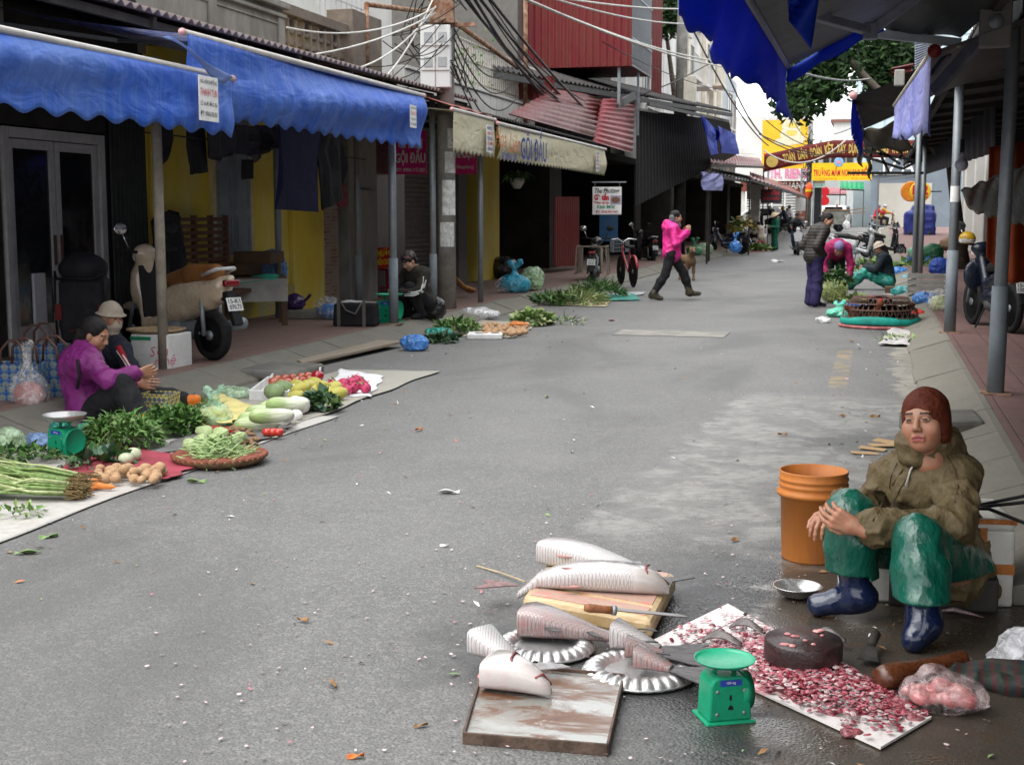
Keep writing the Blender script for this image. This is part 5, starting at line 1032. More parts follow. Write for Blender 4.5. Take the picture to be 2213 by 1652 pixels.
def fish(name,label,loc,rz,st,m,cut=None,tail=None,fins=(),eye=None,zoff=None,group=None,roll=0.):
 """st: (x, y, half depth, half thickness) along the body, lying on its side; dorsal side is +y"""
 T=thing(name,label,'fish',loc,rz,group);n=24;vs=[];fs=[];mi=[]
 for i,(x,y,h,w)in enumerate(st):
  zc=w+(zoff[i]if zoff else 0);e1=min(.8,.42+.13*i)if cut else.8
  for k in range(n):
   a=2*math.pi*k/n;c,s=math.cos(a),math.sin(a);vs.append((x,y+h*math.copysign(abs(c)**e1,c),zc+w*math.copysign(abs(s)**(e1*.9),s)))
 for i in range(len(st)-1):
  for k in range(n):fs.append((i*n+k,i*n+(k+1)%n,(i+1)*n+(k+1)%n,(i+1)*n+k));mi.append(0)
 for e in(0,len(st)-1):
  vs+=[vs[e*n+k]for k in range(n)];b=len(vs);x,y,h,w=st[e];vs.append((x+(-.004 if e==0 else.004),y,w+(zoff[e]if zoff else 0)))
  for k in range(n):fs.append((b-n+k,b-n+(k+1)%n,b));mi.append(1 if(cut=='a' and e==0)or(cut=='b' and e)else 0)
 mb=MB();mb.v=[Vector(v)for v in vs];mb.f=fs;mb.m=mi;mb.build('body',[m,FLESH],T,True)
 for q in fins:
  mb=MB();pts=q[0];z=q[1];mm=q[2];c=Vector((sum(p[0]for p in pts)/len(pts),sum(p[1]for p in pts)/len(pts)))
  mb.prism([(p[0],p[1])for p in pts],'z',z,z+.004);mb.build(q[3]if len(q)>3 else 'fin',mm,T)
 if eye:MB().lathe([(0,.004),(.007,.003),(.009,0)],12,Matrix.Translation(eye)).build('eye',black,T,True)
 return T
def ctaper(L,h0,h1,w0,w1,n=8,bow=0.,p=1.):return[(L*i/(n-1),bow*math.sin(math.pi*i/(n-1)),h0+(h1-h0)*(i/(n-1))**p,w0+(w1-w0)*(i/(n-1))**p)for i in range(n)]
def tailfin(x,y,s,up=1.):return[(x,y-.02),(x+.05*s,y-.055*up),(x+.12*s,y-.1*up),(x+.155*s,y-.098*up),(x+.1*s,y-.0),(x+.15*s,y+.1*up),(x+.11*s,y+.098*up),(x+.05*s,y+.05*up),(x,y+.02)]
TB=.085;tapem=mat('tan_tape_board',(.5,.34,.16),.35,.25,5,.4,22,c2=(.55,.42,.25),stretch=(.5,3,1));c4=[G(1128,1288,TB),G(1408,1338,TB),G(1461,1238,TB),G(1198,1190,TB)]
T=thing('cutting_board','thick tan taped cutting board under two large silver fish','cutting board',tuple((c4[0]+c4[2])/2)[:2]+(0,));o_=T.location
MB().prism([(p.x-o_.x,p.y-o_.y)for p in c4],'z',.004,TB).build('slab',tapem,T,bevel=.022)
bl=mat('bloody_wood',(.56,.38,.3),.35,.3,14,.3,40,c2=(.5,.16,.14),lo=.5,hi=.6,stretch=(1,4,1))
for a,b in((.05,.2),(.26,.45),(.8,.95)):
 q=[c4[0].lerp(c4[3],a).lerp(c4[1].lerp(c4[2],a),.05),c4[0].lerp(c4[3],a).lerp(c4[1].lerp(c4[2],a),.95),c4[0].lerp(c4[3],b).lerp(c4[1].lerp(c4[2],b),.95),c4[0].lerp(c4[3],b).lerp(c4[1].lerp(c4[2],b),.05)]
 MB().prism([(p.x-o_.x,p.y-o_.y)for p in q],'z',TB,TB+.004).build('stained_panel',bl,T)
p0,p1=G(1110,1275,TB),G(1440,1292,TB);ang=math.atan2(p1.y-p0.y,p1.x-p0.x);L=(p1-p0).length
prof=[(0,.022,.016),(.06,.026,.02),(.14,.04,.03),(.26,.06,.043),(.4,.074,.052),(.55,.08,.055),(.7,.078,.054),(.82,.07,.05),(.9,.056,.042),(.96,.036,.03),(1.,.016,.014)]
st=[(L*a,.02*math.sin(math.pi*a)-.02+.05*max(0,.2-a),h,w_)for a,h,w_ in prof];zf=[-.05*max(0,1-a/.14)for a,h,w_ in prof]
fish('fish','whole silver carp lying across the front of the taped board, head to the right',p0+V(0,.075,0),ang,st,fish_mat('whole_fish_skin',(.5,.47,.46),(.22,.22,.215),.2,hx=L*.8),zoff=zf,eye=(L*.93,.008,.08),fins=(([(x-.15,y-.01)for x,y in[(.155,-.0),(.1,-.022),(.05,-.05),(-.01,-.075),(.0,-.04),(.03,.0),(.0,.05),(.03,.055),(.1,.035)]],.0,mat('dusky_tail',(.2,.12,.12),.4,.4,30,.4,80),'tail_fin'),([(L*.74,.012),(L*.8,.022),(L*.82,-.005),(L*.72,-.0),(L*.62,.0),(L*.58,.012),(L*.64,.024)],.107,mat('grey_fin',(.26,.25,.25),.4,.3,30,.4,80),'pectoral_fin'),([(L*.42,-.03),(L*.36,-.04),(L*.3,-.05),(L*.36,-.055),(L*.43,-.045)],.088,FINP,'pelvic_fin'),([(L*.4,-.075),(L*.33,-.1),(L*.3,-.112),(L*.38,-.108),(L*.44,-.09)],.03,FINP,'anal_fin')))
mb=MB().tube([(L*.86,.04,.094),(L*.845,.0,.101),(L*.85,-.04,.096),(L*.87,-.062,.07)],.004,6);ob=bpy.data.objects['fish'];mb.build('gill_edge',mat('gill_pink',(.2,.06,.06),.4),ob,True);MB().tube([(L*.995,.012,.03),(L*.965,-.012,.055),(L*.94,-.03,.05)],.003,6).build('mouth',mat('gill_pink',(.2,.06,.06),.4),ob,True)
p2,p3=G(1180,1216,TB),G(1420,1262,TB);L2=(p3-p2).length
fish('fish','headless silver carp body behind the whole fish on the taped board',p2+V(.0,.03,0),math.atan2(p3.y-p2.y,p3.x-p2.x)-.02,[(L2*a,0,h,w_)for a,h,w_ in((0,.082,.05),(.15,.086,.054),(.35,.08,.05),(.55,.066,.042),(.75,.048,.032),(.9,.03,.022),(1.,.024,.016))],FISHA,cut='a',fins=(([(L2*.3,-.06),(L2*.24,-.085),(L2*.2,-.09),(L2*.28,-.095),(L2*.36,-.075)],.06,FINP),(tailfin(L2*.98,0,.8),.015,FIN,'tail_fin')))
a,b=G(1263,1312,TB+.09),G(1327,1318,TB+.075);c=G(1490,1334,TB+.02)
T=thing('knife','long knife with a wooden handle lying against the whole fish','knife',a);d=(b-a);e=c-a
MB().tube([d*0,d*.15,d*.6,d],[.012,.0155,.0135,.0145],12).build('handle',mat('worn_wood_handle',(.25,.1,.045),.5,.4,20,.3,50),T,True);MB().tube([d*.92,d*1.06],.0165,12).build('ferrule',galv,T,True)
u=e.normalized();w_=u.cross(V(0,0,1)).normalized()*1.;
mb=MB();q=[d*1.05+w_*.002,e*.9,e*1.0-w_*.012,e*.9-w_*-.034 if False else e*.93-w_*.034,d*1.05-w_*.036];q=[p_ for p_ in q]
mb.add([p_+V(0,0,.0015)for p_ in q]+[p_-V(0,0,.0015)for p_ in q],[(0,1,2,3,4),(9,8,7,6,5)]+[(i,5+i,5+(i+1)%5,(i+1)%5)for i in range(5)]);mb.build('blade',mat('stained_steel',(.35,.35,.34),.35,.4,20,.1,60,metal=.8,c2=(.2,.17,.15)),T)
ALU=mat('dull_aluminium',(.6,.6,.6),.36,.2,9,.15,40,metal=.65,c2=(.42,.41,.4))
def plate(label,c,R,tilt=0):
 T=thing('plate',label,'plate',c,0,'scalloped aluminium plates');prof=[(0,.012),(.58,.012),(.62,.016),(.66,.030),(.72,.036),(.86,.034),(.97,.02),(1.0,.012),(1.0,.008),(.9,.02),(.6,.004),(0,.004)]
 def mod(r,z,a,j):
  k=abs(math.sin(a*14));return(r*R*(1+(.018*k if j in(6,7,8)else 0)),z+(.012*(k**.6)-.006 if 3<j<7 else 0))
 MB().lathe(prof,168,None,mod=mod).build('dish',ALU,T,True)
 MB().lathe([(.985*R,.008),(1.012*R,.009),(1.02*R,.013),(1.01*R,.016),(.985*R,.015)],80).build('rim',ALU,T,True);return T
c1=G(1176,1404);R1=111*mpp(c1);plate('scalloped aluminium plate holding one large headless grey fish piece',c1,R1)
c2=G(1380,1458);R2=126*mpp(c2);plate('scalloped aluminium plate holding fish tail pieces, beside the green scale',c2,R2)
p2,p3=G(1122,1380,.02),G(1312,1392,.02);L3=(p3-p2).length
fish('fish_piece','large headless grey fish piece with dark fins on the left plate',p2+V(0,.04,.01),math.atan2(p3.y-p2.y,p3.x-p2.x)-.1,[(L3*a,0,h,w_)for a,h,w_ in((0,.07,.05),(.12,.076,.054),(.3,.074,.05),(.5,.062,.042),(.7,.046,.032),(.88,.032,.022),(1.05,.028,.016))],FISHB,cut='a',fins=(([(L3*.28,-.045),(L3*.36,-.035),(L3*.48,-.07),(L3*.55,-.1),(L3*.46,-.105),(L3*.34,-.085)],.05,FIN),([(L3*.72,-.02),(L3*.8,-.015),(L3*.95,-.06),(L3*1.,-.085),(L3*.9,-.075)],.036,FIN),(tailfin(L3*1.03,0,.7),.012,FIN,'tail_fin')))
for lab,q0,q1,h0,w0,tl,dz in(('pale scaled fish tail piece at the back of the right plate',(1325,1408),(1425,1420),.055,.046,1.0,.016),('short dark skinned fish tail piece in the middle of the right plate',(1350,1432),(1430,1436),.038,.034,1.2,.02),('small fish tail piece with long black tail at the front of the right plate',(1374,1456),(1450,1468),.04,.036,1.35,.02)):
 p2,p3=G(*q0,.02),G(*q1,.02);L4=(p3-p2).length;fish('fish_piece',lab,p2+V(0,.02,dz),math.atan2(p3.y-p2.y,p3.x-p2.x)-.05,ctaper(L4,h0,.02,w0,.012,8,.0,1.2),FISHB if 'dark' in lab or 'small' in lab else FISHA,cut='a',fins=((tailfin(L4*.96,0,tl),.01,FIN,'tail_fin'),([(L4*.4,h0*.7),(L4*.7,h0*1.1),(L4*.85,h0*.8)],w0*1.2,FIN)))
c4=[G(1002,1606),G(1312,1632),G(1347,1478),G(1048,1448)]
def rusty(name):
 m,t,p=newmat(name);o=nd(t,'TexCoord',out=3);n=noise(t,nd(t,'Mapping',{'Vector':o,'Scale':(1,2.2,1)}),3.2,6,.7,.4);n2=noise(t,o,22,4)
 c=mix(t,rng(t,n,.42,.58),(.3,.3,.28),(.13,.06,.03));c=mix(t,rng(t,n,.6,.72),c,(.05,.028,.02));c=mix(t,rng(t,n2,.62,.75,0,.6),c,(.55,.5,.48))
 setp(t,p,col=c,rough=rng(t,n,.4,.65,.12,.45),metal=rng(t,n,.4,.6,.35,.05),spec=.6,nrm=bumpn(t,n2,.2,.004));return m
RST=rusty('wet_rusty_steel');T=thing('tray','wet rusty steel tray lid with a fish head on it, nearest the camera','tray',tuple((c4[0]+c4[2])/2)[:2]+(0,));o_=T.location
q=[Vector((p.x-o_.x,p.y-o_.y,.0))for p in c4];mb=MB();mb.prism([(p.x,p.y)for p in q],'z',.018,.024)
mb.build('sheet',RST,T);mb=MB()
for i in range(4):
 a,b=q[i],q[(i+1)%4];mb.bar(a+V(0,0,.018),b+V(0,0,.018),.008,.036)
mb.build('rim',mat('dark_rust_edge',(.09,.06,.045),.5,.5,14,.4,40),T,bevel=.002)
p2,p3=G(1040,1488,.03),G(1192,1502,.03);L5=(p3-p2).length
fish('fish','white fish head with torn pink neck lying on the rusty tray',p2+V(0,.045,0),math.atan2(p3.y-p2.y,p3.x-p2.x)-.05,[(L5*a,y,h,w_)for a,y,h,w_ in((0,.01,.072,.044),(.1,.01,.078,.05),(.3,.0,.075,.054),(.5,-.01,.064,.05),(.7,-.02,.05,.042),(.86,-.03,.034,.032),(.96,-.035,.022,.022),(1.,-.036,.01,.012))],fish_mat('white_head_skin',(.52,.47,.45),(.26,.25,.24),.25,45.,0.),cut='a',eye=(L5*.72,.005,.087),fins=(([(L5*.2,.02),(L5*.35,.03),(L5*.4,.0),(L5*.28,-.02)],.1,FINP),))
T=[o for o in bpy.data.objects if o.get('label','').startswith('white fish head')][0];b=Blob(.008)
for i in range(12):b.ell((R_.uniform(-.004,.014),R_.uniform(-.055,.055),R_.uniform(.02,.08)),(R_.uniform(.008,.014),R_.uniform(.01,.02),R_.uniform(.006,.012)))
sdfobj('torn_flesh',[b.mesh(.004,lambda P:.006*(vnoise(P,80)-.5))],FLESH,T);MB().tube([(L5*.42,.055,.088),(L5*.4,.02,.108),(L5*.42,-.03,.106),(L5*.5,-.068,.07)],.004,6).tube([(L5*.98,-.02,.03),(L5*.88,-.035,.068),(L5*.8,-.06,.06)],.004,6).build('gill_and_mouth_line',mat('gill_pink',(.2,.06,.06),.4),T,True)
p2,p3=G(1035,1425,.02),G(1110,1452,.02);L6=(p3-p2).length*1.15
fish('fish_piece','white scaled fish tail piece beyond the fish head, on the tray edge',p2+V(0,.02,.02),math.atan2(p3.y-p2.y,p3.x-p2.x)-.05,ctaper(L6,.06,.022,.046,.014,8,0,1.2),FISHA,cut='a',fins=((tailfin(L6*.96,0,1.0),.012,mat('grey_fin',(.26,.25,.25),.4,.3,30,.4,80),'tail_fin'),))
def bloody(name):
 m,t,p=newmat(name);o=nd(t,'TexCoord',out=3);n=noise(t,o,7,6,.75,.5);n2=noise(t,o,34,4)
 d=nd(t,'VectorMath',{0:nd(t,'Mapping',{'Vector':o,'Scale':(1.,1.2,1),'Rotation':(0,0,.9)}),1:(0,0,0)},out=1,operation='DISTANCE')
 k=mth(t,'ADD',rng(t,d,.42,.08,-.15,.22),n);c=mix(t,rng(t,k,.52,.68),(.7,.66,.64),(.5,.12,.15));c=mix(t,rng(t,mth(t,'ADD',k,mth(t,'MULTIPLY',n2,.3)),.78,.98),c,(.28,.03,.05))
 setp(t,p,col=c,rough=rng(t,n,.4,.7,.4,.2),nrm=bumpn(t,n2,.3,.004));return m
BM=bloody('bloody_white_board');c4=[G(1404,1392),G(1572,1310),G(2012,1556),G(1902,1622)];ctr=G(1720,1475)
T=thing('plastic_board','flattened white board smeared with fish blood and scales under the chopping block','board',ctr)
MB().prism([(p.x-ctr.x,p.y-ctr.y)for p in c4],'z',.005,.013).build('sheet',BM,T);a,b=c4[0]-ctr,c4[1]-ctr;l0=a.lerp(b,.02)+(c4[2]-c4[1])*.12;l1=b+(c4[2]-c4[1])*.12
MB().bar(V(l0.x,l0.y,.0135),V(l1.x,l1.y,.0135),.004,.003).build('fold_line',mat('fold_shadow',(.3,.22,.22)),T)
q=random.Random(21);SCM=[mat('dark_red_scale',(.24,.03,.045),.25,.4,30),mat('pink_scale',(.42,.13,.16),.25,.3,30),mat('pale_scale',(.5,.38,.38),.22,.2,30),mat('grey_scale',(.2,.16,.16),.3,.3,30)]
def scales(n,pos,name,label,smin,smax,ws,lift=.03):
 mb=MB()
 for i in range(n):
  c,hgt=pos();s=q.uniform(smin,smax);R=(Euler((q.gauss(0,.2),q.gauss(0,.2),q.uniform(0,6.28)))).to_matrix().to_4x4();M=Matrix.Translation((c[0],c[1],.02+q.random()*hgt*.6))@R
  mb.add([(0,0,s*.18)]+[(s*math.cos(k*1.047),s*.72*math.sin(k*1.047),0)for k in range(6)],[(0,1+k,1+(k+1)%6)for k in range(6)],M,q.choices(range(4),ws)[0])
 return tag(mb.build(name,SCM,None,False,fix=False),label,'fish scales',None,'stuff')
MATP=[(p.x,p.y)for p in c4]
def inside(p):
 s_=[(MATP[(i+1)%4][0]-MATP[i][0])*(p[1]-MATP[i][1])-(MATP[(i+1)%4][1]-MATP[i][1])*(p[0]-MATP[i][0])for i in range(4)];return all(x>.004 for x in s_)or all(x<-.004 for x in s_)
def pheap():
 while True:
  c_,h_=pheap0()
  if inside(c_):return c_,h_
def pheap0():
 u=q.gauss(1755,125);v=1468+(u-1755)*.3+q.gauss(0,38);return G(u,v),max(.006,.035*(1-abs(u-1790)/220))
b=Blob(.02)
for i in range(60):
 c_,h_=pheap();b.ell((c_[0],c_[1],.012),(q.uniform(.015,.035),q.uniform(.015,.03),q.uniform(.003,.009)))
WASTE=mat('wet_fish_waste',(.26,.04,.055),.2,.5,26,.8,45,c2=(.48,.2,.22),coat=.4,bd=.02);tag(sdfobj('fish_waste',[b.mesh(.007,lambda P:.014*(vnoise(P,60)-.5)+.012*(vnoise(P,25,3)-.5))],WASTE),'wet mound of red fish waste spread around the chopping block','fish waste',None,'stuff')
scales(3600,pheap,'fish_scales','wet red and pink fish scales heaped over the white board',.006,.0145,(5,5,3,1))
def pstray():
 while True:
  u,v=q.choice((q.uniform(950,2150),q.uniform(300,1700))),q.uniform(1050,1650)
  if not(1380<u<2000 and 1330<v<1600):break
 return G(u,v),.004
o=scales(520,pstray,'stray_scales','loose pale fish scales scattered over the wet road',.004,.009,(.2,.6,4,3));o.location.z=-.012
c=G(1733,1446);R=87*mpp(c);T=thing('chopping_block','round dark wooden chopping block spattered with fish scraps','chopping block',c+V(0,.03,.014))
MB().lathe([(R*.96,0),(R,.01),(R*1.0,.075),(R*.97,.085),(0,.086)],48).build('block',mat('bloody_dark_wood',(.045,.025,.025),.35,.6,14,.4,40,c2=(.14,.035,.04),lo=.5,hi=.8),T,True)
for i in range(9):a=q.uniform(0,6.28);r=R*math.sqrt(q.random())*.9;sdfobj('fish_scrap',[Blob(.006).ell((r*math.cos(a),r*math.sin(a),.088),(q.uniform(.008,.024),q.uniform(.006,.016),.005)).mesh(.004,lambda P:.004*(vnoise(P,90)-.5))],FLESH,T)
c=G(1868,1420);T=thing('knife','dark fish knife resting on the far edge of the white board','knife',c+V(0,0,.02));MB().tube([(.02,.02,.02),(.035,.1,.035)],[.016,.018],10).build('handle',dark,T,True);MB().add([(-.025,-.09,.005),(.045,-.1,.005),(.03,.03,.02),(.0,.03,.02),(-.025,-.09,.002),(.045,-.1,.002),(.03,.03,.017),(.0,.03,.017)],[(0,1,2,3),(7,6,5,4),(0,4,5,1),(1,5,6,2),(2,6,7,3),(3,7,4,0)]).build('blade',mat('dark_blade',(.09,.085,.08),.35,.4,20,metal=.6),T)
for i,(u,v,w_,lab)in enumerate(((1560,1392,.07,'curled dark fish skin strip behind the green scale'),(1612,1364,.06,'grey fish gill scrap behind the chopping block'),(1790,1385,.06,'dark fish fin scrap right behind the chopping block'))):
 c=G(u,v,.02);mb=MB().grid(lambda a,b:(w_*(a-.5)*2,.03*(b-.5)+.02*math.sin(a*5),.012+.02*math.sin(a*3.1)*(.5+b)),12,4);tag(mb.build('fish_scrap',mat('grey_skin_scrap',(.1,.085,.08),.3,.5,30),None,True,c,solid=.004),lab,'fish scrap')
a,b=G(1898,1466,.05),G(2088,1424,.06);T=thing('wooden_mallet','bent reddish brown wooden mallet lying between the white board and the bag of fish','mallet',a);d=b-a
MB().tube([d*0,d*.08,d*.25,d*.42,d*.7,d*.95,d*1.0],[.034,.043,.041,.033,.03,.034,.026],16).build('handle',mat('red_wood',(.13,.04,.015),.3,.5,9,.4,30,c2=(.06,.02,.01),coat=.2),T,True)
c=G(2038,1532);k=mpp(c);T=thing('plastic_bag','clear plastic bag packed with pink fish meat on the corner of the white board','bag',c)
b=Blob(.03)
for i in range(56):a=q.uniform(0,6.28);r=math.sqrt(q.random());b.ell((r*84*k*math.cos(a),r*42*k*math.sin(a),.045+q.uniform(-.015,.04)*(1-r)),(q.uniform(.016,.03),q.uniform(.014,.024),q.uniform(.014,.024)),k=.006)
sdfobj('meat',[b.mesh(.006,lambda P:-.006*(ridge(P,24)-.5))],mat('pink_meat',(.56,.27,.25),.25,.35,22,.5,40,c2=(.42,.09,.1),coat=.5),T)
b=Blob(.02).ell((0,0,.05),(100*k,52*k,.062)).ell((-.03,.03,.09),(.05,.03,.04));sdfobj('film',[b.mesh(.009,lambda P:-.012*(ridge(P,13)**2-.4))],plastic_film('clear_film',(.75,.6,.6),.2,.1,.7),T)
SGREEN=mat('green_enamel',(.01,.3,.155),.38,.15,7,.1,40,c2=(.01,.22,.11))
def scale(label,loc,rz,k,pan='plate'):
 T=thing('kitchen_scale',label,'scale',loc,rz,'green kitchen scales');T.scale=(k,k,k)
 MB().box(-.115,.115,-.095,.095,0,.012,tx=.96,ty=.96).build('base',SGREEN,T,bevel=.004)
 pr=[(-.098,.012),(.098,.012),(.09,.17),(.078,.195),(.055,.208),(-.055,.208),(-.078,.195),(-.09,.17)]
 bd=MB().prism(pr,'y',-.078,.07).build('housing',SGREEN,T,bevel=.008)
 MB().lathe([(.0,.062),(.078,.062),(.084,.07),(.086,.02),(0,.02)][::-1],32,Matrix.Translation((.04,0,.12))@Matrix.Rotation(math.pi/2,4,'Y')).build('dial',SGREEN,T,True)
 mb=MB()
 for x in(-.062,.062):
  for z in(.045,.145):mb.lathe([(0,.004),(.007,.003),(.009,0)],10,Matrix.Translation((x,-.0785,z))@Matrix.Rotation(math.pi/2,4,'X'))
 mb.build('rivets',galv,bd,True);mb=MB().box(-.006,.004,-.0795,-.078,.105,.128).prism([(-.012,.062),(.012,.062),(.012,.072),(.0,.085),(-.012,.072)],'y',-.0795,-.078);mb.build('slots',black,bd)
 MB().box(-.055,.058,-.077,-.0735,.197,.199).grid(lambda u,v:(-.05+.1*u,-.0789,.168+.028*v),1,1).build('label_plate',flat('blue_label',(.02,.05,.33),.35),bd)
 text('100 kg',.012,WHT,bd,frame((0,-.0795,.182),(1,0,0),(0,0,1)))
 MB().bar((-.045,0,.2),(-.045,0,.25),.018,.012).bar((.045,0,.2),(.045,0,.25),.018,.012).box(-.06,.06,-.012,.012,.243,.252).build('post',SGREEN,T)
 if pan=='plate':MB().lathe([(0,.256),(.118,.256),(.13,.262),(.134,.27),(.128,.264),(.116,.252),(0,.25)],40).build('pan',mat('green_pan',(.03,.42,.24),.35,.2,9,.1,40,c2=(.02,.3,.16)),T,True)
 else:MB().lathe([(0,.256),(.08,.257),(.115,.27),(.14,.298),(.146,.30),(.142,.294),(.117,.264),(.08,.252),(0,.25)],40).build('bowl',ALU,T,True)
 return T
c=G(1563,1548);scale('green kitchen scale with flat green pan beside the fish plates',c,math.radians(28),118*mpp(c)/.23)
STEEL=mat('stainless_steel',(.62,.62,.61),.25,.1,6,0,30,metal=.8)
def bowl(label,c,R,hgt,m=None,rz=0,name='bowl'):
 T=thing(name,label,'bowl',c,rz);MB().lathe([(0,.004),(R*.45,.004),(R*.75,hgt*.35),(R*.95,hgt*.92),(R*1.02,hgt*.97),(R*1.03,hgt),(R*.95,hgt*.99),(R*.72,hgt*.42),(R*.44,.012),(0,.011)],48).build('dish',m or STEEL,T,True);return T
c=G(1722,1290);bowl('shiny empty steel bowl by the toe of the navy boot',c,54*mpp(c),.05)
c=G(1753,1205);k=mpp(c);OR=mat('dirty_orange_plastic',(.55,.19,.045),.45,.18,3,.1,30,c2=(.36,.13,.05),lo=.5,hi=.8,stretch=(2,2,.6));T=thing('bucket','dirty orange plastic bucket with ribbed rim, empty, beside the seated fish seller','bucket',c);r=74*k
pr=[(0,0),(r*.86,0),(r*.89,.01),(r*.96,.285),(r*1.06,.287),(r*1.07,.305),(r*.99,.31),(r*.99,.325),(r*1.02,.33),(r*1.02,.338),(r*.99,.342),(r*.99,.352),(r*1.02,.356),(r*1.02,.364),(r*.99,.368),(r*1.0,.388),(r*1.01,.395),(r*.965,.395),(r*.94,.3),(r*.85,.012),(0,.012)]
MB().lathe(pr,56).build('shell',OR,T,True,bevel=0)
c=G(2090,1300);T=thing('foam_box','white foam box with crossed orange tape behind the seated fish seller','box',c+V(-.06,.14,0),.12)
foam=mat('dirty_foam',(.62,.6,.55),.7,.15,4,.3,60,c2=(.4,.36,.3),lo=.5,hi=.75)
mb=MB();mb.box(-.36,.2,-.2,.2,0,.3).box(-.36,.2,-.2,-.17,.3,.345).box(-.36,.2,.17,.2,.3,.345).box(.17,.2,-.17,.17,.3,.345).box(-.36,-.33,-.17,.17,.3,.345);mb.build('body',foam,T,bevel=.012)
MB().box(.035,.095,-.203,-.2,.09,.31).box(-.0,.2,-.206,-.203,.13,.17).box(-.34,.203,-.2035,-.2005,.325,.345).build('tape',mat('orange_tape',(.32,.1,.015),.3,.2),T)
MB().tube([(.06,-.05,.36),(.2,-.1,.41),(.42,-.05,.46),(.75,.1,.47)],.007,8).tube([(.06,-.07,.36),(.2,-.12,.395),(.42,-.1,.43),(.8,.0,.4)],.007,8).tube([(.05,-.06,.355),(.12,-.16,.38),(.3,-.3,.34),(.6,-.4,.34),(.9,-.3,.4)],.007,8).build('cable',black,None,True,T.location);tag(bpy.data.objects['cable'],'black cables trailing from the foam box across the right kerb','cable')
c=G(2150,1470);b=Blob(.02).ell((.07,.02,.06),(.1,.08,.07)).ell((.02,0,.03),(.08,.07,.04));tag(sdfobj('plastic_bag',[b.mesh(.01,lambda P:-.025*(ridge(P,14)**2-.4))],plastic_film('white_film',(.7,.7,.72),.6,.25,1.),None,None,c+V(.05,.15,0)),'crumpled white plastic bag at the right edge above the tartan cloth','bag')
c=G(2130,1478);b=Blob(.02).cap((-.11,.0,.03),(.02,.05,.03),.035,.045).cap((.02,.05,.03),(.2,.0,.03),.045,.04).cap((-.04,-.04,.02),(.12,-.07,.02),.03,.035)
def tartan():
 m,t,p=newmat('tartan_cloth');o=ocoord(t);c=mix(t,rng(t,nd(t,'TexWave',{'Vector':o,'Scale':9.}),.5,.7),(.008,.02,.018),(.05,.01,.013));c=mix(t,rng(t,nd(t,'TexWave',{'Vector':o,'Scale':13.},bands_direction='Y'),.7,.8,0,.6),c,(.03,.03,.015));setp(t,p,col=c,rough=.8);return m
tag(sdfobj('cloth',[b.mesh(.008,lambda P:-.02*(ridge(P,15)**2-.4))],tartan(),None,None,c),'dark tartan cloth bundled behind the bag of fish meat','cloth')
for i,(u,v,a)in enumerate(((1868,980,.2),(1885,972,-.25),(1905,966,.5),(1915,960,-.5))):
 tag(MB().cbox((0,0,.006+.005*i),.17,.08,.004,rot=Euler((.03*i,.04,a)).to_matrix()).build('cardboard',mat('cardboard',(.42,.28,.15),.8,.15,3),None,False,G(u,v)),'flattened brown cardboard piece in the small pile behind the bucket','cardboard','cardboard pieces')
c=G(1690,1292);tag(MB().tube([G(1030,1222,.005),G(1080,1236,.012),G(1135,1256,.02)],.004,6).build('straw',mat('dry_straw',(.4,.32,.2))),'dry straw stalk lying behind the tail of the whole fish','straw')
c=G(2100,1330);tag(MB().tube([(-.06,0,.012),(-.02,0,.02),(.04,-.01,.012),(.09,-.02,.004)],[.008,.016,.012,.003],10,flat=.6).build('dead_fish',FISHB,None,True,c+V(-.05,0,0)),'small silver fish dropped on the wet ground beside the seated woman boot','fish')
q=random.Random(33)
def sheet(name,label,pts,z,m,cat='ground sheet',wob=.012,n=10):
 """thin sheet lying on the ground, pts = 4 ground points, edges slightly wavy"""
 a,b,c,d=[Vector((p[0],p[1],0))for p in pts];ph=[q.uniform(0,6)for _ in range(4)]
 def fn(u,v):
  p=a.lerp(b,u).lerp(d.lerp(c,u),v);e=min(u,1-u,v,1-v)
  return p+V(.02*math.sin(v*17+ph[0])*(e<.01),.02*math.sin(u*15+ph[1])*(e<.01),z+wob*(.5+.5*math.sin(u*13+ph[2])*math.sin(v*9+ph[3]))*(.25 if e<.01 else.4))
 return tag(MB().grid(fn,n*3,n*3).build(name,m,None,True,solid=.003),label,cat)
def leaf_mat(name,c,c2,rough=.5):return mat(name,c,rough,.4,30,.2,60,c2=c2,lo=.3,hi=.7)
LG=leaf_mat('leaf_green',(.075,.18,.035),(.17,.31,.09));LD=leaf_mat('leaf_dark',(.03,.09,.022),(.07,.15,.04));LL=leaf_mat('leaf_light',(.16,.27,.07),(.33,.42,.17));STM=leaf_mat('stem_pale',(.36,.44,.17),(.55,.57,.34))
def leaves(mb,n,pos,smin,smax,mi=(0,0,1),droop=.5,asp=.45,up=.4):
 for i in range(n):
  c,out=pos();s=q.uniform(smin,smax);d=Vector((out[0]+q.gauss(0,.5),out[1]+q.gauss(0,.5),q.gauss(up,.5)))
  d=d.normalized()if d.length>.01 else V(0,0,1);sd=d.cross(V(q.gauss(0,.3),q.gauss(0,.3),1));sd=sd.normalized()*s*asp*.5;e=d.copy();e.z-=droop;e.normalize();c=Vector(c);m1=c+d*s*.45;m2=m1+e*s*.55;nz=sd.cross(d).normalized()*s*.08
  mb.add([c,m1-sd,m1+nz*-1,m1+sd,m2],[(0,1,2),(0,2,3),(1,4,2),(2,4,3)],None,q.choice(mi))
def heap_pos(rx,ry,h,p=.5):
 def f():
  a=q.uniform(0,6.283);r=math.sqrt(q.random());x,y=r*rx*math.cos(a),r*ry*math.sin(a);return(x,y,h*(1-r*r)**p*q.uniform(.35,1)+.01),(x/rx*.8,y/ry*.8)
 return f
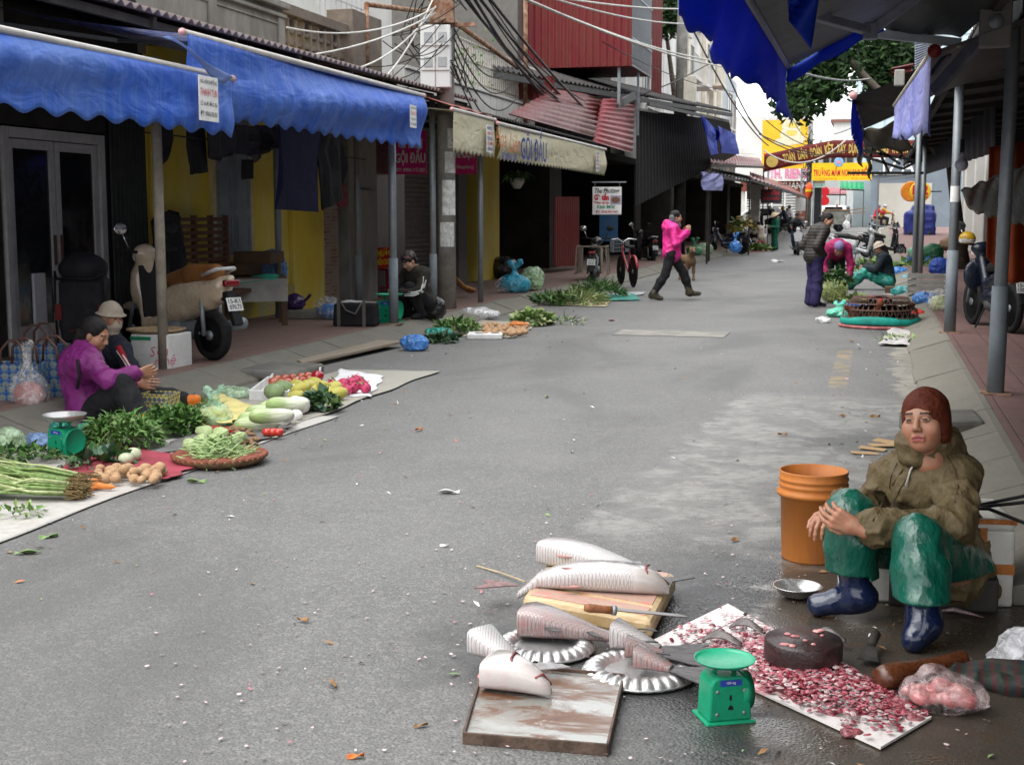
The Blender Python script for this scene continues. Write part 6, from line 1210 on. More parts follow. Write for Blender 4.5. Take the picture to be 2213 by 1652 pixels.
def greens(name,label,u,v,wpx,dpx,h,n,smin,smax,mats,cat='greens',stems=0,smat=STM,asp=.45,droop=.5,z=.02,group=None,rz=0):
 c=G(u,v,z);k=mpp(c);T=thing(name,label,cat,c,rz,group);mb=MB();rx=wpx*k/2;ry=dpx
 leaves(mb,n,heap_pos(rx,ry,h),smin,smax,tuple(range(len(mats)))+(0,),droop,asp);mb.build('leaves',mats,T,True,fix=False)
 if stems:
  mb=MB()
  for i in range(stems):
   (x,y,zz),_=heap_pos(rx*.8,ry*.8,h)();a=q.uniform(0,6.28);L=q.uniform(.06,.14);mb.tube([(x,y,zz),(x+L*.5*math.cos(a),y+L*.5*math.sin(a),zz+.01),(x+L*math.cos(a),y+L*math.sin(a),zz*.7)],.003,5)
  mb.build('stalks',smat,T,True)
 return T
def blobmesh(b,res,disp=None):return b.mesh(res,disp)
def scatter(proto,n,pos,label,group=None,rot=True,sc=(.85,1.15)):
 for i in range(n):
  o=proto if i==0 else copy_tree(proto)
  p=pos(i);o.location=p;s=q.uniform(*sc);o.scale=(s,s*q.uniform(.92,1.08),s)
  o.rotation_euler=(q.uniform(-.3,.3),q.uniform(-.3,.3),q.uniform(0,6.28))if rot else(0,0,q.uniform(-.2,.2));tag(o,label,None,group)
def pileG(u0,u1,v0,v1,r,n,hmax=2,z0=.02):
 """positions packed in image region on the ground, with a second layer"""
 P=[]
 def f(i):
  for t in range(200):
   p=G(q.uniform(u0,u1),q.uniform(v0,v1),z0+r);lay=0
   near=[x for x in P if(x.xy-p.xy).length<r*1.75]
   if not near:break
   if len(near)>=2 and max(x.z for x in near)<z0+r*1.2*hmax and t>30:p.z=max(x.z for x in near)+r*.95;
   else:continue
   break
  P.append(p);return p
 return f
white_sheet=mat('dirty_white_sheet',(.5,.485,.45),.6,.2,3,.3,12,c2=(.36,.32,.28),lo=.45,hi=.75,bd=.03);redc=mat('faded_red_sheet',(.3,.05,.07),.65,.25,4,.3,14)
sheet('ground_sheet','long dirty white plastic sheet spread along the left gutter under the vegetables',[(-5.25,3.8),(-3.86,3.8),(-3.84,9.2),(-5.2,9.2)],.006,white_sheet,n=16)
sheet('ground_sheet','pale grey sheet carrying the fruit at the far end of the vegetable display',[(-4.95,8.6),(-3.95,8.6),(-4.0,12.1),(-4.95,12.0)],.014,mat('grey_sheet',(.4,.39,.34),.6,.2,3,.3,12,c2=(.3,.28,.24)),n=14)
sheet('ground_sheet','faded red sheet between the scale, potatoes and bean basket',[G(105,1032),G(370,1042),G(440,1003),G(215,958)],.022,redc)
sheet('ground_sheet','dark grey sheet under the chayotes and tomatoes',[G(330,985),G(560,960),G(640,925),G(420,935)],.02,mat('dark_grey_sheet',(.15,.14,.14),.6,.2,3,.2))
sheet('ground_sheet','white cloth spread under the dragon fruit at the end of the stall',[G(700,862),G(800,862),G(832,818),G(735,802)],.024,mat('white_cloth',(.68,.68,.7),.7,.08,5,.3,20))
rootm=mat('muddy_roots',(.24,.17,.07),.85,.5,40,.6,90,c2=(.1,.065,.03))
for i,(u,v,du,dv,lab)in enumerate(((160,1052,-235,-28,'back bundle of pale green stalks with muddy roots at the left edge'),(150,1070,-240,-4,'front bundle of pale green stalks with muddy roots at the left edge'))):
 c=G(u,v,.03);e=G(u+du,v+dv,.03);T=thing('vegetable_bundle',lab,'vegetables',c,0,'bundles of rooted stalks');d=e-c;sdv=V(-d.y,d.x,0).normalized();mb=MB()
 for j in range(46):
  o=sdv*q.gauss(0,.045)+V(0,0,abs(q.gauss(.03,.025)));o2=sdv*q.gauss(0,.09)+V(0,0,abs(q.gauss(.04,.04)));mb.tube([o*.8,o+d*.3,o2*.7+d*.65+o*.3,o2+d*1.0],[.008,.0075,.006,.004],6,q.choice((0,0,1)))
 mb.build('stalks',[LL,STM],T,True);mb=MB()
 for j in range(150):o=sdv*q.gauss(0,.045)+V(0,0,abs(q.gauss(.03,.025)));mb.tube([o*.8,o*.9-d.normalized()*q.uniform(.02,.05)+V(0,0,q.gauss(0,.01)),o-d.normalized()*q.uniform(.04,.1)+V(q.gauss(0,.015),q.gauss(0,.015),q.gauss(-.01,.012))],.0028,4)
 mb.build('roots',rootm,T);mb=MB();leaves(mb,90,lambda:(d*q.uniform(.75,1.1)+sdv*q.gauss(0,.08)+V(0,0,.05),(d.normalized().x,d.normalized().y)),.05,.1);mb.build('leaves',[LG,LL],T,True,fix=False)
greens('herb_bunch','loose trimmed herb leaves at the front left corner of the white sheet',45,1112,120,.1,.03,60,.03,.07,[LL,LG],z=.012)
ORG=mat('carrot',(.62,.2,.05),.5,.2,14,.2,60);b=Blob(.01).cap((-.07,0,0),(.05,0,0),.024,.016).cap((.05,0,0),(.09,0,0),.016,.006)
pr=tag(sdfobj('carrot',[b.mesh(.006)],ORG),'orange carrot beside the muddy roots','carrot')
cs=[(190,1046),(208,1040),(222,1050),(176,1056)];scatter(pr,4,lambda i:G(*cs[i],.035),'orange carrot lying between the muddy roots and the potatoes','carrots',False)
for o in[x for x in bpy.data.objects if x.name.startswith('carrot')]:o.rotation_euler.z+=.9*q.random()
def lump(name,cat,m,r,asp,seed,res=.007,amp=.006):
 b=Blob(.01).ell((0,0,0),(r*asp,r,r*.9));return tag(sdfobj(name,[b.mesh(res,lambda P:amp*(vnoise(P,14/(r/.03),seed)-.5))],m),'x',cat)
POT=mat('potato_skin',(.42,.25,.13),.7,.18,22,.25,80,c2=(.5,.33,.2));pr=lump('potato','potato',POT,.027,1.28,3)
scatter(pr,30,pileG(212,352,1008,1036,.031,30),'brown potato in the near pile on the red sheet','potatoes on the red sheet')
KOH=mat('pale_kohlrabi',(.5,.56,.38),.45,.12,10,.1,50);pr=lump('kohlrabi','kohlrabi',KOH,.05,1.,5)
ks=[(272,990),(288,982)];scatter(pr,2,lambda i:G(*ks[i],.06),'pale green kohlrabi bulb in front of the big leafy heap','kohlrabi bulbs')
greens('cabbage_leaves','dark blue green kohlrabi leaves lying left of the pale bulbs',215,1002,110,.09,.05,60,.06,.13,[leaf_mat('blue_green_leaf',(.05,.12,.07),(.13,.2,.13)),LD],asp=.7)
greens('water_spinach','big heap of long leaved water spinach in front of the black trousered seller',262,962,165,.24,.19,1100,.05,.11,[LG,LG,leaf_mat('leaf_sheen',(.11,.21,.055),(.24,.36,.13))],stems=70,asp=.3,droop=.7)
greens('celery_heap','heap of dark green celery leaves right of the water spinach',372,932,130,.24,.16,1000,.035,.075,[LG,LG,LD],stems=60,asp=.75,droop=.5)
greens('dill_bunch','feathery green dill bunch beside the yellow woven basket',428,886,110,.16,.08,420,.03,.07,[LG,LL],stems=90,asp=.15)
greens('herb_bunch','scattered dark herb leaves at the left gutter behind the root bundles',50,990,190,.13,.05,240,.03,.08,[LD,LG],stems=30)
greens('herb_bunch','dark green sprigs under the kerb beside the seated purple jacket',215,882,50,.06,.1,110,.03,.06,[LD,LG])
greens('herb_bunch','small green trimmings on the faded red sheet',170,1010,90,.03,.015,40,.03,.06,[leaf_mat('blue_green_leaf',(.05,.12,.07),(.13,.2,.13)),LG],z=.03)
c=G(475,1000);k=mpp(c);T=thing('bamboo_basket','round flat bamboo basket with red bound rim, nearest basket to the road','basket',c);R=101*k;wick=mat('brown_wicker',(.2,.12,.065),.7,.4,40,.5,90,c2=(.28,.18,.1))
MB().lathe([(0,.012),(R*.82,.014),(R*.93,.035),(R,.055),(R*1.03,.06),(R*1.03,.045),(R*.95,.022),(R*.84,.004),(0,.002)],56).build('tray',wick,T,True)
mb=MB().lathe([(R*1.0,.06),(R*1.02,.064),(R*1.034,.056),(R*1.032,.048)],120,mod=lambda r,z,a,j:(r*(1+.012*math.sin(a*40)),z))
mb.build('binding',mat('red_binding',(.2,.06,.035),.6,.5,40),T)
BEAN=leaf_mat('long_bean',(.26,.4,.15),(.42,.52,.26));pr=None
for j in range(3):
 b=MB().tube([(-.1,0,0),(-.05,.02*(j-1),.004),(.02,.012*(j-1),.0),(.1,-.03*(j-1),.002)],[.004,.0062,.006,.003],7);o=tag(b.build('green_bean',BEAN,None,True),'x','green bean','green beans in the basket')
 for i in range(60):
  a=q.uniform(0,6.28);r=math.sqrt(q.random())*.78;h=.16*max(0,1-r*1.15)**1.1;oo=o if i==0 else copy_tree(o)
  oo.location=c+V(R*.9*r*math.cos(a),R*.9*r*math.sin(a),.025+h*q.uniform(.55,1));oo.rotation_euler=(q.gauss(0,.15),q.gauss(0,.35),q.uniform(-.9,.9)+(0 if q.random()<.7 else 1.4));oo.scale=(q.uniform(.8,1.1),)*3;oo['label']='slender green bean in the mound on the round bamboo basket'
b=Blob(.05).ell((-.03,0,.01),(R*.6,R*.55,.075));tag(sdfobj('bean_mound',[b.mesh(.015,lambda P:-.02*(ridge(P,20)-.5))],BEAN),'dense lower layer of green beans in the round basket','green beans',None,'stuff').location=c
b=Blob(.02).ell((-.02,0,0),(.05,.042,.04)).ell((.035,0,0),(.03,.028,.026));CHA=mat('chayote',(.36,.46,.2),.4,.15,14,.15,40,c2=(.46,.55,.3))
pr=tag(sdfobj('chayote',[b.mesh(.008,lambda P:-.006*np.abs(np.sin(np.arctan2(P[:,1],P[:,2])*2.5)))],CHA),'x','chayote');cs=[(410,958),(432,950),(462,948),(440,932),(478,935),(508,950),(520,945),(425,972),(450,966)]
scatter(pr,9,lambda i:G(*cs[i],.06+.03*(i in(3,4))),'pale green chayote in the cluster behind the bean basket','chayotes')
pr=tag(MB().tube([(-.045,0,0),(-.01,.006,.004),(.03,0,.004),(.05,-.01,0)],[.006,.008,.006,.001],7).build('chilli',mat('red_chilli',(.45,.02,.015),.25,.2),None,True),'x','chilli')
scatter(pr,34,pileG(440,500,922,944,.012,34,3),'shiny red chilli in the small heap behind the chayotes','red chillies')
pr=lump('ginger_root','ginger',mat('brown_root',(.27,.16,.09),.8,.3,30,.4,70),.016,2.,7,.006);scatter(pr,34,pileG(498,556,920,958,.016,34),'small brown root in the pile beside the tomatoes','brown roots')
TOM=mat('tomato_skin',(.5,.035,.02),.2,.1,6,0,coat=.3);b=Blob(.01).ell((0,0,0),(.036,.036,.031)).ell((0,0,.036),(.01,.01,.012),k=.02,sub=True)
pr=thing('tomato','x','tomato');sdfobj('fruit',[b.mesh(.006)],TOM,pr);mb=MB();[mb.add([(0,0,.028),(.006*math.cos(a+1),.006*math.sin(a+1),.03),(.02*math.cos(a),.02*math.sin(a),.031)],[(0,1,2)])for a in(0,1.26,2.5,3.8,5)];mb.build('calyx',LD,pr)
for i,(u,lab)in enumerate(((577,'red tomato, first of three in a row beside the brown roots'),(590,'red tomato in the middle of the row of three'),(602,'red tomato at the roadside end of the row of three'))):
 o=pr if i==0 else copy_tree(pr);o.location=G(u,933,.05);tag(o,lab,None,'three tomatoes')
pr=lump('lime','lime',mat('lime_skin',(.12,.28,.04),.35,.1),.022,1.1,9);pr.location=G(540,912,.05);tag(pr,'single green lime behind the brown roots')
def napa():
 m,t,p=newmat('napa_leaf');o=nd(t,'TexCoord',out=3);x=nd(t,'SeparateXYZ',{0:o});n=noise(t,nd(t,'Mapping',{'Vector':o,'Scale':(3,20,20)}),2,4);c=mix(t,rng(t,mth(t,'ADD',x,mth(t,'MULTIPLY',n,.1)),-.06,.16),(.3,.42,.14),(.68,.69,.56));setp(t,p,col=mix(t,rng(t,n,.45,.7,0,.5),c,(.66,.68,.5)),rough=.4,nrm=bumpn(t,n,.5,.02));return m
b=Blob(.04).ell((.03,0,0),(.13,.05,.047)).ell((-.08,0,0),(.07,.056,.05));NAPA=napa();pr=tag(sdfobj('napa_cabbage',[b.mesh(.01,lambda P:-.012*(ridge(P*A_(.35,1.4,1.4),12,2)-.5))],NAPA),'x','cabbage')
cs=[(560,905,.06),(575,890,.06),(600,880,.07),(585,897,.13),(618,873,.12),(552,917,.05)]
for i,(u,v,z)in enumerate(cs):o=pr if i==0 else copy_tree(pr);o.location=G(u,v,z);o.rotation_euler=(q.uniform(-1,1),0,q.uniform(.3,.7));tag(o,'pale napa cabbage in the stack beside the white onions',None,'napa cabbages')
ONI=mat('white_bulb',(.72,.7,.66),.4,.08,8,.1,30);pr=lump('white_radish','radish',ONI,.048,1.05,11,.008)
cs=[(612,908,.05),(628,905,.05),(620,898,.11),(640,897,.05)];scatter(pr,4,lambda i:G(*cs[i]),'round white radish at the roadside end of the napa cabbages','white radishes')
pr=tag(sdfobj('cauliflower',[Blob(.02).ell((0,0,.05),(.1,.1,.07)).mesh(.01,lambda P:-.02*(vnoise(P,45,1)-.5))],ONI),'white cauliflower head between the radishes and the dark kohlrabi leaves','cauliflower');pr.location=G(642,890,.03)
greens('broccoli','dark blue green broccoli with leaves beside the cauliflower',690,884,76,.13,.12,260,.05,.1,[leaf_mat('blue_green_leaf',(.05,.12,.07),(.13,.2,.13)),LD,LL],asp=.8)
tray=mat('foam_tray',(.68,.68,.66),.6,.08,8,.1,60)
def ftray(label,pts,h=.07,z=.02):
 a,b,c,d=[Vector((p.x,p.y,z))for p in pts];T=thing('foam_tray',label,'tray',(0,0,0));mb=MB();mb.prism([(p.x,p.y)for p in(a,b,c,d)],'z',z,z+.015)
 for p,r in((a,b),(b,c),(c,d),(d,a)):mb.bar(p+V(0,0,.016),r+V(0,0,.016),.018,h*2-.02)
 mb.build('tray',tray,T,bevel=.005);return T
ftray('shallow white foam tray holding the two green melons',[G(540,868),G(622,870),G(650,838),G(580,836)]);ftray('white foam tray full of red apples beside the kerb',[G(583,833),G(690,828),G(692,808),G(598,812)],.05)
MEL=mat('green_melon',(.2,.27,.13),.45,.2,10,.1,40);pr=lump('melon','melon',MEL,.075,1.15,13,.012,.004);cs=[(592,846,.1),(612,838,.1)]
scatter(pr,2,lambda i:G(*cs[i]),'grey green melon in the foam tray','green melons',sc=(.95,1.05))
b=Blob(.02).ell((0,0,0),(.085,.058,.05)).ell((.05,.01,.0),(.045,.04,.036));MAN=mat('yellow_mango',(.52,.44,.09),.4,.2,6,.1,40,c2=(.44,.47,.13));pr=tag(sdfobj('mango',[b.mesh(.01)],MAN),'x','mango')
cs=[(638,856),(655,848),(672,846),(650,838),(668,834),(690,842),(706,846),(728,850),(640,832),(722,838),(700,834),(680,828)];scatter(pr,12,lambda i:G(*cs[i],.075+.04*(i in(3,4,10))),'yellow green mango in the pile beside the dragon fruit','mangoes')
DRG=mat('dragon_fruit_skin',(.5,.05,.13),.45,.25,10,.2,40);pr=thing('dragon_fruit','x','dragon fruit');sdfobj('fruit',[Blob(.02).ell((0,0,0),(.06,.045,.044)).mesh(.01)],DRG,pr);mb=MB();leaves(mb,26,lambda:((lambda a,x:(x,.044*math.cos(a)*math.sqrt(max(.1,1-(x/.06)**2)),.044*math.sin(a)*math.sqrt(max(.1,1-(x/.06)**2))))(q.uniform(0,6.28),q.uniform(-.05,.055)),(.8,0)),.03,.05);mb.build('scales',[mat('green_scale',(.25,.3,.1),.5),DRG],pr,False,fix=False)
for i,(u,v)in enumerate(((715,832),(732,838),(748,842),(764,838),(780,830),(742,828),(758,826),(772,822),(790,838))):o=pr if i==0 else copy_tree(pr);o.location=G(u,v,.07);o.rotation_euler=(q.uniform(-.5,.5),q.uniform(-.4,.4),q.uniform(0,6));tag(o,'pink dragon fruit on the white cloth',None,'dragon fruits')
APL=mat('red_apple',(.45,.035,.03),.25,.35,5,0,c2=(.55,.28,.13),coat=.3);pr=lump('apple','apple',APL,.04,1.,15,.009,.003);cs=[(590,826),(605,828),(620,826),(636,824),(652,822),(668,820),(598,818),(615,817),(632,815),(650,813),(664,812),(676,814)]
scatter(pr,12,lambda i:G(*cs[i],.09),'red apple in the foam tray by the kerb','apples in the tray');pr=lump('pomegranate','fruit',mat('dark_red_fruit',(.3,.01,.02),.2,.15,coat=.3),.055,1.,17,.009,.003);pr.location=G(686,812,.13);tag(pr,'large dark red fruit sitting highest, at the road end of the apple tray')
def bag(label,u,v,wpx,hpx,m,knot=True,z=0.,dep=.8,name='plastic_bag',inner=None,res=.012,lean=0.,seed=0,w=.025,kl=1.):
 c=G(u,v,z);k=mpp(c);T=thing(name,label,'bag',c);rx,hh=wpx*k/2,hpx*k;b=Blob(.03)
 bh=hh*(.62 if knot else 1.);b.ell((0,0,bh*.48),(rx,rx*dep,bh*.5)).ell((rx*.2,0,bh*.28),(rx*.75,rx*dep*.95,bh*.3))
 if knot:b.cap((0,0,bh*.8),(lean*rx,0,hh*.78),rx*.35,rx*.12).cap((lean*rx,0,hh*.78),(lean*rx+rx*.35*kl,0,hh),rx*.12,rx*.2).cap((lean*rx,0,hh*.78),(lean*rx-rx*.3*kl,.02,hh*.97),rx*.1,rx*.18)
 sc=2.4/max(rx,.03);sdfobj('film',[b.mesh(max(res,rx/16),lambda P:-w*(ridge(P,sc,seed)**2-.4)-w*.5*(ridge(P@RYX.T,sc*1.9,seed+2)**2-.4))],m,T)
 if inner:b2=Blob(.02).ell((0,0,bh*.36),(rx*.82,rx*dep*.82,bh*.33));sdfobj('contents',[b2.mesh(max(res,rx/14),lambda P:-w*1.2*(ridge(P,sc*1.6,seed+5)-.5))],inner,T)
 return T
GB=plastic_film('green_film',(.1,.42,.26),.6,.2);BB=plastic_film('blue_film',(.05,.22,.6),.8,.22);CB=plastic_film('clear_bag_film',(.7,.7,.7),.28,.15);WB=plastic_film('white_bag_film',(.72,.72,.72),.75,.3);TB_=plastic_film('teal_film',(.03,.33,.26),.75,.2);LGB=plastic_film('light_green_film',(.45,.62,.4),.6,.2);KB=plastic_film('black_film',(.01,.01,.012),1.,.2);PB=plastic_film('purple_film',(.08,.03,.2),.9,.25)
bag('pale green plastic bag of cabbage at the left edge by the kerb',22,978,66,56,LGB,False,inner=LL);bag('crumpled pale blue plastic bag left of the near kitchen scale',86,962,62,26,plastic_film('pale_blue_film',(.25,.4,.7),.6,.2),False)
bag('dark green plastic bag crumpled right of the near kitchen scale',192,962,62,50,GB,False);bag('emerald plastic bag half hidden behind the steel scale bowl',128,945,40,40,TB_,False)
bag('tied pale green bag of yellow lemons on yellow paper among the vegetables',464,922,78,84,plastic_film('mint_film',(.4,.7,.5),.35,.15),True,inner=mat('lemon_skin',(.55,.52,.14),.4,.2,20),dep=.6,kl=1.6)
sheet('paper','yellow paper under the bag of lemons',[G(405,916),G(500,932),G(545,892),G(470,862)],.05,mat('yellow_paper',(.62,.54,.22),.7,.12,4,.3,12),'paper',.03)
bag('flat light green plastic bag lying behind the yellow paper',505,862,76,26,LGB,False)
bag('clear carrier bag with pink meat standing on the kerb at far left',64,885,92,145,CB,True,.1,.6,inner=mat('pink_meat',(.56,.27,.25)),kl=.5,w=.012)
c=G(143,988);scale('green kitchen scale with a steel bowl on the left vegetable stall',c,math.radians(-18),74*mpp(c)/.23,'bowl')
for u,v,lab,col in((45,870,'blue woven shopping bag at the far left behind the carrier bag',0),(112,862,'blue and yellow woven shopping bag behind the purple jacket',1),(90,820,'blue woven shopping bag farther back with a white plastic bag in it',0)):
 c=G(u,v,.12);k=mpp(c);T=thing('shopping_bag',lab,'bag',c,.2);
 def wv():
  if 'woven_blue' in MC:return MC['woven_blue']
  m,t,p=newmat('woven_blue');o=nd(t,'Mapping',{'Vector':nd(t,'TexCoord',out=3),'Rotation':(0,.78,0)});ch=nd(t,'TexChecker',{'Vector':o,'Scale':45.,'Color1':(.012,.05,.19,1),'Color2':(.035,.14,.34,1)});ch2=rng(t,nd(t,'TexChecker',{'Vector':nd(t,'Mapping',{'Vector':o,'Location':(.1,.1,.1)}),'Scale':22.},out=1),.4,.6,0,.35);setp(t,p,col=mix(t,ch2,ch,(.45,.42,.08)),rough=.4);MC['woven_blue']=m;return m
 h_=.3;mb=MB().box(-.16,.16,-.09,.09,0,h_,tx=1.18,ty=1.2);mb.f.pop(1);mb.m.pop(1);mb.build('body',wv(),T,solid=.006);
 for y in(-.1,.1):MB().tube([(-.1,y,h_-.02),(-.09,y,h_+.1),(-.03,y*.9,h_+.17),(.03,y*.9,h_+.17),(.09,y,h_+.1),(.1,y,h_-.02)],.011,8).build('handle',mat('brown_handle_tube',(.1,.05,.04),.4),T,True)
c=G(345,912,.0);k=mpp(c);T=thing('woven_basket','yellow and white woven plastic basket standing between the seated sellers','basket',c)
def wv2():
 m,t,p=newmat('woven_yellow');o=nd(t,'Mapping',{'Vector':nd(t,'TexCoord',out=3),'Rotation':(.5,.78,0)});ch=nd(t,'TexChecker',{'Vector':o,'Scale':38.,'Color1':(.55,.46,.12,1),'Color2':(.08,.12,.2,1)});setp(t,p,col=ch,rough=.5);return m
mb=MB().box(-.1,.1,-.08,.08,0,.22,tx=1.2,ty=1.2);mb.f.pop(1);mb.m.pop(1);mb.build('body',wv2(),T,solid=.006);MB().box(-.1,.1,-.08,.08,.17,.18).build('lining',mat('paper_bag',(.35,.26,.17),.8),T)
c=G(333,818,.05);k=mpp(c);T=thing('foam_box','white foam box with red handwriting under a bamboo tray by the tan pole','box',c+V(0,.15,.07),-.05);h_=80*k;w_=46*k
MB().box(-w_,w_,-.2,.2,0,h_).build('body',tray,T,bevel=.01);MB().box(-w_-.003,.02,-.204,-.2,h_-.05,h_-.02).build('tape',GRN,T);text('Sơn',.09,flat('ink_faded_red',(.6,.15,.22)),T,frame((.1,-.204,h_*.55),(1,.0,.1),(0,0,1)),shear=.3);text('nghệ',.08,flat('ink_faded_red',(.6,.15,.22)),T,frame((.16,-.204,h_*.3),(1,0,.1),(0,0,1)),shear=.3)
tr=thing('bamboo_tray','round bamboo tray resting on the white foam box behind the seated sellers','tray',T.location+V(-.08,.05,h_+.002));MB().lathe([(0,.004),(.2,.006),(.25,.03),(.265,.035),(.26,.02),(.21,0),(0,0)],36).build('tray',mat('pale_bamboo',(.42,.3,.18),.7,.3,30,.3),tr,True)
T=tag(MB().prism([(-5.75,11.0),(-5.05,11.05),(-5.02,11.75),(-5.8,11.8)],'z',.01,.1).build('ramp_slab',mat('grey_slab',(.15,.145,.13),.8,.25,3,.3),bevel=.03),'grey concrete ramp slab against the left kerb behind the fruit','slab')
a,b=G(655,800),G(868,750);d=(b-a);n_=V(-d.y,d.x,0).normalized();tag(MB().prism([(p.x,p.y)for p in(a,b-n_*.03,b+n_*.5,a+n_*.45+d*.22)],'z',.05,.075).build('plank',mat('weathered_plywood',(.36,.31,.24),.8,.25,3,.3,20,c2=(.25,.2,.15),stretch=(2,.5,1)),None),'weathered plywood plank lying along the left gutter','plank')
bag('sky blue plastic bag lying at the end of the plywood plank',895,757,62,34,BB,False,seed=3);greens('cabbage_leaves','limp green leaves spilling from the green bag at the second mat',955,736,60,.18,.05,120,.06,.14,[leaf_mat('blue_green_leaf',(.05,.12,.07),(.13,.2,.13)),LD],asp=.7)
bag('emerald green plastic bag on the second vegetable mat',948,728,62,20,TB_,False,seed=4);sheet('ground_sheet','brown sacking sheet under the far potatoes',[G(930,725),G(1110,732),G(1165,700),G(985,690)],.01,mat('sacking',(.34,.3,.24),.8,.2,4))
pr=copy_tree([x for x in bpy.data.objects if x.name=='potato'][0]);scatter(pr,62,pileG(1040,1140,700,722,.036,62,3),'pale brown potato in the farther pile on the sacking sheet','potatoes on the sacking sheet',sc=(1.1,1.35))
greens('herb_bunch','green leafy bundle left of the far potatoes',985,716,90,.4,.14,420,.06,.13,[LG,LD,LL],stems=40);greens('cabbage_heap','pale green cabbages at the road end of the second mat',1150,698,80,.45,.14,300,.07,.14,[LL,STM,LG],asp=.9);greens('herb_bunch','thin green stalks trailing onto the road from the second mat',1215,698,90,.12,.02,60,.08,.2,[LG,STM],asp=.12)
T=thing('foam_slab','white foam slab lying in front of the far potatoes','foam slab',G(1048,731),math.radians(14));k=mpp(T.location);MB().box(-38*k,38*k,-.16,.16,.0,.07).build('slab',tray,T,bevel=.015);MB().tube([(-.12,-.05,.072),(-.08,-.08,.075),(-.02,-.05,.072)],.006,5).tube([(.08,-.05,.072),(.12,-.08,.075),(.18,-.05,.072)],.006,5).build('marks',INK,T)
bag('crumpled clear plastic sheet behind the second vendor greens',1030,690,100,26,WB,False,dep=.5,seed=8)
pr=copy_tree([x for x in bpy.data.objects if x.name=='carrot'][0]);cs=[(1120,697),(1112,700),(1128,700)];scatter(pr,3,lambda i:G(*cs[i],.12),'orange carrot on top of the far potato pile','carrots on the far pile',False,(.75,.95))
bag('shiny black bin bag against the poster covered concrete pole',935,688,56,50,KB,False,.14,seed=2);bag('black handbag like tote with grey straps on the left pavement',772,702,98,52,flat('black_canvas',(.014,.014,.016),.7),False,.14,.5,seed=1,w=.008)if False else None
c=G(772,704,.15);k=mpp(c);T=thing('tote_bag','boxy black tote bag with grey straps standing on the left pavement','bag',c,.1);MB().box(-50*k,46*k,-.12,.12,0,50*k,tx=.94).build('body',flat('black_canvas',(.014,.014,.016),.7),T,bevel=.03)
for x in(-.2,.12):MB().box(x-.02,x+.02,-.125,-.121,0,.33).build('strap',flat('grey_strap',(.12,.11,.1)),T)
MB().tube([(-.18,-.13,.32),(-.1,-.15,.2),(.02,-.15,.16),(.1,-.13,.3)],.012,6).build('handle',flat('grey_strap',(.12,.11,.1)),T,True)
bag('white plastic sack behind the black tote bag',775,690,140,42,WB,False,.15,.5,seed=5);bag('clear plastic sack with blue bag inside by the yellow wall',712,690,66,50,CB,False,.15,.6,inner=mat('blue_inner',(.05,.2,.5),.4),seed=6);bag('translucent green bag beside the black tote bag',822,695,40,46,GB,False,.15,.6,seed=7)
c=G(836,700,.15);scale('green kitchen scale behind the grey pole by the squatting woman',c+V(-.06,.25,0),-.1,1.35)
T=thing('water_bottle','clear plastic water bottle with blue label next to the tote bag','bottle',G(808,701,.15));MB().lathe([(.05,0),(.052,.17),(.04,.21),(.018,.24),(.018,.26),(0,.26)],14).build('bottle',plastic_film('bottle_film',(.6,.7,.75),.4,.08),T,True);MB().lathe([(.053,.07),(.053,.13)],14).build('label',flat('label_blue',(.03,.12,.4)),T)
sheet('ground_sheet','tan mat under the white leek stalks',[G(1195,660),G(1310,664),G(1320,648),G(1215,645)],.012,mat('tan_mat',(.45,.38,.24),.8));sheet('ground_sheet','teal plastic sheet beside the leeks',[G(1290,652),G(1385,650),G(1370,636),G(1285,640)],.02,mat('teal_sheet',(.03,.2,.16),.5),wob=.03);sheet('ground_sheet','grey cloth lying flat on the road beyond the leeks',[G(1300,645),G(1390,638),G(1395,632),G(1310,636)],.015,mat('grey_cloth_flat',(.3,.3,.3),.8),wob=.04)
greens('herb_bunch','dark leafy bundle at the kerb, nearest in the third spread',1200,655,110,.5,.14,330,.08,.18,[LD,LG],stems=20);greens('spring_onions','thick bundle of spring onions on the teal sheet',1290,640,110,.5,.22,420,.12,.3,[LG,LL,LD],stems=0,asp=.08);greens('leek_bunch','pale leek stalks laid across the tan mat',1250,656,110,.3,.1,240,.15,.34,[STM,LL],asp=.09)
bag('blue and green plastic bag tied, left of the bag of cut greens',1112,632,66,66,plastic_film('blue_green_film',(.05,.35,.5),.75,.2),True,.15,seed=9);bag('big clear bag stuffed with cut greens on the left pavement',1150,628,52,54,LGB,False,.15,inner=LG,seed=10);bag('pale plastic bag slumped left of the blue and green bag',1090,632,38,34,CB,False,.15,seed=11);bag('black rubbish bag in the shade under the cream awning',1085,602,70,50,KB,False,.15,seed=12)
bag('mint green plastic bag on the road by the standing woman',1812,685,54,32,plastic_film('mint_bag_film',(.12,.55,.38),.9,.25),True,seed=13,dep=.6);bag('clear scrap of plastic bag on the road near the mint bag',1778,697,30,12,WB,False,seed=14);bag('blue plastic bag behind the chicken cage',1832,668,40,18,BB,False,seed=15);bag('yellow green net bag filled by the bending woman',1800,655,62,60,plastic_film('yellow_green_film',(.5,.55,.2),.5,.25),False,inner=LD,seed=16)
greens('herb_bunch','bunch of dark greens in the hands of the bending woman',1808,618,60,.2,.3,220,.08,.16,[LD,LG],z=.35);greens('cabbage_heap','pale leaves heaped behind the chicken cage',1850,662,60,.3,.15,180,.08,.16,[LL,leaf_mat('yellow_leaf',(.4,.38,.1),(.5,.5,.2))],asp=.8)
for u,v,lab,m in((1850,580,'low foam tray of vegetables between the parked scooter and the seated woman',tray),(1785,600,'x',None)):
 if m:T=thing('foam_tray',lab,'tray',G(1875,602));MB().box(-.9,.5,-.3,.3,0,.14).build('tray',tray,T,bevel=.02)
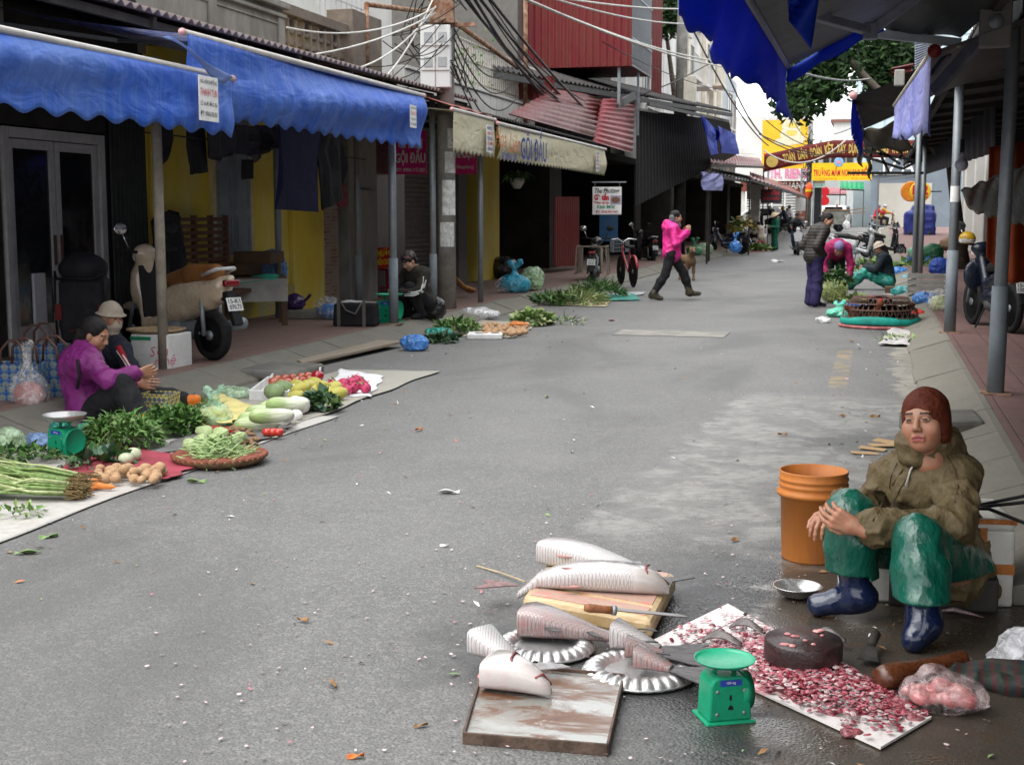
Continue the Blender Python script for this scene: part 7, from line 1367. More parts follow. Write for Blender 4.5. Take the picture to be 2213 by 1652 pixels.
greens('cabbage_heap','mixed greens spread on trays near the parked silver scooter',1880,585,130,1.0,.2,420,.1,.25,[LL,LG,plastic_film('lilac_film',(.5,.4,.6),.8),LD],asp=.8);bag('blue bag among the greens by the dark poles',1935,598,50,22,BB,False,seed=17);bag('turquoise plastic bag by the dark poles on the right',1978,610,60,18,plastic_film('turquoise_film',(.05,.4,.5),.85,.2),False,seed=18);bag('blue plastic bag hanging over the right kerb',2000,660,58,30,BB,False,.1,seed=19);bag('clear bags of pale vegetables on the right kerb',2030,675,50,52,CB,False,.12,inner=STM,seed=20);bag('red orange cloth bundle on the right side of the chicken cage',1975,694,50,26,flat('red_cloth',(.45,.05,.03),.8),False,seed=21)
greens('cabbage_heap','green vegetables at the foot of the dark poles on the right',1985,583,90,.8,.3,260,.1,.25,[LG,LL,BB],asp=.8)
sheet('paper','crumpled white paper sheet on the right gutter',[G(1900,748),G(1985,752),G(1992,725),G(1925,712)],.03,mat('crumpled_paper',(.42,.4,.39),.8,.12,5,.6,14,bd=.03),'paper',.035)
T=thing('crate','pale plastic crate behind the nearest thin dark pole on the right','crate',G(2000,633,.15));k=mpp(T.location);mb=MB().box(-40*k,40*k,-.3,.3,0,.03)
for z in(.06,.16,.27):mb.box(-40*k,40*k,-.3,-.28,z,z+.06).box(-40*k,40*k,.28,.3,z,z+.06).box(-40*k,-38*k,-.28,.28,z,z+.06).box(38*k,40*k,-.28,.28,z,z+.06)
for x in(-39,-13,13,38):mb.box((x-1)*k,(x+1)*k,-.306,-.3,0,.33)
mb.build('body',flat('grey_crate',(.33,.32,.3)),T)
for i,(u,v,w_,h_,m_,z_,lab)in enumerate(((1990,560,60,30,GB,.15,'green bag of vegetables behind the dark poles'),(2015,565,44,40,flat('green_bin',(.03,.12,.06),.5),.15,'dark green tub behind the dark poles'),(2030,600,46,44,flat('blue_tub',(.02,.05,.25),.5),.15,'dark blue tub beside the crate on the right pavement'),(1950,640,50,22,plastic_film('teal_bag2',(.03,.3,.3),.9,.25),.0,'teal plastic bag beyond the chicken cage'),(1870,668,44,16,BB,.0,'rumpled blue bag touching the chicken cage'),(2060,545,60,36,flat('brown_sack',(.12,.08,.05),.9),.15,'brown sack in the shade behind the right poles'))):bag(lab,u,v,w_,h_,m_,False,z_,.7,seed=60+i)
greens('herb_bunch','scattered yellowing leaves on the right gutter below the chicken cage',1940,735,90,.5,.02,90,.03,.08,[LL,leaf_mat('yellow_leaf',(.4,.38,.1),(.5,.5,.2)),LD],z=.02)
c=G(1900,706);k=mpp(c);R=80*k;T=thing('chicken_cage','round wire cage of brown hens wrapped with a teal cloth band','cage',c);wire=mat('rusty_wire',(.16,.1,.08),.6,.4,20);mb=MB();HT=66*k
for z,r in((.03,1),(HT*.35,1.0),(HT*.6,.97),(HT*.8,.9),(HT*.97,.72)):mb.lathe([(r*R-.005,z-.006),(r*R+.005,z-.006),(r*R+.005,z+.006),(r*R-.005,z+.006),(r*R-.005,z-.006)],40)
for i in range(36):
 for sg in(-1,1):
  a=i*6.283/36;mb.tube([(R*math.cos(a),R*math.sin(a),.02),(.985*R*math.cos(a+sg*.13),.985*R*math.sin(a+sg*.13),HT*.5),(.72*R*math.cos(a+sg*.26),.72*R*math.sin(a+sg*.26),HT*.97)],.003,4,cap=False)
for i in range(18):a=i*.35;mb.tube([(.72*R*math.cos(a),.72*R*math.sin(a),HT*.97),(.2*R*math.cos(a),.2*R*math.sin(a),HT)],.004,4)
mb.build('wire',wire,T);MB().lathe([(R*1.02,.05),(R*1.05,.07),(R*1.04,.12),(R*1.0,.15)],60,mod=lambda r,z,a,j:(r*(1+.012*math.sin(a*17+j)),z*(1+.12*math.sin(a*3.1)))).build('cloth_band',mat('teal_cloth_band',(.015,.25,.2),.6,.25,4,.5,16),T,True,solid=.006)
MB().lathe([(R*1.03,0),(R*1.09,.02),(R*1.06,.045),(R*1.0,.03)],60,mod=lambda r,z,a,j:(r*(1+.01*math.sin(a*40+j)),z)).build('rag_base',mat('pink_rag',(.36,.12,.12),.8,.5,16),T,True)
b=Blob(.06).ell((0,0,0),(.17,.11,.11)).cap((.1,0,.05),(.17,0,.17),.06,.035).ell((.18,0,.19),.04).cap((-.12,0,.05),(-.24,0,.13),.06,.03).cap((.215,0,.185),(.24,0,.18),.012,.004,k=.005);HEN=mat('red_brown_feathers',(.2,.06,.02),.7,.6,14,.5,40,c2=(.05,.02,.015));pr=thing('hen','x','hen');sdfobj('body',[b.mesh(.018)],HEN,pr);MB().prism([(.14,.22),(.17,.26),(.2,.23),(.22,.25),(.22,.22)],'y',-.004,.004).build('comb',RED,pr)
for i,(x,y,a,lab)in enumerate(((-.25,-.15,.6,'red brown hen at the front left inside the wire cage'),(.0,.1,2.4,'red brown hen in the middle of the wire cage'),(-.1,-.28,-1.,'red brown hen pressed to the near wire of the cage'),(.25,.2,3.8,'red brown hen at the back right inside the wire cage'))):o=pr if i==0 else copy_tree(pr);o.location=c+V(x,y,.16);o.rotation_euler.z=a;tag(o,lab,None,'hens in the cage')
greens('cabbage_heap','tray of green vegetables in front of the emerald raincoat person',1625,541,80,.8,.12,200,.15,.35,[LG,LL],asp=.8);sheet('tray_mat','red mat under the far green vegetables',[G(1590,546),G(1660,543),G(1665,540),G(1600,541)],.01,redc,'mat');greens('flower_bundle','brown yellow bundle of produce on the far motorbike',1602,500,56,.5,.5,220,.15,.35,[leaf_mat('ochre_leaf',(.2,.13,.03),(.3,.22,.06)),LD],z=.9)
bag('white sacks stacked beside the far vendor',1622,528,70,32,WB,False,seed=22);bag('green bag of cabbage on the pavement behind the dog',1500,552,34,36,plastic_film('dark_green_film',(.05,.25,.12),.9,.25),True,.15,seed=23);bag('pale bag beside the green bag behind the dog',1522,550,36,26,LGB,False,.15,seed=24)
litm=[mat('litter_white',(.65,.65,.63),.6),mat('litter_brown',(.26,.15,.07),.8),mat('litter_green',(.2,.3,.12),.7),mat('litter_orange',(.55,.16,.04),.6),mat('litter_pink',(.55,.3,.33),.6)]
for i,(u,v,s,mi,lab)in enumerate(((970,1065,.11,0,'twisted white plastic scrap in the middle of the road'),(905,930,.07,3,'orange red litter scrap in the middle of the road'),(1180,858,.07,2,'single green stalk lying on the road'),(720,1480,.06,1,'curled tan dry leaf on the near road'),(768,1635,.045,3,'small orange leaf at the bottom edge of the road'),(910,1568,.04,1,'small dark brown leaf on the near road'),(1322,693,.12,4,'pink plastic scrap on the road left of the manhole'),(655,1342,.05,1,'brown fleck of leaf on the near left road'),(1840,738,.1,1,'brown twig by the worn yellow line'),(1587,1168,.06,1,'dry dark leaf on the cement patch'),(960,1180,.04,0,'pale paper scrap on the road'),(105,1160,.08,2,'green leaf scrap below the white sheet corner'),(60,1195,.1,2,'green leaf scrap at the left edge of the road'),(425,1042,.1,2,'dark green leaf dropped on the road by the bean basket'),(1690,940,.06,1,'brown leaf near the orange bucket'),(1820,900,.07,1,'yellowed leaf on the cement patch by the gutter'),(1890,900,.08,1,'dry leaf in the right gutter'),(1680,566,.5,0,'flat white plastic scrap far down the road'))):
 a=q.uniform(0,3);mb=MB().grid(lambda x,y:(s*(x-.5)*1.1,.7*s*(y-.5)*(.12+.4*math.sin(x*3.14)),.004+s*.16*math.sin(x*4+i)*math.sin(y*3+1)+.004*(1+math.sin(i))),8,4);o=tag(mb.build('litter',litm[mi],None,True,G(u,v,.004),solid=.002),lab,'litter');o.rotation_euler.z=a
mb=MB()
for i in range(420):
 x=q.choice((q.uniform(-5.3,.3),q.gauss(.15,.25),q.gauss(-4.0,.6)));y=3.6+abs(q.gauss(0,9));s=q.uniform(.006,.026);a=q.uniform(0,6.28);M=Matrix.Translation((x,y,.006))@Euler((q.gauss(0,.3),q.gauss(0,.3),a)).to_matrix().to_4x4()
 if x>.42 or x<-5.33:continue
 mb.add([(-s,0,0),(0,-s*.4,.003),(s,0,0),(0,s*.4,.004)],[(0,1,2,3)],M,q.choices(range(5),(4,6,3,.4,.6))[0])
tag(mb.build('road_debris',litm,None,fix=False),'specks of leaf and paper debris strewn over the road','debris',None,'stuff')
tag(MB().box(-3.15,-1.75,16.5,17.3,.002,.008).build('manhole_cover',mat('pale_concrete_cover',(.21,.2,.18),.85,.2,3)),'rectangular pale concrete manhole cover in the road','manhole cover')
q=random.Random(50);RUB=mat('tyre_rubber',(.015,.015,.016),.75,.3,20);CHR=flat('chrome',(.45,.45,.46),.2,metal=.9);SEATB=flat('black_seat',(.018,.017,.017),.55)
def wheel(T,x,r,w=.05,z=None,nm='wheel',spokes=10,rimm=None):
 M=Matrix.Translation((x,0,z or r))@Matrix.Rotation(math.pi/2,4,'X');d_=.07 if w>.03 else.03;a=MB().lathe([(r-d_,-w*.6),(r-.02,-w),(r,-w*.4),(r,w*.4),(r-.02,w),(r-d_,w*.6),(r-d_,-w*.6)],32,M).build(nm,RUB,T,True);mb=MB();mb.lathe([(r-d_-.015,-w*.5),(r-d_+.002,-w*.6),(r-d_+.002,w*.6),(r-d_-.015,w*.5),(r-d_-.015,-w*.5)],32,M).lathe([(.0,-w),(.045,-w),(.045,w),(0,w)],14,M)
 for i in range(spokes):an=6.283*i/spokes;mb.bar((x,0,(z or r)),(x+(r-d_)*math.cos(an),0,(z or r)+(r-d_)*math.sin(an)),.005 if spokes>12 else.03,.006 if spokes>12 else.02)
 mb.build('rim',rimm or galv,a,True);return a
PLM=flat('plate_white',(.62,.62,.6),.4)
def bike(label,loc,rz,m,seat=SEATB,plate='15-B2\n328.07',under=False,extra=None,name='scooter',silver=False,cat='scooter',group=None,sc=1.):
 T=thing(name,label,cat,loc,rz,group);T.scale=(sc,)*3;r=.285 if under else.235;xf,xr=.66,-.58
 wheel(T,xf,r,.035 if under else.05,spokes=18 if under else 8);wheel(T,xr,r,.04 if under else.055,spokes=18 if under else 8)
 b=Blob(.05)
 if under:
  b.cap((-.7,0,.72),(-.1,0,.58),.05,.09).cap((-.1,0,.58),(.2,0,.52),.08,.06).cap((.2,0,.5),(.42,0,.85),.06,.07).ell((.44,0,.95),(.1,.14,.08)).ell((.5,0,.62),(.05,.2,.22));b.cap((.56,0,.62),(.78,0,.56),.045,.03).cap((-.1,.0,.38),(.15,0,.36),.1,.1)
 else:
  b.cap((-.05,0,.58),(-.86,0,.77),.12,.04).cap((-.05,.07,.5),(-.76,.06,.7),.08,.045).cap((-.05,-.07,.5),(-.76,-.06,.7),.08,.045).cap((-.25,.06,.46),(.36,.06,.28),.055).cap((-.25,-.06,.46),(.36,-.06,.28),.055).cap((.38,.06,.32),(.5,.07,.78),.05,.055).cap((.38,-.06,.32),(.5,-.07,.78),.05,.055).ell((.5,0,.64),(.06,.15,.22)).ell((.46,0,.98),(.085,.12,.085)).cap((.48,0,.8),(.46,0,.95),.05).ell((.68,0,.45),(.16,.06,.05)).ell((-.42,0,.62),(.42,.125,.12)).cap((-.12,0,.46),(-.55,0,.56),.12,.1).cap((.5,0,.72),(.46,0,.98),.09,.08)
 sdfobj('body',[b.mesh(.014 if silver else.022)],m,T)
 s=Blob(.04).cap((-.66,0,.82),(-.3,0,.79),.085,.1).cap((-.3,0,.79),(.04,0,.72),.1,.08);s.box((-.3,0,.6),(.5,.3,.08),0,k=.02,sub=True);sdfobj('seat',[s.mesh(.022)],seat,T)
 mb=MB();mb.tube([(.4,-.34,1.02),(.43,-.15,1.0),(.45,0,.98),(.43,.15,1.0),(.4,.34,1.02)],.016,8).build('handlebar',black,T,True)
 for sg in(-1,1):
  k=MB().tube([(.43,sg*.2,1.02),(.43,sg*.27,1.18)],.008,6).lathe([(0,-.012),(.05,-.008),(.06,0),(.05,.01),(0,.01)],14,Matrix.Translation((.43,sg*.29,1.22))@Matrix.Rotation(math.pi/2,4,'Y')@Matrix.Scale(1.3,4,(0,1,0))).build('mirror',CHR if sg>0 else black,T,True)
  MB().tube([(.5,sg*.07,.72),(xf,sg*.075,r)],.02,8).build('fork',galv,T,True);MB().tube([(-.55,sg*.1,.6),(xr,sg*.1,r)],.022,8).build('shock',galv,T,True)
 MB().tube([(.1,-.12,r),(-.3,-.14,r+.02),(-.42,-.15,r+.04),(-.85,-.15,r+.12)],[.02,.025,.05,.055],10).build('exhaust',galv,T,True);e=Blob(.04).cap((-.2,-.04,r+.03),(-.58,-.06,r),.1,.08).ell((0,0,.3),(.16,.1,.1));sdfobj('engine',[e.mesh(.025)],galv if silver else mat('engine_grey',(.1,.1,.1),.5),T)
 MB().lathe([(0,.03),(.07,.02),(.085,-.02)],18,Matrix.Translation((.55,0,.95))@Matrix.Rotation(math.pi/2,4,'Y')).build('headlight',flat('lamp_glass',(.55,.55,.56),.1),T,True);b=Blob(.01).box((-.87 if not under else-.8,0,.73),(.015,.07,.018),.015);sdfobj('tail_light',[b.mesh(.012)],flat('tail_red',(.16,.008,.01),.2),T)
 if not under:MB().prism([(.36,.36),(.43,.86),(.41,.87),(.33,.37)],'y',-.11,.11).build('leg_shield',black,T,bevel=.01)
 MB().prism([(-.66,.62),(-.86,.66),(-.98,.36),(-.94,.34),(-.82,.56)],'y',-.05,.05).build('mudguard',black,T);M=frame((-.92,0,.54),(0,-1,0),(.35,0,1));M=M@Matrix.Scale(.85,4);p=MB().box(-.1,.1,-.075,.075,-.006,0,M).build('number_plate',PLM,T,bevel=.004)
 for i,tx in enumerate(plate.split('\n')):text(tx,.05,INK,p,M@Matrix.Translation((0,.032-.066*i,.002)),w=.16,bold=.02)
 MB().tube([(.0,.1,.25),(-.05,.22,.02)],.012,6).build('kickstand',black,T)
 if not under:MB().tube([(-.6,-.12,.8),(-.8,-.1,.86),(-.92,0,.87),(-.8,.1,.86),(-.6,.12,.8)],.018,8).build('grab_rail',flat('silver_rail',(.5,.5,.5),.3),T,True)
 else:mb=MB();mb.tube([(-.3,-.12,.84),(-.8,-.12,.86),(-.8,.12,.86),(-.3,.12,.84)],.014,6).bar((-.55,-.12,.85),(-.55,.12,.85),.02).build('rack',galv,T)
 return T
BEI=mat('beige_paint',(.5,.4,.29),.28,.03,3,0,coat=.5);DKP=flat('black_paint',(.014,.015,.017),.25,coat=.5);SIL=mat('silver_paint',(.42,.43,.44),.28,.03,3,0,coat=.4);DBL=flat('dark_blue_paint',(.012,.02,.05),.25,coat=.5)
rw=G(468,778,.15);bike('beige scooter with a brown seat parked on the left pavement',rw+V(-.56,.25,0),math.radians(155),BEI,mat('brown_seat',(.2,.085,.03),.45,.2),'15-K1\n070.73',silver=True)
bike('black motorbike with a metal cargo frame, parked by the bicycle',G(1290,622,.0)+V(-.2,.7,0),math.radians(97),DKP,under=True,name='motorbike',cat='motorbike',plate='16-L9\n5533')
mb=MB();f0=[(-.85,s*.32,.82)for s in(-1,1)]
for s in(-1,1):mb.bar((-.2,s*.3,.86),(-.88,s*.3,.86),.03).bar((-.88,s*.3,.86),(-.88,s*.34,.3),.03).bar((-.3,s*.3,.86),(-.3,s*.34,.3),.03).bar((-.88,s*.34,.3),(-.3,s*.34,.3),.03).bar((-.86,s*.2,.84),(-.9,s*.22,.32),.05)
mb.bar((-.88,-.3,.86),(-.88,.3,.86),.03).build('cargo_frame',mat('weathered_frame',(.2,.17,.13),.8),bpy.data.objects['motorbike'])
bike('black scooter parked in shade beyond the bicycle',G(1385,574)+V(0,.6,0),math.radians(120),DKP,plate='15-F1\n8812')
bike('dark motorbike with a red flash and blue bag, loaded with produce at the far left',G(1570,549),math.radians(176),DBL,under=True,name='motorbike',cat='motorbike')
bag('bright blue plastic bag hanging from the loaded far motorbike',1588,545,26,40,BB,True,.35,seed=31)
rs=GR(1718,552);bike('black and white scooter ridden towards the camera',rs+V(0,.7,0),math.radians(-82),DKP,silver=True);MB().prism([(-.12,.5),(.12,.5),(.17,.8),(0,.92),(-.17,.8)],'y',-.01,.01,None,Matrix.Translation((.585,0,.02))@Matrix.Rotation(math.pi/2,4,'Z')).build('front_panel',flat('white_panel',(.6,.6,.62),.2),[o for o in bpy.data.objects if o.get('label','').startswith('black and white scooter')][0])
bike('silver scooter parked sideways behind the bending woman',GR(1848,563),math.radians(-4),SIL,silver=True);bike('dark scooter half hidden beyond the silver scooter',GR(1905,556,.0),math.radians(20),DKP)
a,b=G(2094,699,.15),G(2190,721,.15);d=(a-b).normalized();RB=bike('dark blue motorbike parked on the right pavement behind the grey poles',(a+b)/2-d*.04,math.atan2(d.y,d.x),flat('near_black_paint',(.006,.01,.022),.3),under=True,name='motorbike',cat='motorbike',plate='15-C1\n150.13',sc=1.0)
c=PY(2090,507,16.4);T=thing('helmet','yellow helmet with a white band hooked on the blue motorbike handlebar','helmet',c-V(0,0,.05));b=Blob(.01).ell((0,0,0),(.095,.11,.09)).box((0,0,-.15),(.3,.3,.1),0,sub=True);sdfobj('shell',[b.mesh(.012)],[flat('helmet_yellow',(.6,.35,.02),.2),WHT],T,lambda C:(np.abs(C[:,2]+.02)<.022).astype(int))
greens('leaf_bunch','green strap and net heaped on the blue motorbike',2128,590,34,.15,.2,60,.08,.16,[TB_,LD],z=.75)
T=thing('bicycle','red bicycle with a wire basket parked beside the black motorbike','bicycle',G(1348,620)+V(0,.35,0),math.radians(115));wheel(T,.52,.33,.018,spokes=24);wheel(T,-.5,.33,.018,spokes=24)
MB().tube([(.52,0,.33),(.4,0,.75),(.37,0,.85)],.018).tube([(.4,0,.72),(-.1,0,.3),(-.2,0,.78)],.018).tube([(-.1,0,.3),(-.5,0,.33),(-.17,0,.7)],.014).build('frame',flat('red_frame',(.3,.02,.03),.3),T,True);MB().tube([(.3,-.28,.98),(.38,-.12,1.0),(.37,0,.92),(.38,.12,1.0),(.3,.28,.98)],.013).build('handlebar',CHR,T,True);MB().cbox((-.22,0,.84),.26,.16,.06).build('saddle',SEATB,T,bevel=.025)
mb=MB()
for z in(.72,.8,.88,.96):mb.bar((.5,-.17,z),(.82,-.17,z),.01).bar((.5,.17,z),(.82,.17,z),.01).bar((.82,-.17,z),(.82,.17,z),.01)
for i in range(9):mb.bar((.5+.04*i,-.17,.7),(.5+.04*i,-.17,.97),.008).bar((.5+.04*i,.17,.7),(.5+.04*i,.17,.97),.008).bar((.82,-.17+.042*i,.7),(.82,-.17+.042*i,.97),.008)
mb.build('basket',galv,T);MB().tube([(-.5,0,.67),(-.7,0,.6),(-.83,0,.42)],.03,6,flat=.5).build('mudguard',flat('red_frame',(.3,.02,.03),.3),T,True)
def car(label,loc,rz,m,L=4.2,H=1.5,suv=False):
 T=thing('car',label,'car',loc,rz);k=L/4.2;sd=[(-2.1,.35),(-2.12,.85),(-1.95,1.0),(-1.45,1.45),(.3,1.48),(.95,1.0),(1.85,.85),(2.1,.6),(2.1,.32)]if not suv else[(-2.1,.35),(-2.12,.95),(-2.0,1.05),(-1.85,1.6),(.4,1.62),(1.0,1.1),(1.9,1.0),(2.1,.7),(2.1,.32)]
 sd=[(x*k,z*H/1.5)for x,z in sd];MB().prism(sd,'y',-.85,.85).build('body',m,T,bevel=.1);up=H/1.5*(1.0 if not suv else 1.08)
 for s in(-1,1):MB().prism([(-1.3*k,1.0*up),(-1.2*k,1.36*up),(.2*k,1.38*up),(.7*k,1.0*up)],'y',s*.851-.004,s*.851+.004).build('side_window',glassd,T)
 MB().prism([(-.68,1.08*up),(.68,1.08*up),(.6,1.4*up),(-.6,1.4*up)],'x',-2.09*k,-1.98*k).build('rear_window',glassd,T)
 for s in(-1,1):MB().box(-2.14*k,-2.06*k,s*.72-.1,s*.72+.1,.8*up,1.1*up).build('tail_light',flat('tail_red',(.16,.008,.01),.2),T,bevel=.02)
 for x in(-1.3*k,1.3*k):
  for s in(-1,1):M=Matrix.Translation((x,s*.8,.32))@Matrix.Rotation(math.pi/2,4,'X');a=MB().lathe([(0,-.1),(.2,-.1),(.32,-.08),(.32,.08),(.2,.1),(0,.1)],24,M).build('wheel',RUB,T,True);MB().lathe([(0,-.115),(.19,-.11),(.19,.11),(0,.115)],16,M).build('rim',galv,a,True)
 return T
WCAR=flat('white_car_paint',(.72,.72,.72),.2,coat=.6);c=PY(1632,490,90);c.z=hz(90)-.05;car('white saloon car parked at the crossing behind the white post',c,math.radians(182),WCAR);c=PY(1808,482,103);c.z=.6;car('white car seen from behind at the crossing',c,math.radians(84),WCAR,suv=True)
RIDE=dict(pel=(-.25,0,.86),che=(-.12,0,1.2),nek=(-.08,0,1.34),hed=(-.03,0,1.47),sh=(.165,-.1,1.28),el=(.24,.1,1.1),wr=(.26,.36,1.06),hi=(.1,-.25,.84),kn=(.16,.14,.72),an=(.13,.1,.36),to=(.13,.26,.32))
RD=dict(pel=(0,-.25,.86),che=(0,-.13,1.2),nek=(0,-.09,1.34),hed=(0,-.04,1.47),**{k:RIDE[k]for k in('sh','el','wr','hi','kn','an','to')})
def rider(label,loc,heading,jm,tm,hat,back=0.,seed=0):return person(label,(loc[0]-back*math.cos(heading),loc[1]-back*math.sin(heading),loc[2]),heading-math.pi/2,pose(RD),hres=.012,res=.02,torso=dict(m=jm,e=.035,res=.018),legs=dict(m=tm,e=.018,res=.018),feet=dict(name='shoe',m=BLK),head=hat)
rider('man in a black jacket and cap riding the scooter towards the camera',rs+V(0,.7,0),math.radians(-82),BLK2,cloth('dark_blue_jeans',(.02,.03,.07)),(('cap',flat('cap_black',(.01,.01,.013))),('hair',HAIR)))
c=GR(1912,497);h_=math.radians(2);bike('bronze scooter carrying two riders past the grey shop at the crossing',c,h_,flat('bronze_paint',(.3,.22,.15),.3));rider('rider in a mustard jacket steering the bronze scooter at the crossing',c,h_,cloth('mustard_cloth',(.36,.19,.03)),BLK,(('helmet',flat('helmet_grey',(.35,.37,.4),.3)),));rider('passenger in a red jacket behind the mustard jacket rider',c,h_,cloth('red_cloth_jacket',(.35,.02,.03)),BLK,(('helmet',flat('helmet_blue',(.1,.14,.22),.3)),),.38)
for u,v,mt,hm,lab,hd in((1660,503,BLK2,WHT,'rider in dark clothes and a white helmet behind the green vendors',170),(1688,505,NVY,flat('helmet_yellow',(.6,.35,.02),.2),'rider in a yellow helmet waiting at the crossing',185),(1702,500,flat('white_shirt',(.65,.65,.65),.8),flat('helmet_dark',(.05,.05,.06),.3),'rider in a white raincoat at the crossing',175)):c=GR(u,v);bike(lab.replace('rider','scooter under the rider'),c,math.radians(hd),DKP);rider(lab,c,math.radians(hd),mt,BLK,(('helmet',hm),))
c=GR(1806,501);T=thing('handcart','grey metal refuse handcart with bicycle wheels at the crossing','cart',c);MB().box(-.7,.6,-.4,.4,.45,1.3,tx=1.1).build('box',mat('cart_grey',(.22,.22,.2),.7,.3,3),T);wheel(T,.15,.33,.03,spokes=12);MB().bar((.6,-.3,1.25),(1.7,-.3,1.45),.06).bar((.6,.3,1.1),(1.7,.3,1.2),.06).bar((-.8,-.42,1.32),(.75,-.42,1.32),.06).build('handle',mat('wood_rail',(.3,.18,.1),.7),T)
bag('white rubbish bag hanging at the end of the handcart',1828,496,16,30,WB,True,.7,seed=35)
c=G(1985,517,.2);T=thing('covered_vehicle','vehicle under a dark blue cover parked by the right shop houses','vehicle',c);b=Blob(.2).box((0,0,.8),(.6,1.1,.5),.2).box((.15,.1,1.35),(.4,.8,.35),.15);sdfobj('cover',[b.mesh(.07,lambda P:-.07*(ridge(P,2.4)**2-.4))],mat('blue_cover',(.02,.03,.16),.5,.3,2,.6,6),T);[MB().lathe([(0,-.1),(.28,-.1),(.28,.1),(0,.1)],18,Matrix.Translation((x,-1.1,.26))@Matrix.Rotation(math.pi/2,4,'Y')).build('wheel',RUB,T,True)for x in(-.55,.5)]
c=G(1490,606);DOG=mat('tan_fur',(.24,.15,.08),.9,.35,9,.6,90,c2=(.13,.08,.045));b=Blob(.05);b.cap((0,.02,.46),(0,-.5,.48),.125,.1).cap((0,.02,.5),(0,.16,.66),.085,.07).ell((0,.2,.7),(.075,.085,.075)).cap((0,.24,.68),(0,.33,.655),.045,.032,k=.02)
for s in(-1,1):
 b.cap((s*.075,.03,.45),(s*.08,.02,.22),.055,.034,k=.03).cap((s*.08,.02,.22),(s*.08,.03,.03),.03,.026).cap((s*.08,.03,.025),(s*.08,.08,.02),.026,.022);b.cap((s*.075,-.48,.48),(s*.09,-.4,.3),.075,.05,k=.03).cap((s*.09,-.4,.3),(s*.085,-.54,.19),.04,.028).cap((s*.085,-.54,.19),(s*.085,-.5,.03),.026,.024).cap((s*.085,-.5,.025),(s*.085,-.44,.02),.026,.022);b.ell((s*.062,.17,.765),(.024,.014,.035),k=.01)
b.cap((0,-.58,.52),(.05,-.72,.62),.035,.03).cap((.05,-.72,.62),(.1,-.68,.74),.03,.02)
o=tag(sdfobj('dog',[b.mesh(.014)],[DOG,flat('dark_muzzle',(.03,.022,.018))],None,lambda C:(((C[:,1]>.275)&(C[:,2]<.69))|(np.linalg.norm(C*A_(0,1,1)-A_(0,.262,.725),axis=1)<.016)&(np.abs(np.abs(C[:,0])-.035)<.016)).astype(int),c),'tan dog standing on the road behind the woman in pink, facing the camera','dog');o.rotation_euler.z=math.radians(205)
q=random.Random(60)
def garment(name,label,pts,x,m,cat='clothing',th=.018):
 ps=[PX(u,v,x)for u,v in pts];c=sum(ps,V(0,0,0))/len(ps);n=len(ps);N=5;vs=[];fs=[]
 bm=bmesh.new();f=bm.faces.new([bm.verts.new(p-c)for p in ps]);bmesh.ops.triangulate(bm,faces=[f]);bmesh.ops.subdivide_edges(bm,edges=bm.edges,cuts=3,use_grid_fill=True);bmesh.ops.triangulate(bm,faces=bm.faces)
 for v in bm.verts:v.co.x+=.03*math.sin(v.co.y*19+v.co.z*3)+.02*math.sin(v.co.y*41)
 me=bpy.data.meshes.new(name);bm.to_mesh(me);bm.free();me.materials.append(m);return tag(link(name,me,None,False,c,0,th),label,cat)
garment('trousers','black trouser leg hanging left of the second awning edge',[(330,262),(378,262),(374,300),(352,362),(342,356),(340,300)],-6.9,BLK);garment('trousers','dark trousers with a square cut leg hanging over the yellow wall',[(396,258),(440,258),(447,372),(412,378)],-6.9,BLK)
garment('shirt','dark shirt with a grey hem bunched above the grey window',[(450,285),(510,270),(560,275),(590,300),(580,322),(540,338),(505,330),(470,348),(452,340)],-6.8,cloth('charcoal_cloth',(.03,.028,.032)));garment('shirt','grey brown shirt hanging beside the dark laundry',[(556,270),(600,275),(602,318),(575,330),(548,352),(540,320)],-6.9,cloth('taupe_cloth',(.1,.085,.09)));garment('sock','single black stocking hanging in front of the grey window',[(524,345),(545,345),(543,386),(526,388)],-6.9,BLK)
garment('jacket','large navy jacket hanging low under the second awning',[(598,268),(690,285),(692,440),(690,458),(600,452),(606,350)],-6.6,cloth('navy_jacket',(.012,.014,.05)));garment('coat','black coat hanging beside the navy jacket',[(690,285),(738,295),(745,360),(742,425),(725,440),(694,455)],-6.65,BLK);garment('glove','maroon cloth glove hung on the slim pole',[(726,400),(745,398),(752,438),(738,448),(728,440)],-7.4,cloth('maroon_cloth',(.14,.03,.04)))
garment('jacket','long black jacket draped over the beige scooter front',[(352,458),(372,458),(385,500),(400,560),(402,600),(350,604),(332,590),(333,500)],-7.3,BLK,th=.14);MB().tube([PX(300,285,-6.85),PX(600,318,-6.85),PX(790,345,-6.85)],.008,5).build('clothes_line',black);tag(bpy.data.objects['clothes_line'],'thin clothes line holding the dark laundry','clothes line')
garment('towel','blue and white striped towel hung at the far stall corner',[(1514,371),(1562,378),(1560,412),(1518,411)],-4.9,PALEB);garment('cloth','left blue cloth hanging from the far dark roof',[(1512,248),(1530,262),(1552,285),(1550,332),(1535,336)],-5.2,BLUED);garment('cloth','right blue cloth hanging from the far dark roof',[(1550,272),(1588,290),(1594,334),(1560,330)],-5.1,BLUED)
MG=mat('magenta_board',(.72,.015,.2),.45,.15,1.5,0);
def wsign(name,label,u,v,x,w,h,m,lines,**k):return sign(name,label,'sign',PX(u,v,x),(0,1,0),(0,0,1),w,h,m,lines,**k)
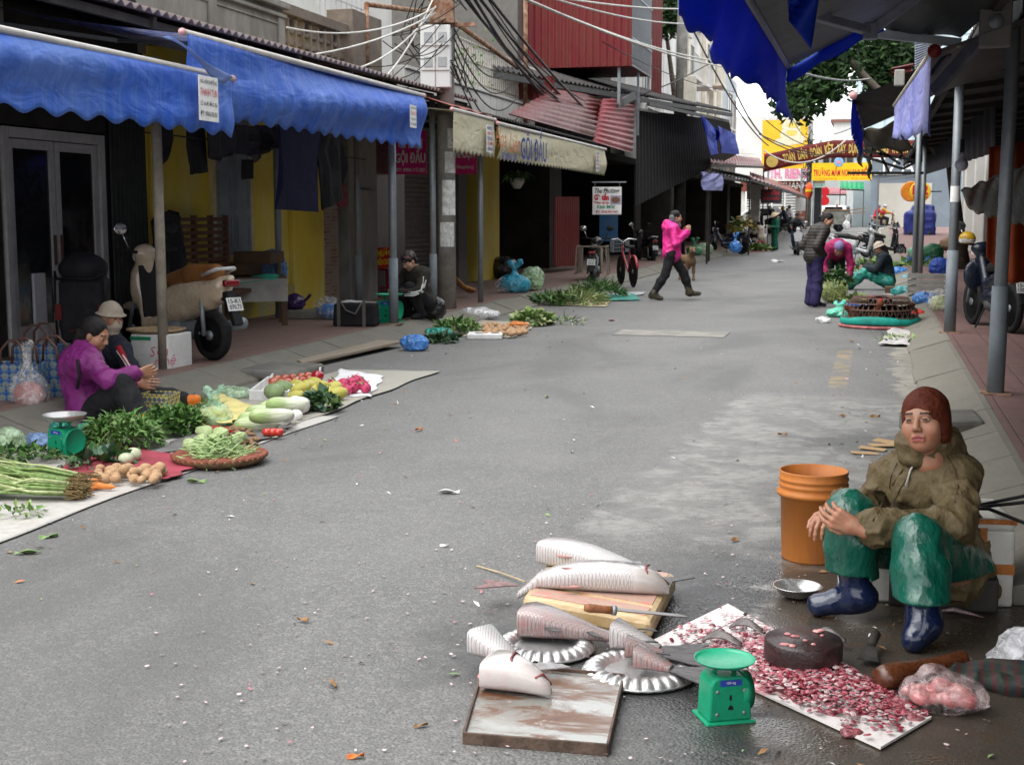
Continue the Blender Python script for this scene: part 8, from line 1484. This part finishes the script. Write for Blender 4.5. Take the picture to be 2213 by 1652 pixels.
sign('salon_sign','magenta hair salon sign in two halves, left half behind the grey pole','sign',PY(886,330,21.5),(1,.12,0),(0,0,1),.56,.72,MG,[('CHĂM',.15,.0,.14,WHT,dict(w=.42,bold=.03)),('GỘI ĐẦU',.16,0,-.1,WHT,dict(w=.52,bold=.03)),('ĐT: 0904.115.280',.06,0,-.29,WHT,dict(w=.5,bold=.02))]);sign('salon_sign','magenta hair salon sign, right half under the cream awning','sign',PY(990,318,21.7),(1,.12,0),(0,0,1),.62,.9,MG,[('HOA MỘC',.14,0,.1,WHT,dict(w=.52,bold=.03)),('UỐN NHUỘM',.14,0,-.12,WHT,dict(w=.56,bold=.03)),('Binhlien Hoaphong',.06,0,-.33,WHT,dict(w=.52,bold=.02)),('TIỆC',.08,-.05,.3,GRN,dict(w=.2))])
T,L=sign('food_sign','white hanging sign advertising stewed chicken on the dark stall front','sign',PY(1311,434,30),(1,.1,0),(0,0,1),.66,.62,WHT,[('Thu Phương',.1,0,.22,INK,dict(w=.56,bold=.03,shear=.3)),('Gà tần',.12,-.12,.07,RED,dict(w=.34,bold=.06)),('Trứng vịt lộn',.05,-.12,-.045,RED,dict(w=.34,bold=.04)),('Kính Mời!',.075,-.02,-.14,GRN,dict(w=.4,bold=.03)),('ĐT. 0936 997 947',.05,0,-.25,RED,dict(w=.5,bold=.03))],bevel=.02)
M=L@Matrix.Translation((.2,.02,.004));MB().box(-.12,.12,-.1,.1,0,.002,M).build('picture',flat('picture_lilac',(.35,.33,.45)),T);MB().lathe([(.09,.003),(.1,.006),(0,.006)],18,M@Matrix.Scale(.7,4,(0,1,0))).build('picture_bowl',flat('picture_brown',(.2,.1,.06)),T);MB().bar(Vector((-.35,.02,.42)),Vector((.42,.1,.42)),.03).tube([Vector((.28,.05,.3)),Vector((.28,.05,.42))],.006,5).tube([Vector((-.28,0,.3)),Vector((-.28,0,.42))],.006,5).build('hanger',galv,T)
sign('drink_sign','small red board with yellow lettering tilted on a stool behind the squatting woman','sign',PY(829,557,20.6),(1,.05,.06),(0,0,1),.36,.34,flat('sign_red',(.42,.02,.015)),[('NƯỚC',.1,.02,.07,YEL,dict(w=.24,bold=.04)),('MIẾN DONG',.09,.02,-.07,YEL,dict(w=.3,bold=.04))]);wsign('notice','white paper notice taped inside the dark stall',1205+200,500,-7,.4,.3,WHT,[])if False else None
sign('menu_board','dark chalk menu board with red writing hanging at the far vendors','sign',PY(1666,424,62),(1,0,0),(0,0,1),.95,.62,flat('chalk_black',(.05,.045,.05)),[('GÀ TẦN',.16,0,.12,RED,dict(w=.7,bold=.03)),('BÁNH CUỐN',.12,0,-.12,RED,dict(w=.7,bold=.03))]);
T=tag(MB().grid(lambda u,v:PY(1295,458,34).lerp(PY(1335,458,34),u)+V(0,0,-.75*v),6,6).build('poster',mat('blue_poster',(.03,.14,.3),.5,.6,3,0,c2=(.05,.06,.1)),None,solid=.01),'blue poster on the dark stall under the white hanging sign','poster')
corr(MB(),PX(1197,425,-7.2),PX(1250,425,-7.2),PX(1250,575,-7.2),PX(1197,575,-7.2),12,.02,prof=1).build('metal_partition',maroon);tag(bpy.data.objects['metal_partition'],'maroon ribbed partition wall beside the parked motorbike','partition')
wood=mat('old_wood',(.14,.085,.05),.75,.4,6,.3,30,c2=(.08,.05,.035),stretch=(1,4,1));c=G(560,705,.15)
T=thing('table','old low market table with a pale front board against the yellow wall','table',c+V(-.3,.25,0),.5);MB().box(-.5,.5,-.32,.32,.56,.6).build('top',wood,T,bevel=.006);MB().box(-.5,.5,-.335,-.32,.3,.58).build('front_board',mat('pale_board',(.36,.35,.32),.8,.2,3),T);MB().grid(lambda u,v:(-.5+.9*u,-.345+.35*v,.61+.02*math.sin(u*9)-(.06 if v<.05 else 0)),14,6).build('cover',mat('teal_table_cloth',(.04,.36,.25),.5),T,True)
for x in(-.46,.46):
 for y in(-.28,.28):MB().box(x-.035,x+.035,y-.035,y+.035,.0,.56).build('leg',wood,T)
for x,z,nm in((-.1,.62,'wooden box lying on the market table'),(.2,.76,'smaller wooden box stacked on the market table')):tag(MB().box(-.3,.2,-.2,.2,0,.14).build('crate',wood,None,False,T.location+Vector((x*.8,x*.4+.1,z)),bevel=.005),nm,'crate')
bag('big blue plastic bag hanging over the side of the market table',582,622,78,84,BB,False,.55,.7,seed=41)
T=thing('lattice_panel','brown wooden lattice backed bench against the yellow wall','bench',PX(438,600,-7.6));T.location.z=.15;mb=MB()
for y in(-.6,-.2,.2,.58):mb.box(-.03,.03,y,y+.05,0,1.35)
for i in range(11):mb.box(-.02,.02,-.6,.63,.5+i*.078,.545+i*.078)
mb.box(-.05,.3,-.62,.65,.42,.47).build('panel',mat('brown_lattice',(.11,.055,.035),.7,.3,8),T);bag('purple plastic bag on the wooden lattice bench',448,602,70,36,PB,False,.6,seed=42)
T=thing('concrete_block','grey concrete block on the pavement by the yellow wall','block',G(655,688,.15),.3);MB().box(-.35,.35,-.15,.15,0,.12).build('block',conc,T,bevel=.02);c=T.location+V(-.12,0,.12);T=thing('kettle','dark purple kettle sitting on the concrete block','kettle',c);MB().lathe([(.1,0),(.15,.06),(.14,.14),(.06,.2),(.0,.22)],20).build('body',flat('purple_enamel',(.04,.02,.09),.25),T,True);MB().tube([(.13,0,.1),(.2,0,.16),(.23,0,.2)],.02,8).build('spout',flat('purple_enamel',(.04,.02,.09),.25),T)
c=G(150,800,.15)+V(-.3,.75,0);T=thing('stroller','black baby stroller with raised hood behind the seated sellers','stroller',c,math.radians(12));T.scale=(.86,)*3;SB=mat('stroller_fabric',(.016,.016,.02),.7,.3,5,.4,20);b=Blob(.05).box((0,0,.62),(.2,.1,.22),.05).ell((0,-.02,1.0),(.26,.2,.18)).box((0,.05,.3),(.2,.14,.06),.04);sdfobj('seat_hood',[b.mesh(.02,lambda P:-.015*(ridge(P,9)**2-.4))],SB,T);MB().tube([(-.27,-.1,.05),(-.28,-.14,.6),(-.26,-.16,.98)],.014).tube([(.27,-.1,.05),(.28,-.14,.6),(.26,-.16,.98)],.014).tube([(-.26,-.16,.95),(-.2,-.26,.9),(.2,-.26,.9),(.26,-.16,.95)],.016).build('frame',black,T,True);[MB().box(*bb).build('red_trim',flat('dark_red_trim',(.12,.01,.012)),T)for bb in((.2,.27,-.17,-.13,.45,.62),(-.27,-.2,-.17,-.13,.45,.62),(-.12,.1,-.165,-.155,.33,.345))]
for x in(-.27,.27):MB().lathe([(0,-.03),(.1,-.03),(.1,.03),(0,.03)],18,Matrix.Translation((x,-.05,.1))@Matrix.Rotation(math.pi/2,4,'Y')).build('wheel',RUB,T,True)
T=thing('drawer_unit','narrow white plastic drawer unit left of the stroller','cabinet',PY(75,745,11.6)*1.);T.location.z=.15;MB().box(-.1,.1,-.1,.1,0,.78,tx=.92).build('body',flat('white_plastic',(.5,.52,.54),.4),T,bevel=.01);mb=MB();[mb.box(-.08,.08,-.104,-.098,.08+i*.17,.085+i*.17)for i in range(4)];mb.build('drawer_gap',INK,T)
for u,v,lab,m in((826,640,'dark red plastic stool by the brown granite column',flat('red_plastic',(.2,.01,.02),.4)),(1642,548,'small red plastic stool under the cream fleece person',flat('bright_red_plastic',(.5,.02,.02),.4))):
 c=G(u,v,.15)if u<1000 else GR(1644,537);T=thing('stool',lab,'stool',c);MB().box(-.16,.16,-.16,.16,.44 if u<1000 else.3,.47 if u<1000 else.33).build('seat',m,T,bevel=.01);hh=.44 if u<1000 else.3
 for x in(-.13,.13):
  for y in(-.13,.13):MB().bar((x*1.2,y*1.2,0),(x,y,hh),.04).build('leg',m,T)
 if u<1000:MB().bar((-.15,-.15,.15),(.15,-.15,.15),.03).bar((.15,-.15,.15),(.15,.15,.15),.03).build('rail',m,T)
c=G(1925,632);T=thing('low_stool','low dark wooden block seat under the woman in teal trousers','stool',c+V(.1,0,0));MB().box(-.22,.22,-.2,.2,0,.12).build('seat',wood,T,bevel=.01)
tag(MB().box(-.3,.1,-.2,.2,0,.13).build('stool',dark,None,False,(.4,5.42,0),bevel=.01),'low wooden block seat hidden under the fish seller','stool')
T=thing('broom','straw broom with a red handle leaning on the dark shop pillar','broom',PX(985,632,-6.6));MB().tube([(0,0,.1),(-.3,-.1,1.0)],.014).build('handle',RED,T,True);MB().tube([(0,0,.25),(.08,.1,.1),(.2,.25,.02)],[.03,.08,.12],8,flat=.4).build('bristles',mat('broom_straw',(.36,.18,.06),.8,.4,30,.5,80),T,True);T=thing('broom','red dustpan broom standing by the cream fleece person','broom',GR(1655,541));MB().tube([(0,0,.05),(0,.1,1.1)],.02).build('handle',WHT,T,True);MB().box(-.25,.25,-.1,.1,0,.12,tx=.6).build('pan',RED,T)
T=thing('hanging_plant','trailing plant in a white pot hanging under the cream awning','plant',PX(1117,392,-6.3));MB().lathe([(.06,-.13),(.13,-.02),(.14,.06),(.12,.06),(0,0)],18).build('pot',flat('pot_white',(.4,.38,.34)),T,True);mb=MB();leaves(mb,160,lambda:((q.uniform(-.15,.15),q.uniform(-.1,.1),.08),(q.gauss(0,.8),q.gauss(0,.8))),.12,.32,(0,1),1.2,.1,.6);mb.build('leaves',[LD,LG],T,True,fix=False);MB().tube([(0,0,.05),(0,0,.5)],.005,5).build('string',black,T)
tag(MB().prism([(.36,9.0),(.75,9.2),(.72,9.75),(.2,9.55)],'z',.02,.16).build('ramp_slab',mat('grey_slab',(.15,.145,.13),.8,.25,3,.3),bevel=.03),'broken grey concrete slab bridging the right gutter behind the fish seller','slab')
BARK=mat('bark',(.09,.075,.06),.9,.4,8,.6,30)
def tree(label,base,clumps,n,ls,trunk):
 T=thing('tree',label,'tree',base);b=Vector(base);mb=MB()
 for tp in trunk:mb.tube([Vector(p)-b for p in tp[0]],tp[1],8)
 mb.build('trunk',BARK,T,True);mb=MB()
 for c,r in clumps:
  c=Vector(c)-b
  for i in range(int(n*r)):
   a=V(q.gauss(0,1),q.gauss(0,1),q.gauss(0,1)).normalized();p=c+a*r*q.uniform(.25,1)**.6;p.z-=abs(q.gauss(0,.18))*r;d=(a*.4+V(q.gauss(0,.35),q.gauss(0,.35),-.6+q.gauss(0,.3))).normalized()
   for k in range(5):
    s=ls*q.uniform(.7,1.2);pp=p+d*k*s*.42;sd=d.cross(V(q.gauss(0,1),q.gauss(0,1),q.gauss(0,1))).normalized();e=(d*.5+sd*(1 if k%2 else-1)).normalized();w=d.cross(e).cross(e).normalized()*s*.2;mb.add([pp,pp+e*s*.5+w,pp+e*s,pp+e*s*.5-w],[(0,1,2,3)],None,q.choice((0,0,1)))
 mb.build('crown',[leaf_mat('tree_leaf_dark',(.016,.04,.014),(.035,.075,.025)),leaf_mat('tree_leaf',(.035,.085,.025),(.07,.13,.04))],T,False,fix=False)
def cl(u,v,y,r):return(tuple(PY(u,v,y)),r)
tb=V(2.2,35.5,.15);m_=PY(1790,150,35)
tree('leafy tree reaching over the road above the yellow billboard',tb,[cl(1725,120,35,.4),cl(1770,105,35,.42),cl(1806,110,35.3,.3),cl(1722,172,34.8,.36),cl(1775,155,35,.38),cl(1708,212,34.5,.22),cl(1748,200,35,.2),cl(1815,85,35,.3),cl(1800,165,34.7,.16)],260,.25,[([tb,tb+V(-.4,0,2.6),m_+V(.5,0,.2),m_],[.16,.13,.08,.04]),([m_,PY(1730,150,35)],[.04,.02])])
tb=V(2.6,41,.15);m_=PY(1915,120,40);tree('leafy tree behind the right awnings in front of the glass tower',tb,[cl(1885,100,40,.36),cl(1915,105,40,.45),cl(1950,110,40,.5),cl(1898,145,40,.32),cl(1935,150,40,.35),cl(1960,80,40,.45),cl(1868,130,39.8,.16)],260,.26,[([tb,tb+V(-.6,0,3),m_],[.12,.07,.03])])
tb=V(-7.0,49,.15);m_=PY(1430,0,48);tree('tree branch of dark leaves hanging in front of the white houses',tb,[cl(1385,10,47,.6),cl(1430,10,47,.7),cl(1405,30,47,.4),cl(1460,-10,47,.7),cl(1355,-5,47,.4),cl(1440,35,47,.3)],420,.22,[([tb,tb+V(.1,0,4),m_],[.15,.12,.05])])
T=thing('creeper_plant','thin creeper with small light leaves on the rusty pipe frame','plant',PX(1000,110,-7.7));mb=MB();leaves(mb,190,lambda:((q.gauss(0,.1),q.gauss(0,1.3),q.gauss(-.1,.35)),(0,0)),.06,.13,(0,1));mb.build('leaves',[LL,LG],T,False,fix=False)
def cable(label,a,b,sag,r,m,n=14):
 pts=[Vector(a).lerp(Vector(b),i/n)-V(0,0,sag*4*(i/n)*(1-i/n))for i in range(n+1)];c=pts[0].copy();return tag(MB().tube([p-c for p in pts],r,6).build('cable',m,None,True,c),label,'cable','overhead cables')
WC=flat('white_cable',(.55,.54,.5));KC=flat('black_cable',(.012,.012,.013));hub=Vector((-5.95,18.35,4.6))
for p,s,r in(((1480,20,33),.12,.02),((1478,52,33),.2,.02),((1640,130,60),.5,.024),((1700,145,62),.6,.024)):cable('pale overhead cable running right from the meter box pole',hub+V(.05,.4,q.uniform(0,.5)),PY(*p),s,r,WC)
for p in((740,155,15.5),(790,206,16.2),(620,60,14.5),(500,128,13.2)):cable('pale cable sagging left from the meter box pole to the eave',hub+V(-.05,-.2,q.uniform(-.5,.1)),PY(*p),.18,.012,WC)
for i in range(9):cable('black cable slanting from the meter box pole towards the maroon sheets',hub+V(q.uniform(-.1,.3),.2,q.uniform(.0,.7)),PY(1225+q.uniform(-30,60),235+q.uniform(-18,10),30.5),q.uniform(.05,.5),q.choice((.012,.02,.026)),KC)
for i in range(8):cable('thin black wire tangled left of the meter boxes',PY(q.uniform(960,1000),q.uniform(-20,90),18.4),PY(q.uniform(740,870),q.uniform(60,230),16.5+q.random()),q.uniform(.05,.35),.007,KC)
for i in range(5):cable('thin black wire hanging in loops behind the meter boxes',PY(980,60+i*20,18.6),PY(1090+i*14,160+i*24,25),.3+.12*i,.012,KC)
for a,b,s,r in(((1200,246,30),(1560,120,47),.3,.02),((1560,130,47),(1655,300,70),.4,.035),((1480,30,40),(1660,315,72),.5,.03),((1300,90,31),(1700,190,60),.6,.012),((1655,300,70),(1830,325,78),.5,.03),((1640,290,72),(1890,330,90),.6,.03),((1655,260,75),(1850,300,90),1.,.025),((1740,290,94),(1880,250,110),.6,.03),((1700,230,80),(1745,300,95),.3,.025),((1745,350,94),(1880,360,92),.4,.025),((1640,380,78),(1760,385,94),.5,.025)):cable('black overhead cable strung along the street towards the crossing',PY(*a),PY(*b),s,r,KC)
cable('pale cable drooping in front of the maroon banner',PY(1650,325,79),PY(1830,300,79),1.0,.04,WC);cable('white string tied from the deep blue awning to the right roof',PY(1700,147,10.05),PY(1880,170,16),.05,.008,WC)
